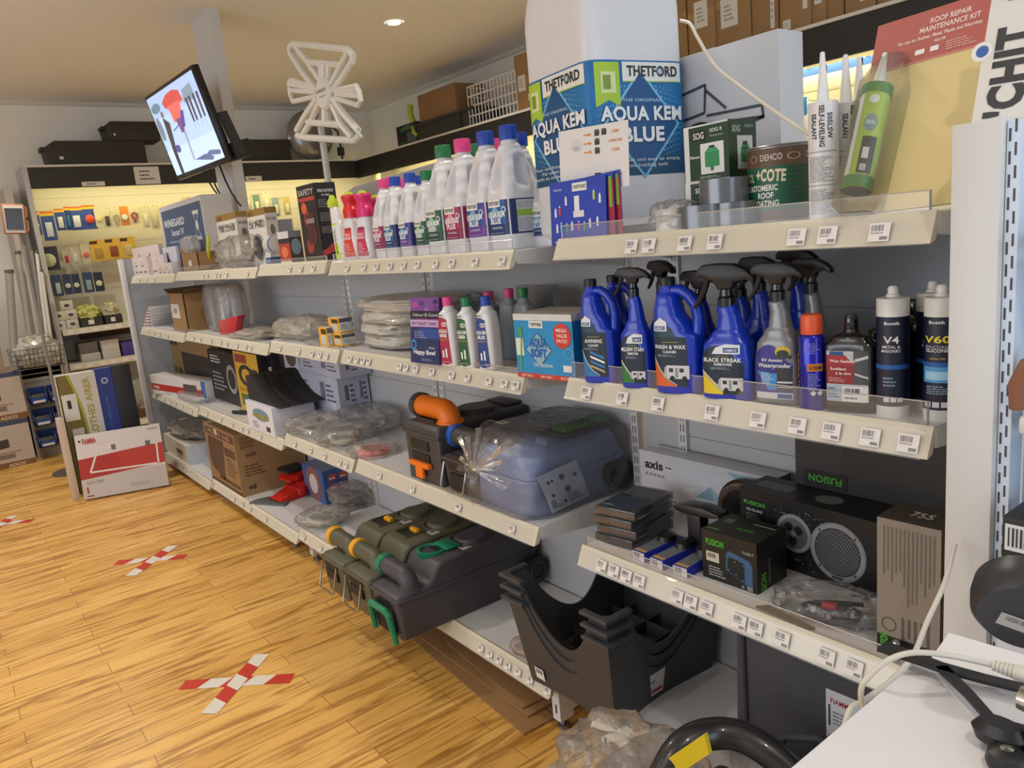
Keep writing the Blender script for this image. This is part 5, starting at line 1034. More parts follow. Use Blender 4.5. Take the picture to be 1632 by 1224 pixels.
k.circ(w*.93, h*.42, w*.07, '#6ab4e0', 4, h*.085, r0=w*.058); k.rect(w*.02, h*.35, w*.16, h*.62, '#dbe6d0', 2); k.poly([(w*.06, h*.1), (w*.09, h*.1), (w*.16, h*.7), (w*.13, h*.7)], '#6ea83c', 3); k.rect(w*.08, h*.66, w*.15, h*.8, '#4f9e4a', 3); k.rect(w*.82, h*.14, w*.95, h*.24, '#e2e6e8', 3)
k.nu = 1; k2 = Ink(mb, mapf((w, 0, 0), (0, 1, 0), (0, 0, 1))); k2.rect(0, 0, w*.667, h*.9, '#1f86c0'); k2.rect(0, h*.9, w*.667, h, '#d2d6d4')
k3 = Ink(mb, mapf((0, 0, h), (1, 0, 0), (0, 1, 0))); k3.rect(0, 0, w, w*.667, mat('#c2beb4', .35, alpha=.8))
mb.build('wrapper', t)
def pr_15(k, w, h): k.rect(0, 0, w, h*.62, '#1c2c56'); k.text('15', w*.82, h*.12, h*.28, '#d6dae0', 2, w*.16); k.lines(w*.05, h*.1, w*.6, h*.5, 4, '#6a7aa8', 2); k.rect(0, h*.62, w, h, mat('#8f9294', .25, .7), 0)
p2 = Vector((at_y(822, z+.2, 1.60), 1.60, z)); 
mb = MB(); carton('sachet_pack', 'silver and navy sachet pack standing behind the roll pack', 'pack', (p2, .0, at_y(880, z+.2, 1.60)-p2.x, zabove(p2, 455)-z), .03, mat('#8f9294', .25, .7), {'front': pr_15}); 
# ---- cassettes
def cassette(label, P, d_, body, accent, style, sticker=True, group='waste tank cassettes'):
    loc, rz, w, h = P; t = thing('waste_cassette', label, 'waste tank', loc, rz, group); M_ = mat(body, .45, bump=.06, scale=150); A_ = mat(accent, .4)
    nose = .17 if style != 'plain' else .0
    if style == 'plain': pts = [(0, .0), (0, h-.012), (.012, h), (d_, h), (d_, 0)]
    else: pts = [(.012, 0), (0, h*.55), (.0, h*.67), (.015, h*.71), (nose*.72, h*.71), (nose*.86, h*.78), (nose, h*.95), (nose*1.15, h), (d_, h), (d_, 0)]
    mb = MB(); mb.prism(pts, .004, w-.004, M_, 'x', .014, 3)
    zs = h*.60 if style != 'plain' else h*.80
    mb.prism([(-.006, zs), (-.006, zs+.012), (d_+.002, zs+.012), (d_+.002, zs)], -.003, w+.003, M_, 'x', .004)   # seam flange
    mb.build('tank', t)
    # pour spout: elbow pipe
    R = w*.165
    if style == 'plain': zc, yc = h+R*1.0, .085
    else: zc, yc = h*.71+R*1.3, nose*.42
    x0, x1 = -.010, w-R*1.15; pp = [(x0, yc, zc), (x0+.02, yc, zc), (x1-R*1.0, yc, zc)]
    for i in range(1, 9): an = PI/2*i/8; pp.append((x1-R*1.0+R*1.0*math.sin(an), yc, zc-R*1.0*(1-math.cos(an))))
    pp.append((x1, yc, (h if style == 'plain' else h*.71)-.01))
    pm = A_ if style == 'plain' and accent == '#f07a14' else M_
    mb = MB(); mb.tube(pp, R, pm, 28); mb.lathe([(R*1.25, 0), (R*1.22, .008), (R, .010)], pm, 28, (x1, yc, (h if style == 'plain' else h*.71)-.002)); mb.build('spout', t, sharp=1)
    mb = MB(); mb.lathe([(.0001, x0-.004), (R*1.12, x0-.004), (R*1.15, x0), (R*1.15, x0+.026), (R*1.02, x0+.028)], M_ if pm is A_ else A_, 32, (0, yc, zc), 'x'); mb.build('spout_ring', t)
    # top lids
    yl = d_*.62
    mb = MB(); mb.lathe([(.0001, .016), (w*.27, .016), (w*.30, .010), (w*.31, 0)], M_, 36, (w*.5, yl, h)); mb.lathe([(w*.36, .0), (w*.38, .005), (w*.40, 0)], M_, 36, (w*.5, yl, h)); mb.build('round_lid', t)
    mb = MB(); mb.box((w*.22, yl+.10, h), (w*.78, yl+.17, h+.012), M_, .004); mb.build('rear_latch', t); mb = MB(); mb.box((w*.12, nose+.04, h), (w*.62, nose+.05, h+.006), M_); mb.box((w*.12, nose+.12, h), (w*.62, nose+.13, h+.006), M_); mb.box((w*.12, nose+.05, h), (w*.14, nose+.12, h+.006), M_); mb.box((w*.60, nose+.05, h), (w*.62, nose+.12, h+.006), M_); mb.box((w*.14, nose+.05, h), (w*.60, nose+.12, h+.0008), mat('#1c1c1a', .6)); mb.build('top_pocket', t)
    mb = MB(); mb.box((w*.30, yl-.13, h), (w*.56, yl-.11, h+.016), A_, .003); mb.build('vent_tab', t)
    if style == 'green':
        mb = MB(); mb.lathe([(.052, .0), (.055, .018), (.045, .02), (.04, .004), (.0001, .002)], A_, 28, (w*.42, nose+.05, h-.01)); mb.box((w*.25, nose+.08, h+.004), (w*.72, nose+.14, h+.014), A_, .004); mb.build('green_cap', t)
        mb = MB(); q = [(w*.12, -.012, h*.02), (w*.13, -.022, h*.42), (w*.2, -.024, h*.47), (w*.72, -.024, h*.47), (w*.8, -.022, h*.42), (w*.86, -.012, -h*.02)]; mb.tube(q, [.011, .012, .013, .013, .012, .010], A_, 8); mb.build('handle', t)
        mb = MB(); mb.prism([(w*.16, h*.06), (w*.16, h*.5), (w*.3, h*.56), (w*.66, h*.56), (w*.78, h*.48), (w*.78, h*.06)], -.0035, .006, mat('#17171a', .6), 'y'); mb.build('handle_recess', t)
    else:
        for a0, a1 in ((.50, .60), (.30, .46)) if style == 'olive' else (((.56, .72), (.32, .5)) if accent == '#f07a14' else ((.45, .76), (.08, .38))):
            mb = MB(); mb.box((w*.2, -.0045 if style != 'olive' else -.004, h*a0*1.0), (w*.7, .006, h*a1), mat('#16171c', .5)); mb.build('front_recess', t)
        if accent == '#f07a14':
            mb = MB(); mb.box((w*.2, -.022, h*.28), (w*.75, -.002, h*.36), A_, .003); mb.box((w*.36, -.02, h*.08), (w*.56, -.006, h*.29), A_, .003); mb.build('pull_handle', t)
        else:
            mb = MB(); mb.tube([(w*.1, -.006, h*.58), (w*.1, -.03, h*.16), (w*.16, -.032, h*.12), (w*.66, -.032, h*.12), (w*.72, -.03, h*.16), (w*.72, -.006, h*.58)], .0035, mat('#a9a8a4', .2, .9), 8); mb.build('wire_handle', t)
    if sticker:
        mb = MB(); k = Ink(mb, mapf((0, 0, h), (1, 0, 0), (0, 1, 0))); k.rect(w*.64, nose+.13, w*.86, nose+.17, '#dcdcd6'); k.rect(w*.68, nose+.14, w*.76, nose+.16, '#6a6a66', 1); mb.build('price_sticker', t)
    # rear wheel
    mb = MB(); mb.lathe([(.0001, w+.001), (.05, w+.001), (.055, w+.012), (.055, w+.03), (.045, w+.034), (.0001, w+.03)], mat('#1c1e22', .5), 36, (0, d_-.03, .075), 'x')
    mb.lathe([(.03, w+.035), (.034, w+.038), (.038, w+.0345)], mat('#2c2f34', .5), 30, (0, d_-.03, .075), 'x'); mb.build('wheel', t)
    return t
z = S2[3]; OL = '#565543'; GR = '#45434a'
x2 = onZ(650, 1022, z); wc = .205; yc_ = 1.095
hc_ = .240
xs = [-2.235-wc, -2.235-2*wc-.012, -2.235-3*wc-.024]
cassette('dark grey cassette with green cap ring, nearest of three on the base shelf', (Vector((xs[0], yc_, z)), 0, wc, hc_), .62, GR, '#12805a', 'green')
cassette('olive cassette with yellow ring, middle of three on the base shelf', (Vector((xs[1], yc_+.0, z)), 0, wc, hc_*1.0), .64, OL, '#e8a81c', 'olive')
cassette('olive cassette with yellow ring, farthest of three on the base shelf', (Vector((xs[2], yc_+.0, z)), 0, wc, hc_*.96), .64, OL, '#e8a81c', 'olive')
z = S2[2]
p, rz, w, h = place((624, 766), (688, 786), 676, z)
cassette('dark grey cassette with orange elbow spout on the lower shelf', ((Vector((p.x, 1.33, z))), 0, w*.98, h), .40, '#3f3d3f', '#f07a14', 'plain', False)
p, rz, w, h = place((690, 786), (752, 808), 704, z)
cassette('dark grey cassette with blue spout ring, behind the bagged one', ((Vector((p.x, 1.33, z))), 0, w*.98, h), .40, '#3f3d3f', '#2a5fc0', 'blueplain', False)
# ================================================================ bagged cassette
z = S2[2]
p, rz, w, h = place((752, 806), (866, 838), 700, z)
BG = '#7f93bd'
P0 = Vector((-2.075, 1.335, z)); wB = .30; hB = .235
t0_ = 0
t = thing('waste_cassette', 'large pale blue-grey cassette inside a clear bag at the shelf end', 'waste tank', P0, 0, 'waste tank cassettes'); M_ = mat(BG, .42)
mb = MB(); S = smooth_secs([(0, .01, wB-.01, .012, .40, 7), (.01, 0, wB, 0, .405, 8), (.11, 0, wB, 0, .41, 8), (.165, .003, wB-.003, .005, .405, 8), (.20, .01, wB-.01, .03, .40, 7), (.225, .03, wB-.03, .07, .395, 6), (.235, .05, wB-.05, .10, .38, 5)], 4); mb.loft(S, M_, 64)
mb.loft([(.118, -.006, wB+.006, -.006, .416, 8), (.126, -.008, wB+.008, -.008, .418, 8), (.134, -.006, wB+.006, -.006, .416, 8)], M_, 64); mb.build('tank', t, sharp=1)
mb = MB(); mb.tube([(-.01, .09, .235), (.05, .09, .237), (.09, .09, .232), (.115, .09, .21), (.12, .09, .17)], .045, mat('#2c2e33', .3, coat=.4), 26); mb.build('spout', t, sharp=1)
mb = MB(); mb.box((.03, .17, .232), (.27, .39, .252), mat('#3a3f38', .4), .01); mb.box((.19, .19, .252), (.26, .31, .262), mat('#4da83c', .4), .004); mb.box((.19, .33, .252), (.26, .38, .262), mat('#4da83c', .4), .004); mb.lathe([(.0001, .266), (.05, .264), (.055, .252)], mat('#30342f', .4), 28, (.10, .28, 0)); mb.build('slide_lid', t)
mb = MB(); mb.lathe([(.0001, 0), (.016, 0), (.017, .004), (.017, .05), (.016, .054), (.0001, .054)], M_, 22, (.215, .115, .238), 'x'); mb.X = Matrix.Translation((0, 0, 0)); mb.build('filler_tube', t)
mb = MB(); mb.lathe([(.0001, wB+.001), (.05, wB+.001), (.055, wB+.01), (.052, wB+.024), (.0001, wB+.022)], mat('#22242a', .4), 32, (0, .36, .065), 'x'); mb.build('wheel', t)
mb = MB(); mb.lathe([(.0001, wB+.0), (.06, wB+.0), (.06, wB+.006)], mat('#2b3147', .5), 28, (0, .35, .075), 'x'); mb.build('wheel_arch', t)
mb = MB(); k = Ink(mb, lambda u, v, o: (wB+.012+o+.02*math.sin(v*14)*.2, .06+u-v*.35, .012+v+u*.10), 4, 4, .0004); k.rect(0, 0, .16, .145, '#c9d2e2'); k.nu = k.nv = 1
for i in range(3): k.rect(.01+.05*i, .01, .011+.05*i, .135, '#8d97a8', 1)
for u_, v_, r_ in ((.03, .11, .007), (.045, .11, .006), (.085, .11, .012), (.135, .1, .009), (.09, .06, .014), (.03, .06, .008)): k.circ(u_, v_, r_, '#4a5060', 1, n=6)
k.barcode(.012, .012, .03, .045, L=1); k.text('\u25b3', .04, .012, .012, '#2a2e38', 1); k.circ(.045, .018, .007, '#2a2e38', 1, r0=.005, n=3); k.circ(.066, .022, .006, '#2a2e38', 1, n=8); k.lines(.08, .01, .14, .045, 4, '#4a5060', 1); mb.build('instruction_sheet', t)
FB = film('#dfe6f2', .07, .08, .85, .8)
mb = MB(); vs = []; n = 64; K = 20
for i in range(K+1):
    q = i/K; zz_ = q*.285; bul = .018+.012*math.sin(q*PI); sh_ = 0 if q < .8 else (q-.8)/.2
    for j in range(n):
        a_ = 2*PI*j/n; x_, y_ = superpt(a_, wB/2+bul-sh_*.06, .205+bul-sh_*.06, 6); v = Vector((x_+wB/2, y_+.2, zz_))
        nn = noise.noise_vector(v*14)*.012; 
        if v.y < .02: nn += Vector((0, -.02*abs(math.sin(v.x*60+v.z*20))*math.exp(-((v.x-.08)/.1)**2), 0)); 
        v += nn; v.z = max(v.z, .001); vs.append(v)
mb.add(vs, [(i*n+j, i*n+(j+1) % n, (i+1)*n+(j+1) % n, (i+1)*n+j) for i in range(K) for j in range(n)]+[tuple(range(K*n, K*n+n))], FB, True)
for s_ in range(16):   # gathered pleats radiating from the knot at the front
    an = -.5+s_*.30; x0_, z0_ = .10, .155; L_ = .12+.03*math.sin(s_*2.1); dx, dz = math.cos(an)*L_, math.sin(an)*L_
    if z0_+dz < .0: dz = -z0_+.002
    w1 = .012; nx, nz = -dz/L_*w1, dx/L_*w1
    mb.add([(x0_-nx*.2, -.062, z0_-nz*.2), (x0_+nx*.2, -.066, z0_+nz*.2), (x0_+dx+nx, -.020, z0_+dz+nz), (x0_+dx, -.034, z0_+dz), (x0_+dx-nx, -.020, z0_+dz-nz)], [(0, 1, 2, 3), (0, 3, 4)], FB, True)
k = Ink(mb, lambda u, v, o: (.0+u, -.040-.006*math.sin(u*90)-o, .006+v), 8, 1, .0004)
for i in range(11): k.rect(.0, .006+.0068*i, .10, .0075+.0068*i, '#6a6460')
mb.build('clear_bag', t, sharp=.4)
mb = MB(); k = Ink(mb, lambda u, v, o: (u, v-.03, .292+o+.0*u)); k.rect(.07, .09, .11, .12, '#dcdcd8'); k.barcode(.075, .1, .10, .115, L=1); mb.build('price_sticker', t); t.scale = (1.05, 1.0, .90); t.location.x += .02
# flat bags and hoses
def hose_bag(label, px_, py_, z, size, rz, hoses, group='bagged hoses', extra=None, seed=1):
    q = onZ(px_, py_, z); t = thing('bagged_hose', label, 'bag', (q.x, max(q.y, YF+.03+size[1]/2*.75), z), rz, group)
    mb = MB()
    for c, r_, n_, rt, m_ in hoses: hose(mb, c, r_, n_, rt, mat(m_, .35), seed)
    mb.build('hose', t)
    if extra: extra(t)
    mb = MB(); k = Ink(mb, lambda u, v, o: (u, v, size[2]*.86+o+.1*u)); k.rect(-size[0]*.22, -size[1]*.1, size[0]*.05, size[1]*.18, '#dcdcd8'); k.barcode(-size[0]*.18, 0, -size[0]*.05, size[1]*.1, L=1); mb.build('card', t)
    bag('clear_bag', '', '', (0, 0, 0), size, 0, seed+20, film('#eceae4', .16, .1), parent=t); return t
z = S3[2]
hose_bag('clear bag with a pale clear coiled hose at the left of the middle lower shelf', 500, 690, z, (.30, .26, .09), .2, [((0, 0, 0), .095, 2.2, .008, '#a8a69a')], seed=2)
hose_bag('clear bag with a coiled hose and brass fitting on the middle lower shelf', 545, 705, z, (.28, .26, .09), -.2, [((0, 0, 0), .085, 2.3, .007, '#b7b0a0')], seed=5, extra=lambda t: MB().lathe([(.0001, .0), (.02, 0), (.024, .01), (.016, .03), (.02, .035), (.0001, .036)], mat('#9a8a5a', .25, .9), 20, (.06, .05, .03)).build('brass_fitting', t))
hose_bag('clear bag with an orange-red coiled hose beside the orange-spouted cassette', 590, 728, z, (.22, .18, .06), .1, [((0, 0, 0), .07, 4.0, .006, '#d8603c')], seed=7)
bag('clear_bag', 'clump of clear bags at the back of the middle lower shelf', 'bag', (at_y(590, z+.05, 1.62), 1.62, z), (.36, .22, .12), .1, 31, film('#e4e8f0', .16))
# ---- middle bay, base: tubes in bag, ramps, blue toy-like box
z = S3[3]
hose_bag('clear bag with a bent pale tube beside the olive cassettes', 510, 835, z, (.26, .24, .07), .3, [((0, 0, 0), .09, 1.4, .012, '#b9b6aa')], 'bagged hoses', seed=9)
hose_bag('clear bag with grey pipe bends behind the olive cassettes', 560, 800, z, (.30, .22, .10), -.1, [((0, 0, 0), .07, 1.6, .014, '#55524c')], 'bagged hoses', seed=12)
z = S4[3]
def pr_blue(k, w, h):
    k.rect(0, 0, w, h, '#2f5f9e')
    for i in range(3):
        for j in range(3): k.rect(w*(.12+.28*i), h*(.1+.28*j), w*(.34+.28*i), h*(.3+.28*j), '#b4564a', 1); k.rect(w*(.15+.28*i), h*(.15+.28*j), w*(.3+.28*i), h*(.2+.28*j), '#d8d0c0', 2)
ab('lamp_set_box', 'blue box printed with a grid of small red pictures', 'box', 484, 517, 577, 1.60, 752, z, '#2c5ea0', {'right': pr_blue, 'front': lambda k, w, h: (k.rect(0, 0, w, h, '#3a5f94'), k.circ(w*.5, h*.5, w*.35, '#8a5a5a', 1), k.circ(w*.5, h*.5, w*.2, '#c8c8d0', 2)), 'top': lambda k, w, h: k.rect(0, 0, w, h, '#6d7fa4')}, dmax=.34)
RD = mat('#c8281e', .4); q = onZ(462, 815, z)
def ramp(label, x, y, zz, rz, s=1.0):
    t = thing('levelling_ramp', label, 'ramp', (x, y, zz), rz, 'red levelling ramps')
    mb = MB(); mb.prism([(0, 0), (.20*s, 0), (.20*s, .05), (.15*s, .062), (.10*s, .052), (.05*s, .035), (0, .012)], 0, .16*s, RD, 'x', .003); 
    for y_ in (.0, .1): mb.box((-.012, .04+y_, .0), (.0, .08+y_, .03), RD, .003); mb.box((.16*s, .04+y_, .0), (.172*s, .08+y_, .03), RD, .003)
    mb.build('ramp_body', t)
    mb = MB(); mb.box((.01, .0, .052), (.15*s, .14, .068), mat('#1f1d1c', .8), .004)
    for i in range(7): mb.box((.01, .01+.018*i, .068), (.15*s, .018+.018*i, .072), mat('#1f1d1c', .8))
    mb.build('rubber_pad', t); return t
xr = onZ(440, 790, z).x-.12
ramp('red plastic ramp with black pad, upper one of the crossed pair', xr+.03, 1.52, z+.075, .12); 
t2 = thing('levelling_ramp', 'red plastic ramp, lower one pointing to the aisle', 'ramp', (xr+.18, 1.40, z), .15, 'red levelling ramps')
mb = MB(); mb.prism([(0, 0), (.24, 0), (.24, .07), (.18, .07), (.10, .05), (.0, .018)], 0, .13, RD, 'x', .004); mb.box((-.03, .12, .02), (.16, .16, .06), RD, .004); mb.build('ramp_body', t2)
mb = MB(); mb.box((.005, -.004, 0), (.125, .01, .018), mat('#1f1d1c', .8), .002); mb.build('rubber_foot', t2)
mb = MB(); mb.prism([(.13*math.cos(a_/14*PI), .13*math.sin(a_/14*PI)) for a_ in range(15)], 0, .012, '#5d6063', 'z', .002); tag(mb.build('half_disc_plate', None, (at_y(425, z, 1.36), 1.36, z), (0, 0, .5)), 'grey half-round plate lying in front of the red ramps', 'plate')
def pr_brown(k, w, h):
    D = '#4a3524'; k.rect(0, 0, w, h, '#8d6f4c'); k.rect(w*.04, h*.83, w*.96, h*.95, D, 1); k.text('MULTI 4.85', w*.5, h*.855, h*.07, '#a88a64', 2, w*.7)
    k.strip([(w*.06, h*.42), (w*.12, h*.25), (w*.5, h*.12)], [(w*.1, h*.8), (w*.5, h*.8), (w*.62, h*.8)], D, 1); k.rect(w*.62, h*.58, w*.95, h*.72, D, 1); k.lines(w*.64, h*.25, w*.94, h*.55, 6, D, 1); k.rect(0, h*.0, w, h*.06, D, 1); k.rect(w*.3, h*.10, w*.96, h*.16, D, 1); k.rect(w*.36, h*.86, w*.44, h*.96, '#d8d4c8', 2)
def pr_brown2(k, w, h):
    D = '#5a4530'; k.rect(0, 0, w, h, '#9c7f5a'); k.text('multi', w*.2, h*.62, h*.06, D, 1, w*.14, bold=.05)
    for i, s in enumerate(('LAUNDRY', 'WASHER', '85/700')): k.text(s, w*.17, h*(.9-.07*i), h*.045, D, 1, w*.2)
    k.lines(w*.08, h*.3, w*.4, h*.5, 4, D, 1); k.poly([(w*.1, h*.16), (w*.18, h*.16), (w*.18, h*.2), (w*.22, h*.13), (w*.18, h*.07), (w*.18, h*.1), (w*.1, h*.1)], D, 1)
z = S4[3]
Pb, db = abox(322, 380, 560, 1.315, 694, z)
Pl = abox(331, 380, 560, 1.315, 694, z)[0]
carton('washer_carton', 'big brown printed carton standing on the base shelf', 'carton', (Pl[0], 0, Pl[2], Pl[3]), .42, '#8d6f4c', {'front': pr_brown, 'right': pr_brown2})
# ---- bay 4 low
z = S4[2]
ab('white_carton', 'white box with a small landscape picture under the black wheel chock', 'box', 394, 436, 503, 1.30, 651, z, '#cfd4e2', {'front': lambda k, w, h: (k.rect(0, 0, w, h, '#d6d8e0'), k.circ(w*.55, h*.62, w*.3, '#6f8aa0', 1, h*.22), k.rect(w*.25, h*.5, w*.85, h*.62, '#8a8a3a', 2), k.rect(w*.7, h*.1, w*.85, h*.28, '#3a3c40', 1), k.lines(w*.2, h*.1, w*.5, h*.35, 3, '#6a6c70', 1))}, dmax=.34)
Pc, dc = abox(394, 436, 503, 1.30, 651, z); 
t = thing('wheel_chock', 'black rubber wheel chock with curved ribbed face on the white box', 'wheel chock', (Pc[0].x-.0, 1.36, z+Pc[3]), .0)
mb = MB(); cw_ = Pc[2]
for i in range(4):
    y0_ = .075*i; mb.prism([(-.02, 0), (cw_*1.15+.1, 0), (cw_*1.05+.06, .012), (cw_*.95, .028), (cw_*.72, .062), (cw_*.5, .11), (cw_*.34, .165), (cw_*.28, .175), (-.02, .165)], y0_, y0_+.072, mat('#1b1c1e', .65), 'y', .003)
mb.build('block', t); t.location = (Pc[0].x+.02, 1.32, z+Pc[3]); t.scale = (.80, .95, .80)
for q_ in (.0, .12): pass
mb = MB(); mb.prism([(0, 0), (.20, 0), (.20, .14), (.16, .26), (.12, .27), (.04, .15)], 0, .10, mat('#1d1e20', .65), 'y', .003); tag(mb.build('wheel_chock', None, (Pc[0].x-.18, 1.50, z)), 'black rubber chock standing left of the white picture box', 'wheel chock')
def pr_black(k, w, h): k.rect(0, 0, w, h, '#141416'); k.circ(w*.72, h*.5, w*.16, '#8d8f92', 1, h*.28, r0=w*.11); k.lines(w*.08, h*.75, w*.5, h*.92, 3, '#c8c9cc', 1); k.lines(w*.08, h*.2, w*.55, h*.6, 5, '#8d8f92', 1); k.rect(w*.68, h*.38, w*.78, h*.62, '#26282b', 2)
def pr_yel(k, w, h): k.rect(0, 0, w, h, '#c8a52c'); k.rect(w*.05, h*.82, w*.55, h*.96, '#8d2f22', 1); k.circ(w*.45, h*.62, w*.32, '#1c1a16', 1, h*.18, r0=w*.2); k.rect(w*.6, h*.55, w*.95, h*.75, '#2b2924', 2); k.rect(w*.1, h*.1, w*.6, h*.3, '#4a6a3a', 1); k.text('EXTREME', w*.4, h*.34, h*.06, '#b8402c', 2, w*.6)
ab('black_carton', 'black box with a grey picture of round part, on the far lower shelf', 'box', 336, 384, 396, 1.46, 566, z, '#141416', {'front': pr_black}, dmax=.05)
ab('yellow_box', 'yellow and black printed box beside the black carton', 'box', 378, 416, 440, 1.44, 566, z, '#1b1916', {'front': pr_yel}, dmax=.1)
ab('black_red_box', 'black box with red stripe and white lettering beside white cartons', 'box', 410, 440, 452, 1.50, 566, z, '#17181b', {'front': lambda k, w, h: (k.rect(0, 0, w, h, '#17181c'), k.rect(0, h*.55, w, h*.66, '#a82a2a', 1), k.text('EXTREME', w*.5, h*.72, h*.08, '#d8d8dc', 2, w*.85), k.rect(w*.2, h*.4, w*.9, h*.54, '#b9bcc4', 1))}, dmax=.1)
z = S3[2]
def pr_ac(k, w, h): k.rect(0, 0, w, h, '#b9c0d4'); k.barcode(w*.2, h*.3, w*.32, h*.75, L=1); k.lines(w*.38, h*.2, w*.55, h*.8, 4, '#5a6078', 1); k.barcode(w*.7, h*.3, w*.78, h*.8, '#5a6078', 1); k.lines(w*.8, h*.2, w*.95, h*.8, 4, '#5a6078', 1)
zz = z
for i, (yt, lb) in enumerate(((655, 'white shipping carton at the bottom of the stack behind the chock'), (602, 'white shipping carton in the middle of the stack behind the chock'), (562, 'white shipping carton on top of the stack, with a brown photo panel'))):
    P, d = abox(452, 540, 556, 1.57, yt, zz); hh = max(.06, zabove(Vector((at_y(540, zz, 1.57), 1.57, 0)), yt)-zz)
    if zz+hh > S3[1]-.055: hh = S3[1]-.055-zz
    carton('shipping_carton', lb, 'carton', (P[0], 0, P[2], hh-.002), .17, '#c3c9da', {'right': pr_ac, 'front': (lambda k, w, h: (pr_ac(k, w, h), k.rect(0, 0, w*.3, h, '#cfd2dc', 3), k.circ(w*.15, h*.5, w*.10, '#6a5a4a', 5, h*.4))) if i == 2 else pr_ac}, 'white shipping cartons'); zz += hh
# small black clip + leaflet on bay 4 low
mb = MB(); mb.tube([(0, 0, .012), (.05, .01, .012), (.09, 0, .02), (.12, .02, .012)], .011, '#17181a', 8); mb.tube([(.02, .03, .01), (.1, .04, .012)], .01, '#17181a', 8); tag(mb.build('black_clip', None, (at_y(372, S4[2], 1.36), 1.36, S4[2]), (0, 0, .2)), 'small black clip part lying left of the white picture box', 'part')
# ---- bay 5 low & sphere carton
z = S5[2]
ab('kraft_carton', 'kraft carton with black lettering and dark panel under the far shelf', 'carton', 258, 338, 352, 1.52, 540, z+.06, '#8a6f48', {'front': lambda k, w, h: (k.rect(0, 0, w, h, '#8f7449'), k.text('sphere', w*.22, h*.74, h*.12, '#1c1814', 1, w*.34, bold=.05), k.rect(w*.45, 0, w, h*.62, '#2b2019', 1), k.lines(w*.05, h*.45, w*.38, h*.52, 1, '#4a3a24', 1), k.text('PLATINUM', w*.22, h*.1, h*.14, '#1c1814', 1, w*.38, bold=.04))}, dmax=.15)
mb = MB(); mb.box((0, 0, 0), (.9, .3, .058), '#c9c6c0', .002); tag(mb.build('flat_white_box', None, (at_y(250, z, 1.45)-.0, 1.44, z), None), 'flat white box lying under the kraft lettered carton', 'box')
p_, rz_, w_, h_ = place((244, 626), (331, 641), 597, z)
carton('red_white_box', 'long flat white and red box on the far lower shelf', 'box', (p_, rz_, w_, h_), .12, '#c9c9cc', {'front': lambda k, w, h: (k.rect(0, 0, w, h, '#d0cfd0'), k.rect(0, h*.2, w*.95, h*.55, '#b03026', 1), k.text('FIAMMA', w*.1, h*.3, h*.15, '#e0d8d4', 2, w*.12), k.rect(w*.62, h*.25, w*.85, h*.75, '#5a4a4a', 2), k.rect(w*.93, 0, w, h, '#3a6ab0', 1))})
bag('clear_bag', 'flattened clear bags of small parts on the far lower shelf', 'bag', (at_y(300, z, 1.36), 1.345+.05, z+.0), (.55, .13, .055), .0, 41, film('#e8e4dc', .25))
# bay 5 base: white cartons
z = S5[3]
ab('white_carton', 'long white carton with black print on the far base shelf', 'carton', 262, 299, 335, 1.33, 712, z, '#cfcbc6', {'front': lambda k, w, h: (k.rect(0, 0, w, h, '#d2cdc7'), k.rect(w*.55, h*.35, w*.8, h*.6, '#3a3836', 1), k.lines(w*.55, h*.1, w*.8, h*.3, 3, '#55524e', 1)), 'right': lambda k, w, h: k.rect(0, 0, w, h, '#c3cad8')}, dmax=.3)
Pw, dw = abox(262, 299, 335, 1.33, 712, z)
bag('clear_bag', 'crumpled grey-white wrapping lying on the long white carton', 'bag', (Pw[0].x+Pw[2]*.45, 1.50, z+Pw[3]), (.62, .30, .10), .05, 44, mat('#a9a49a', .5, alpha=.85, bump=.5))
# ---- mid shelf bays 4/5
z = S5[1]
for i in range(7):
    mb = MB(); mb.box((0, 0, 0), (.13, .16, .022), ['#cfcdd0', '#c8c6ca'][i % 2], .002); k = Ink(mb, mapf((0, 0, 0), (1, 0, 0), (0, 0, 1))); k.rect(.01, .006, .06, .016, '#b0302c'); k.rect(.07, .006, .12, .016, '#2a2a2e')
    o = mb.build('thin_carton', None, (at_y(236, z, 1.36)+.012*i, 1.33+.006*i, z+.0225*i), (0, .0, .25-.06*i))
    tag(o, ['lowest', 'second', 'third', 'fourth', 'fifth', 'sixth', 'topmost'][i]+' thin red and white carton in the leaning fan on the far shelf', 'box', 'fanned thin cartons')
t = thing('open_carton', 'open kraft carton with white paper label on the far middle shelf', 'carton', Vector((at_y(274, z+.1, 1.36), 1.36, z)))
wq = at_y(297, z+.1, 1.36)-at_y(274, z+.1, 1.36); hq = zabove(Vector((at_y(297, z+.1, 1.36), 1.36, 0)), 468)-z
mb = MB(); 
for a_, b_ in (((0, 0, 0), (wq, .006, hq)), ((0, .28, 0), (wq, .286, hq)), ((0, 0, 0), (.005, .286, hq)), ((wq-.005, 0, 0), (wq, .286, hq)), ((0, 0, 0), (wq, .286, .005))): mb.box(a_, b_, '#94744c')
k = Ink(mb, mapf((0, 0, 0), (1, 0, 0), (0, 0, 1))); k.rect(wq*.05, hq*.35, wq*.6, hq*.72, '#cfccc8'); k.rect(wq*.2, hq*.48, wq*.45, hq*.6, '#8a8784', 1); mb.build('box', t)
for a_, b_, rr_ in (((-.10, 0), (0, .286), .3), ((wq, 0), (wq+.07, .286), -.2)): mb = MB(); mb.prism([(a_[0], hq+(.03 if a_[0] < 0 else 0)), (b_[0], hq+(0 if a_[0] < 0 else .03)), (b_[0], hq-.004+(0 if a_[0] < 0 else .03)), (a_[0], hq-.004+(.03 if a_[0] < 0 else 0))], 0, .286, '#5d4a34', 'y'); mb.build('flap', t)
mb = MB()
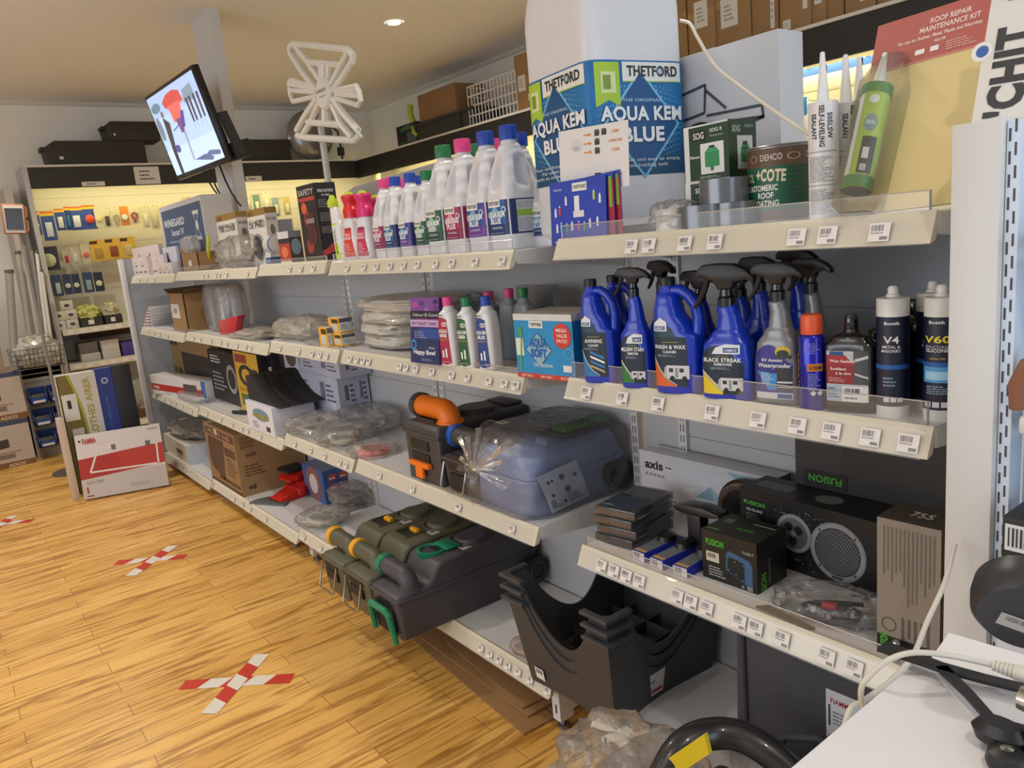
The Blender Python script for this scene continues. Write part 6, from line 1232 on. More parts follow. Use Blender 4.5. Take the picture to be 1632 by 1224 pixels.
for i in range(4): mb.lathe([(.0001, 0), (.045, 0), (.045, .26), (.035, .275), (.0001, .275)], film('#dfe0e4', .25, .08, .3), 20, (.1*i, .04*(i % 2), 0))
q = (at_y(345, z+.1, 1.46), 1.46, S4[1]); 
t = thing('wrapped_tubes', 'clear-wrapped upright clear tubes beside the open kraft carton', 'tubes', q); mb.build('tubes', t)
bag('clear_bag', '', '', (.15, .02, 0), (.46, .20, .29), 0, 51, film('#e4e6ea', .10), parent=t, flat=.2, amp=.06)
z = S4[1]
t = thing('red_packet', 'red plastic-fronted packet on the middle shelf', 'packet', (at_y(352, z+.02, 1.36), 1.35, z), .2)
mb = MB(); mb.prism([(0, 0), (.16, 0), (.24, .115), (.01, .085)], 0, .05, mat('#b8222a', .3, coat=.4), 'y', .006); mb.build('packet', t)
for i, (x_, y_, sz, sd, lb) in enumerate(((415, 1.42, (.40, .2, .05), 61, 'milky flat bag of tubes lying right of the red packet'), (385, 1.36, (.22, .10, .03), 62, 'small milky bag at the shelf front near the red packet'), (445, 1.50, (.46, .22, .045), 63, 'grey flat bag at the back of the middle shelf'))): bag('parts_bag', lb, 'bag', (at_y(x_, z+.02, y_), y_, z), sz, .1*i, sd, mat('#b5aea4', .3, alpha=.8, bump=.6, scale=25), 'milky parts bags')
z = S3[1]
bag('parts_bag', 'clear bag of tangled silvery fittings left of the yellow boxes', 'bag', (at_y(484, z+.03, 1.43), 1.43, z), (.36, .22, .11), .1, 66, film('#e0dccc', .35, .1), 'milky parts bags'); bag('parts_bag', 'flat clear bag under the yellow boxes at the shelf front', 'bag', (at_y(510, z, 1.37), 1.37, z), (.22, .08, .02), .1, 67, film('#e0dccc', .3, .1), 'milky parts bags')
# ================================================================ top shelf of far bays
z = S3[0]
def pr_safe(k, w, h):
    k.rect(0, 0, w, h, '#191413'); k.rect(w*.05, h*.85, w*.95, h*.97, '#0e0c0c', 1); k.text('SAFETY', w*.5, h*.87, h*.07, '#b0a8a2', 2, w*.85, bold=.03); k.rect(w*.05, h*.79, w*.95, h*.84, '#a8362c', 1)
    for i, (u_, v_, r_, c_) in enumerate(((.3, .7, .1, '#c85a24'), (.45, .55, .14, '#8a2c1c'), (.6, .35, .16, '#7a2420'), (.4, .2, .13, '#93301f'))): k.circ(w*u_, h*v_, w*r_*1.6, c_, 1.5+.3*i, h*r_*.8, 9)
    k.rect(w*.35, h*.22, w*.8, h*.62, '#4a1618', 3); k.rect(w*.35, h*.50, w*.8, h*.56, '#8a7a80', 4)
def pr_safe2(k, w, h):
    k.rect(0, 0, w, h, '#17110f'); k.text('FIRE RATING', w*.5, h*.88, h*.035, '#c9c2bc', 1, w*.75, bold=.03); k.text('1A:10B:E', w*.5, h*.83, h*.025, '#c9c2bc', 1, w*.4); k.lines(w*.08, h*.68, w*.7, h*.79, 5, '#7d7672', 1); k.lines(w*.1, h*.5, w*.8, h*.62, 6, '#7d7672', 1); k.lines(w*.1, h*.35, w*.8, h*.44, 5, '#7d7672', 1)
    k.strip([(0, h*.05), (w*.3, h*.08), (w*.7, h*.12), (w, h*.08)], [(0, h*.12), (w*.3, h*.16), (w*.7, h*.26), (w, h*.34)], '#a8322a', 1)
ab('extinguisher_box', 'tall black box with red flames at the end of the far top shelves', 'box', 480, 508, 541, 1.40, 291, z, '#17110f', {'front': pr_safe, 'right': pr_safe2})
def pr_globe(k, w, h): k.rect(0, 0, w, h, '#b0341c'); k.rect(0, h*.78, w, h, '#c9cad0', 1); k.rect(0, h*.62, w, h*.78, '#20242e', 1); k.circ(w*.5, h*.35, w*.3, '#d87040', 2, h*.18); k.rect(0, 0, w, h*.07, '#d8cfc8', 1)
ab('bulb_box', 'orange and black lamp box leaning by the flame-printed box', 'box', 445, 462, 482, 1.385, 368, z, '#b0341c', {'front': pr_globe, 'right': lambda k, w, h: (k.rect(0, 0, w, h, '#5a4a48'), k.circ(w*.5, h*.5, w*.4, '#8fa0b0', 1, h*.25), k.rect(0, h*.8, w, h, '#8a9098', 1))})
ab('blue_box', 'small flat blue box under the white canister', 'box', 424, 432, 450, 1.36, 410, z, '#2f5f86', {'front': lambda k, w, h: (k.rect(0, 0, w, h, '#2f5f8a'), k.text('dometic', w*.5, h*.4, h*.2, '#9fb8cc', 1, w*.7))})
x = at_y(436, z+.06, 1.42); t = thing('white_canister', 'white canister with blue ring lying on the small blue box', 'canister', (x-.03, 1.42, z+.052), 0)
mb = MB(); mb.lathe([(.0001, 0), (.04, 0), (.042, .003), (.042, .09), (.0001, .092)], mat('#c9c7c2', .4), 28, (0, 0, .042), 'x'); mb.build('can', t); mb = MB(); mb.lathe([(.043, .07), (.043, .088)], '#3a5f9a', 28, (0, 0, .042), 'x'); mb.build('blue_ring', t)
ab('grey_box', 'pale lilac printed box behind the lamp boxes', 'box', 428, 448, 470, 1.55, 350, z, '#aaa7bd', {'front': lambda k, w, h: (k.rect(0, 0, w, h, '#b7b3c6'), k.rect(w*.1, h*.5, w*.5, h*.8, '#7c6a8c', 1), k.rect(w*.5, h*.1, w*.9, h*.45, '#4f7a6a', 1)), 'right': lambda k, w, h: (k.rect(0, 0, w, h, '#9a9ab0'), k.rect(w*.1, h*.1, w*.9, h*.6, '#5a7ab0', 1))})
z = S4[0]
def pr_tire(cov, c2):
    def f(k, w, h): k.rect(0, 0, w, h, '#cfcbc4'); k.rect(0, h*.88, w, h, '#8a6c2c', 1); k.text('ADCO', w*.2, h*.9, h*.06, '#2a2014', 2, w*.25); k.text(cov[0], w*.5, h*.68, h*.09, '#26262a', 2, w*.85, bold=.03); k.text(cov[1], w*.5, h*.77, h*.04, '#55524e', 2, w*.85); k.circ(w*.45, h*.34, w*.34, '#8a8784', 1, h*.24); k.circ(w*.4, h*.34, w*.26, c2, 2, h*.2)
    return f
def pr_tire_s(k, w, h): k.rect(0, 0, w, h, '#c6c2bc'); k.rect(0, h*.9, w, h, '#8a6c2c', 1); k.text('TIRE GUARD', w*.5, h*.78, h*.05, '#55524e', 1, w*.8); k.circ(w*.5, h*.62, w*.2, '#6a6764', 1, h*.09); k.lines(w*.1, h*.2, w*.8, h*.45, 5, '#9a9794', 1)
ab('tire_cover_box', 'white tire cover box with gold band, left of the two', 'box', 350, 381, 402, 1.40, 337, z, '#cfcbc4', {'front': pr_tire(('TIRE COVER', 'SUNGUARD TIRE'), '#b3b0aa'), 'right': pr_tire_s}, 'gold-banded tire cover boxes')
ab('tire_cover_box', 'white tire cover box with gold band and bold black words, right of the two', 'box', 399, 427, 446, 1.43, 330, z, '#cfcbc4', {'front': pr_tire(('DE PNEU', 'ET LARMES'), '#3a3836'), 'right': pr_tire_s}, 'gold-banded tire cover boxes')
def pr_wine(k, w, h):
    k.rect(0, 0, w, h, '#b9bcc4'); k.rect(w*.04, h*.02, w*.97, h*.93, '#3c5578', 1); k.text('WINEGARD', w*.32, h*.68, h*.1, '#c9d2dc', 2, w*.5, bold=.04); k.text('Sensar IV', w*.38, h*.54, h*.09, '#c9d2dc', 2, w*.3, bold=.02); k.lines(w*.15, h*.42, w*.5, h*.48, 1, '#8a9cb4', 2)
    for s_ in (1, -1): k.poly([(w*.84, h*.62), (w*.77, h*(.62+.2*s_)), (w*.91, h*(.62+.2*s_))][::s_], '#cfd4da', 2); k.poly([(w*.84, h*.62), (w*.80, h*(.62+.15*s_)), (w*.88, h*(.62+.15*s_))][::s_], '#3c5578', 3)
    k.circ(w*.84, h*.62, w*.03, '#cfd4da', 4); k.rect(w*.68, h*.28, w*.69, h*.5, '#cfd4da', 2); k.rect(w*.6, h*.47, w*.78, h*.485, '#cfd4da', 2)
ab('antenna_box', 'large white and blue antenna box on the far top shelf', 'box', 262, 329, 376, 1.50, 310, z, '#c6c4c2', {'front': pr_wine, 'right': lambda k, w, h: k.rect(0, 0, w, h, '#bdbab8')})
t = thing('open_carton', 'small open kraft carton in front of the antenna box', 'carton', (at_y(291, z+.05, 1.36), 1.36, z)); wq = at_y(316, z+.05, 1.36)-at_y(291, z+.05, 1.36); hq = zabove(Vector((at_y(316, z, 1.36), 1.36, 0)), 402)-z
mb = MB()
for a_, b_ in (((0, 0, 0), (wq, .005, hq)), ((0, .12, 0), (wq, .125, hq)), ((0, 0, 0), (.005, .125, hq)), ((wq-.005, 0, 0), (wq, .125, hq)), ((0, 0, 0), (wq, .125, .005))): mb.box(a_, b_, '#8a6840')
k = Ink(mb, mapf((0, 0, 0), (1, 0, 0), (0, 0, 1))); k.rect(wq*.4, hq*.3, wq*.6, hq*.6, '#c6c2bc'); mb.build('box', t)
mb = MB(); mb.prism([(-.05, hq+.03), (0, hq), (0, hq-.004), (-.05, hq+.026)], 0, .125, '#8a6840', 'y'); mb.build('flap', t)
mb = MB(); mb.box((0, 0, 0), (.035, .012, .17), '#b8b81e', .001); o = mb.build('yellow_strip_pack', None, (at_y(322, z+.2, 1.42), 1.42, z+.06)); o.rotation_euler = (0, .55, 0); tag(o, 'yellow strip pack sticking up out of the small kraft carton', 'pack')
bag('wrapper_bag', 'torn clear bag sticking out of the small kraft carton', 'bag', (at_y(305, z+.1, 1.43), 1.43, z+hq*.7), (.14, .10, .14), .2, 71, film('#e4e4e4', .3))
t = thing('bagged_cover', 'clear bag of silvery tubes on the far top shelf', 'bag', (at_y(388, z+.04, 1.40), 1.41, z), .15)
mb = MB()
for i in range(5): mb.tube([(-.16+.05*i, -.03, .02), (-.08+.05*i, .0, .05+.01*i), (.0+.05*i, .03, .09), (.06+.04*i, .05, .12)], .014, mat('#8d8478', .35, .3), 8)
mb.build('tubes', t); bag('clear_bag', '', '', (0, 0, 0), (.42, .2, .17), 0, 73, film('#ece8e0', .12), parent=t)
mb = MB(); mb.tube([(0, 0, .01), (.05, .01, .03), (.09, .0, .02), (.12, .02, .035)], .01, '#1b1a1a', 8); tag(mb.build('black_cable_end', None, (at_y(336, z, 1.35), 1.35, z)), 'short black cable lying beside the small kraft carton', 'cable')
z = S5[0]; words_ = ('lower left', 'upper left', 'middle', 'lower right', 'right')
def pr_dots(k, w, h):
    k.rect(0, 0, w, h, '#d2c6c6')
    for i in range(3): k.rect(w*(.15+.28*i), h*.15, w*(.28+.28*i), h*.25, '#3f3c40', 1)
    for i in range(2): k.circ(w*(.25+.4*i), h*.7, min(w, h)*.06, '#26242a', 1); k.rect(w*(.17+.4*i), h*.5, w*(.33+.4*i), h*.56, '#4a474c', 1)
for i, (pl, pc, pr, Y, yt, lb) in enumerate(((212, 236, 244, 1.35, 408, 'low'), (214, 256, 262, 1.44, 389, 'tall'), (232, 262, 268, 1.375, 405, 'mid'), (250, 274, 286, 1.34, 418, 'small'))):
    ab('white_gadget_box', ['pinkish white small box with black dots, leftmost in the far group', 'pinkish white box with black dots, tallest at the back of the far group', 'pinkish white box with black dots, middle of the stepped far group', 'pinkish white low box with black dots, rightmost of the stepped far group'][i], 'box', pl, pc, pr, Y, yt, z, '#cfc6c8', {'front': pr_dots}, 'pinkish white small boxes', dmax=.06)
ab('lilac_box', 'pale blue-white box with open grey top beside the pinkish boxes', 'box', 262, 283, 288, 1.42, 392, z, '#c3c6d6', {'front': lambda k, w, h: (k.rect(0, 0, w, h, '#c8cada'), k.rect(w*.2, h*.3, w*.4, h*.8, '#5a6080', 1))}, dmax=.1)
# ================================================================ column, tv, antenna
mb = MB(); xa, xb = at_y(338, 2.3, 1.80), at_y(364, 2.3, 1.80); mb.box((xa, 1.80, 0), (xb, 1.87, CEIL), mat('#c9c8c6', .6, var=.02)); struct('column', mb)
mb = MB(); xa2 = at_y(330, 2.3, 1.79)
t = thing('wall_tv', 'flat screen showing a snowy scene, tilted down from the column', 'television', (0, 0, 0))
bl, br_, tl = onY(284, 288, 1.53), onY(364, 258, 1.58), onY(236, 151, 1.41)
du = br_-bl; du.z *= 1; wT = du.length; du.normalize(); dv = tl-bl; dv -= du*dv.dot(du); hT = dv.length; dv.normalize(); nn = du.cross(dv)
M4 = Matrix((du, dv, nn)).transposed().to_4x4(); M4.translation = bl; t.matrix_world = M4
mb = MB(); mb.box((0, 0, -.045), (wT, hT, 0), mat('#141416', .3), .006); mb.box((wT*.1, hT*.1, -.08), (wT*.9, hT*.7, -.045), mat('#141416', .5), .01); mb.build('casing', t)
E_ = lambda c: mat(c, .4, emit=.85); bz = .022
mb = MB(); k = Ink(mb, lambda u, v, o: (bz+u*(wT-2*bz), bz*1.4+v*(hT-2.4*bz), .0005+o), 1, 1, .0004)
k.rect(0, 0, 1, 1, E_('#a6bede')); k.rect(0, 0, 1, .32, E_('#b4cbe6'), 1); k.rect(0, .72, 1, 1, E_('#9db4d8'), 1)
k.strip([(.3, .80), (.42, .74), (.55, .75), (.68, .78)], [(.28, .87), (.4, .93), (.55, .94), (.66, .9)], E_('#b84a44'), 2); k.poly([(.38, .6), (.55, .58), (.62, .8), (.36, .8)], E_('#c8635a'), 3)
k.poly([(.44, .45), (.5, .45), (.56, .62), (.42, .62)], E_('#6a4a70'), 4); k.poly([(.5, .5), (.55, .5), (.62, .68), (.55, .68)], E_('#4a4a90'), 4); k.poly([(.46, .1), (.485, .1), (.52, .45), (.48, .45)], E_('#8a8fa8'), 4)
k.poly([(.13, .3), (.2, .28), (.28, .62), (.18, .72)], E_('#3c3a3c'), 3); k.poly([(.12, .0), (.18, .0), (.2, .3), (.13, .3)], E_('#33343c'), 3); k.circ(.25, .3, .05, E_('#4a4a88'), 4, .05); k.circ(.2, .75, .03, E_('#6a6a5a'), 4, .04)
k.poly([(.48, .1), (.8, .02), (.84, .06), (.7, .12)], E_('#5a648a'), 2); k.poly([(.7, .1), (.96, .05), (.98, .1), (.8, .14)], E_('#5a648a'), 2); k.circ(.12, .85, .1, E_('#5f7a8a'), 2, .06); k.circ(.06, .6, .05, E_('#6a7a8a'), 2, .15)
for u_ in (.72, .78, .86, .93): k.poly([(u_, .5), (u_+.03, .5), (u_+.04, .78), (u_, .78)], E_('#4a4250'), 3); k.rect(u_, .42, u_+.008, .5, E_('#8a93a8'), 3)
k.poly([(.68, .74), (.9, .72), (.9, .9), (.72, .88)], E_('#7a8a9c'), 2); k.poly([(.3, .52), (.44, .56), (.44, .545), (.3, .505)], E_('#4a5a8a'), 4); mb.build('screen', t)
mb = MB(); mb.box((wT*.82, -.0, -.16), (wT*1.04, .10, -.05), mat('#1b1b1d', .5), .01); mb.build('bracket_box', t)
mb = MB(); mb.prism([(wT*.98, hT*.5), (wT*1.01, hT*.5), (wT*1.07, .02), (wT*1.03, .02)], -.10, -.05, mat('#2a2a2c', .5), 'z'); mb.build('bracket_arm', t)
for i, (a_, b_) in enumerate((((326, 272), (352, 312)), ((334, 270), (356, 315)), ((350, 264), (384, 328)))):
    A, B_ = onY(*a_, 1.62), onY(*b_, 1.66); mb = MB(); mid = (A+B_)/2+Vector((0, 0, -.04)); mb.tube([A, (A+mid)/2+Vector((0, 0, -.015)), mid, (B_+mid)/2+Vector((0, 0, -.01)), B_], .006, '#161616', 6); mb.v = [v for v in mb.v]
    tag(mb.build('tv_cable'), ['thin black cable hanging from the left of the screen', 'thin black cable hanging beside the first one under the screen', 'thicker black cable hanging from the screen bracket by the column'][i], 'cable', 'black cables under the screen')
# bow-tie antenna
YA = 1.60; AW = mat('#d0cfc8', .35)
t = thing('bowtie_antenna', 'white bow-tie television antenna on a grey pole', 'antenna', (0, 0, 0))
def bars(name, lines, r_, cl=False):
    mb = MB()
    for ln in lines: mb.tube([onY(x, y, YA) for x, y in ln], r_, AW, 8, cl and len(ln) > 2)
    return mb.build(name, t)
def ring_(c): return [(459+(c), 76)]
bars('upper_frame', [[(462, 76), (468, 70), (510, 74), (556, 80), (563, 88), (562, 97), (545, 125), (531, 145)], [(462, 76), (463, 85), (480, 112), (506, 145)], [(470, 72), (491, 99), (512, 130)], [(556, 82), (544, 104), (528, 135)], [(491, 99), (544, 104)], [(511, 100), (515, 140)], [(525, 102), (523, 140)]], .0155)
bars('stem', [[(518, 102), (519, 150), (520, 197)]], .022)
bars('lower_frame', [[(507, 155), (488, 182), (473, 208), (474, 216), (485, 219), (530, 222), (566, 224), (573, 216), (571, 208), (548, 182), (531, 157)], [(511, 160), (495, 195), (482, 216)], [(527, 160), (544, 199), (562, 220)], [(491, 195), (544, 199)]], .0155)
bars('left_lobe', [[(505, 140), (464, 127), (461, 132), (463, 150), (467, 162), (507, 153)], [(505, 147), (463, 144)], [(505, 143), (463, 134)]], .012)
bars('right_lobe', [[(534, 144), (568, 137), (572, 145), (575, 160), (571, 168), (534, 156)], [(536, 150), (573, 153)], [(536, 147), (570, 145)]], .012)
mb = MB(); c = onY(521, 149, YA); mb.lathe([(.0001, -.028), (.062, -.026), (.072, -.015), (.074, .01), (.06, .02), (.0001, .02)], AW, 40, tuple(c), 'y'); k = Ink(mb, mapf((c.x, c.y-.0285, c.z), (1, 0, 0), (0, 0, 1))); k.text('WINEGARD', 0, .004, .014, '#8a8a86', 0, .095); k.text('Sensar IV', .01, -.018, .010, '#9a9a96', 0, .06); mb.build('hub', t)
mb = MB(); a_, b_ = onY(511, 200, YA+.03), onY(527, 300, YA+.03); mb.tube([(a_.x, a_.y, c.z-.02), (a_.x, a_.y, S3[0])], .016, mat('#a3a19a', .4, .3), 16); mb.build('pole', t)
mb = MB(); q = Vector((a_.x, YA+.03, c.z-.55)); mb.tube([q+Vector((.0, -.02, .05)), q+Vector((.05, -.03, .06)), q+Vector((.085, -.03, .03)), q+Vector((.06, -.03, -.06)), q+Vector((.01, -.02, -.12))], .006, mat('#b9b7ae', .3, .5), 8); mb.tube([q+Vector((-.0, -.02, .05)), q+Vector((-.06, -.03, .03)), q+Vector((-.08, -.03, -.05))], .006, mat('#b9b7ae', .3, .5), 8); mb.build('crank_handle', t)
# ================================================================ far display wall
def xbox(name, label, cat, pl, pr, yt, yb_, X, depth, m, prints=None, group=None, z=None, rot=0.0, zt=None):
    """box facing +X: picture columns at its bottom, top and bottom rows at the left edge"""
    a, b_ = onX(pl, yb_, X), onX(pr, yb_, X); z0 = a.z if z is None else z; h = (onX(pl, yt, X).z if zt is None else zt)-z0
    return carton(name, label, cat, (Vector((X, a.y, z0)), PI/2+rot, b_.y-a.y, h), depth, m, prints, group)
XH = -8.0; GREY = mat('#b9b7b4', .5, var=.02); HDR = mat('#2b2822', .5); YL = 4.1; ZH1, ZH0 = 2.51, 2.31
t = thing('display_unit', 'far wall display unit with dark header and pegged stock', 'shelving', (XW+.05, 2.5, 0))
def part(mb, nm, par=None): o = mb.build(nm, par or t); o.location = (-t.location.x, -t.location.y, 0) if not par else (0, 0, 0); return o
mb = MB(); mb.box((XW+.002, .93, .0), (XW+.03, YL+.45, 2.5), mat('#cfcac0', .5)); 
for i in range(9): mb.box((XW+.029, .95, .5+.22*i), (XW+.031, YL, .503+.22*i), '#8d8a84')
part(mb, 'back_panel')
mb = MB(); mb.box((XH-.02, .95, ZH0), (XH, YL, ZH1-.02), HDR); part(mb, 'header')
mb = MB(); mb.box((XW+.002, .93, ZH1-.018), (XH+.012, YL+.01, ZH1), mat('#d6d2c8', .5)); part(mb, 'header_top')
mb = MB(); mb.box((XW+.002, .91, 0), (XH+.01, .95, ZH1), GREY); part(mb, 'side_panel')
for zz, nm in ((1.06, 'shelf'), (.74, 'shelf'), (.12, 'shelf')):
    mb = MB(); mb.box((XW+.03, .96, zz-.03), (XH+.03, YL-.4, zz), GREY); mb.box((XH+.03, .96, zz-.05), (XH+.04, YL-.4, zz+.004), STRIP)
    o = part(mb, nm); mb = MB()
    for i in range(26): mb.box((XH+.0405, 1.0+.1*i, zz-.04), (XH+.0415, 1.05+.1*i, zz-.01), '#e2e0dc')
    mb.build('ticket_row', o)
mb = MB(); mb.tube([(XH-.07, 1.0, ZH0+.10), (XH-.07, YL-.1, ZH0+.10)], .014, mat('#fff0b0', emit=5), 10); part(mb, 'light_tube')
area('far_header_light', (XH-.10, 2.6, ZH0+.035), (0, math.radians(24), 0), .12, 3.2, 9, (1.0, .84, .34))
# right wall display
ZR1, ZR0 = 2.505, 2.30
t = thing('display_unit', 'right wall display unit with long black header above pegged stock', 'shelving', (-3.5, YL+.4, 0))
mb = MB(); mb.box((XW+.5, YW-.04, .0), (.9, YW-.002, 2.5), mat('#cfcac0', .5))
for i in range(9): mb.box((XW+.5, YW-.042, .5+.22*i), (.9, YW-.04, .503+.22*i), '#9d9a94')
part(mb, 'back_panel')
mb = MB(); mb.box((XH-.0, YL, ZR0), (.9, YL+.02, ZR1-.018), mat('#1e1d1c', .45)); part(mb, 'header')
mb = MB(); mb.box((XH-.0, YL-.012, ZR1-.018), (.9, YW-.002, ZR1), mat('#d6d2c8', .5)); part(mb, 'header_top')
mb = MB(); mb.tube([(XH+.2, YL+.07, ZR0+.10), (.8, YL+.07, ZR0+.10)], .014, mat('#fff0b0', emit=5), 10); part(mb, 'light_tube')
for zz in (1.45, 1.0): mb = MB(); mb.box((XH+.1, YL, zz-.03), (.9, YW-.05, zz), GREY); part(mb, 'shelf')
area('right_header_light', (-3.6, YL+.10, ZR0+.035), (math.radians(24), 0, 0), 8.4, .12, 34, (1.0, .84, .34))
# notes on the headers
def note(label, pl, pr, yt, yb_, n=2, X=XH+.001):
    a, b_ = onX(pl, yb_, X), onX(pr, yb_, X); h = onX(pl, yt, X).z-a.z; mb = MB(); mb.box((0, -.001, 0), (b_.y-a.y, 0, h), '#dad7d0'); k = Ink(mb, mapf((0, -.001, 0), (1, 0, 0), (0, 0, 1)))
    k.lines((b_.y-a.y)*.2, h*.2, (b_.y-a.y)*.8, h*.85, n, '#6a6863', 1, 3); o = mb.build('paper_note', None, (X, a.y, a.z), (0, 0, PI/2)); tag(o, label, 'note', 'paper notes on the far header')
note('small white paper note at the bottom edge of the far header', 131, 168, 290, 297, 1); note('larger white paper note with three lines on the far header', 217, 257, 266, 294, 3); note('white paper strip on the header right of the column', 392, 418, 281, 290, 1)
# things on top of the far header
BK = mat('#2e2b25', .6)
def case(label, pl, pr, yt, X=XH-.06, dz=0.0, grp='black cases on the far header', slope=.0):
    a, b_ = onX(pl, 255, X), onX(pr, 255, X); h = onX(pl+20, yt, X).z-ZH1-dz; w = b_.y-a.y
    t = thing('equipment_case', label, 'case', (X, a.y, ZH1+dz), PI/2, grp)
    mb = MB(); mb.prism([(0.02, 0), (w, 0), (w, h), (w*.1, h), (0.0, h*.75)], 0, .32, BK, 'y', .01); mb.build('case_body', t)
    mb = MB(); mb.box((-.03, .05, h*.62), (.03, .2, h*.78), BK, .004); mb.build('end_latch', t); mb = MB(); mb.box((w*.3, -.006, h*.85), (w*.34, 0, h*.95), BK, .002); mb.build('front_latch', t)
    mb = MB(); mb.box((w*.12, -.0015, h*.25), (w*.16, 0.0, h*.36), '#cfccc4'); mb.build('sticker', t); return h
h1 = case('long low black case at the left end of the far header', 75, 235, 224); case('black case lying on top of the long one', 178, 262, 193, dz=h1)
case('black case on the far header right of the column', 383, 466, 222)
t = thing('round_lamp', 'large round clear-fronted lamp leaning on the far header', 'lamp', tuple(onX(500, 252, XH-.12)[:2])+(ZH1,)); r_ = .26
mb = MB(); mb.lathe([(.0001, .06), (r_*.6, .05), (r_*.9, .02), (r_, 0), (r_*.97, -.05), (r_*.6, -.12), (.0001, -.14)], mat('#8a8780', .2, .6), 40, (0, 0, r_+.01), 'x'); 
for i in range(12): a_ = 2*PI*i/12; mb.tube([(.055, r_*.15*math.cos(a_), r_+.01+r_*.15*math.sin(a_)), (.03, r_*.88*math.cos(a_), r_+.01+r_*.88*math.sin(a_))], .004, mat('#b9b6ae', .2, .8), 6)
mb.build('lamp_head', t)
mb = MB(); mb.tube([(.0, r_*1.0, r_+.1), (.02, r_*1.2, r_+.05), (.03, r_*1.25, .1), (.0, r_*1.3, .01)], .012, '#2a2926', 8); mb.box((.0, r_*1.1, .05), (.05, r_*1.35, .14), '#2a2926', .005); mb.build('bracket', t)
# right header top stock
def ybox(name, label, cat, pl, pr, yt, Y, z, depth, m, prints=None, group=None, zt=None):
    xa, xb = at_y(pl, z+.1, Y), at_y(pr, z+.1, Y); h = (zabove(Vector((xb, Y, 0)), yt) if zt is None else zt)-z
    return carton(name, label, cat, (Vector((xa, Y, z)), 0, xb-xa, h), depth, m, prints, group)
YT = 4.14
ybox('green_black_box', 'black box printed with green leaves at the left of the header stock', 'box', 633, 664, 193, YT, ZR1, .2, '#1f241f', {'front': lambda k, w, h: (k.rect(0, 0, w, h, '#191d1b'), k.strip([(w*.2, h*.7), (w*.5, h*.72), (w*.9, h*.7)], [(w*.2, h*.85), (w*.6, h*.95), (w*.9, h*.85)], '#3f6a3a', 1), k.rect(w*.5, h*.1, w*.95, h*.6, '#4a5a5c', 1), k.rect(w*.1, h*.1, w*.4, h*.2, '#2f5a34', 1))})
xa, xb = at_y(666, ZR1, YT), at_y(756, ZR1, YT); hcr = zabove(Vector((xb, YT, 0)), 168)-ZR1
t = thing('storage_crate', 'low dark grey crate on the right header under the brown carton', 'crate', (xa, YT, ZR1)); mb = MB(); mb.box((0, 0, 0), (xb-xa, .36, hcr*.92), mat('#33352f', .6), .012); mb.box((-.015, -.012, hcr*.82), (xb-xa+.015, .37, hcr), mat('#33352f', .6), .006); mb.box(((xb-xa)*.75, -.02, .02), ((xb-xa)*.8, 0, hcr*.8), mat('#33352f', .6), .003); mb.build('crate_body', t)
def pr_k(lab, tape=True):
    def f(k, w, h):
        if tape: k.rect(w*.0, h*.46, w, h*.54, mat('#a88455', .25), 0)
        for u, v, a_, b_ in lab: k.rect(w*u, h*v, w*(u+a_), h*(v+b_), '#d8d5cc', 1); k.lines(w*(u+a_*.2), h*(v+b_*.2), w*(u+a_*.8), h*(v+b_*.8), 4, '#9a978f', 2)
    return f
ybox('brown_carton', 'brown carton resting on the dark crate on the right header', 'carton', 668, 726, 131, YT+.02, ZR1+hcr, .34, mat('#8d6c48', .7, var=.06), None)
mb = MB(); q = Vector((at_y(655, ZR1+.3, YT+.02), YT+.03, ZR1)); mb.tube([q+Vector((-.02, 0, .36)), q+Vector((0, -.02, .28)), q+Vector((.02, 0, .18)), q+Vector((.04, -.02, .10)), q+Vector((.09, -.01, .06))], .028, mat('#a8b832', .5, bump=.5, scale=60), 10); tag(mb.build('yellow_hose'), 'crumpled yellow-green hose hanging between the green box and brown carton', 'hose')
xa, xb = at_y(750, ZR1, YT), at_y(826, ZR1, YT); t = thing('wire_basket', 'white wire basket standing on the right header', 'basket', (xa, YT, ZR1)); w_ = xb-xa; h_ = zabove(Vector((xb, YT, 0)), 112)-ZR1; MW = mat('#d9d7d2', .4)
for nm, y0 in (('front_grid', 0), ('back_grid', .3)):
    mb = MB()
    for i in range(15): mb.tube([(w_*i/14, y0, 0), (w_*i/14, y0, h_)], .005, MW, 6)
    for i in range(5): mb.tube([(0, y0, h_*i/4), (w_, y0, h_*i/4)], .007, MW, 6)
    mb.build(nm, t)
for x_ in (0, w_):
    mb = MB()
    for i in range(7): mb.tube([(x_, .05*i, 0), (x_, .05*i, h_)], .004, MW, 6)
    for i in range(5): mb.tube([(x_, 0, h_*i/4), (x_, .3, h_*i/4)], .006, MW, 6)
    mb.build('side_grid', t)
t_ = '#a07c50'
ybox('brown_carton', 'tall narrow brown carton with white label right of the wire basket', 'carton', 824, 850, 80, YT, ZR1, .3, mat('#98744c', .7, var=.06), {'front': pr_k([(.15, .35, .45, .28), (.7, .15, .25, .12)])})
edges = [(862, 950), (955, 1075), (1078, 1096), (1098, 1140), (1142, 1196), (1199, 1241), (1243, 1292), (1294, 1316), (1318, 1345), (1347, 1395), (1398, 1450)]
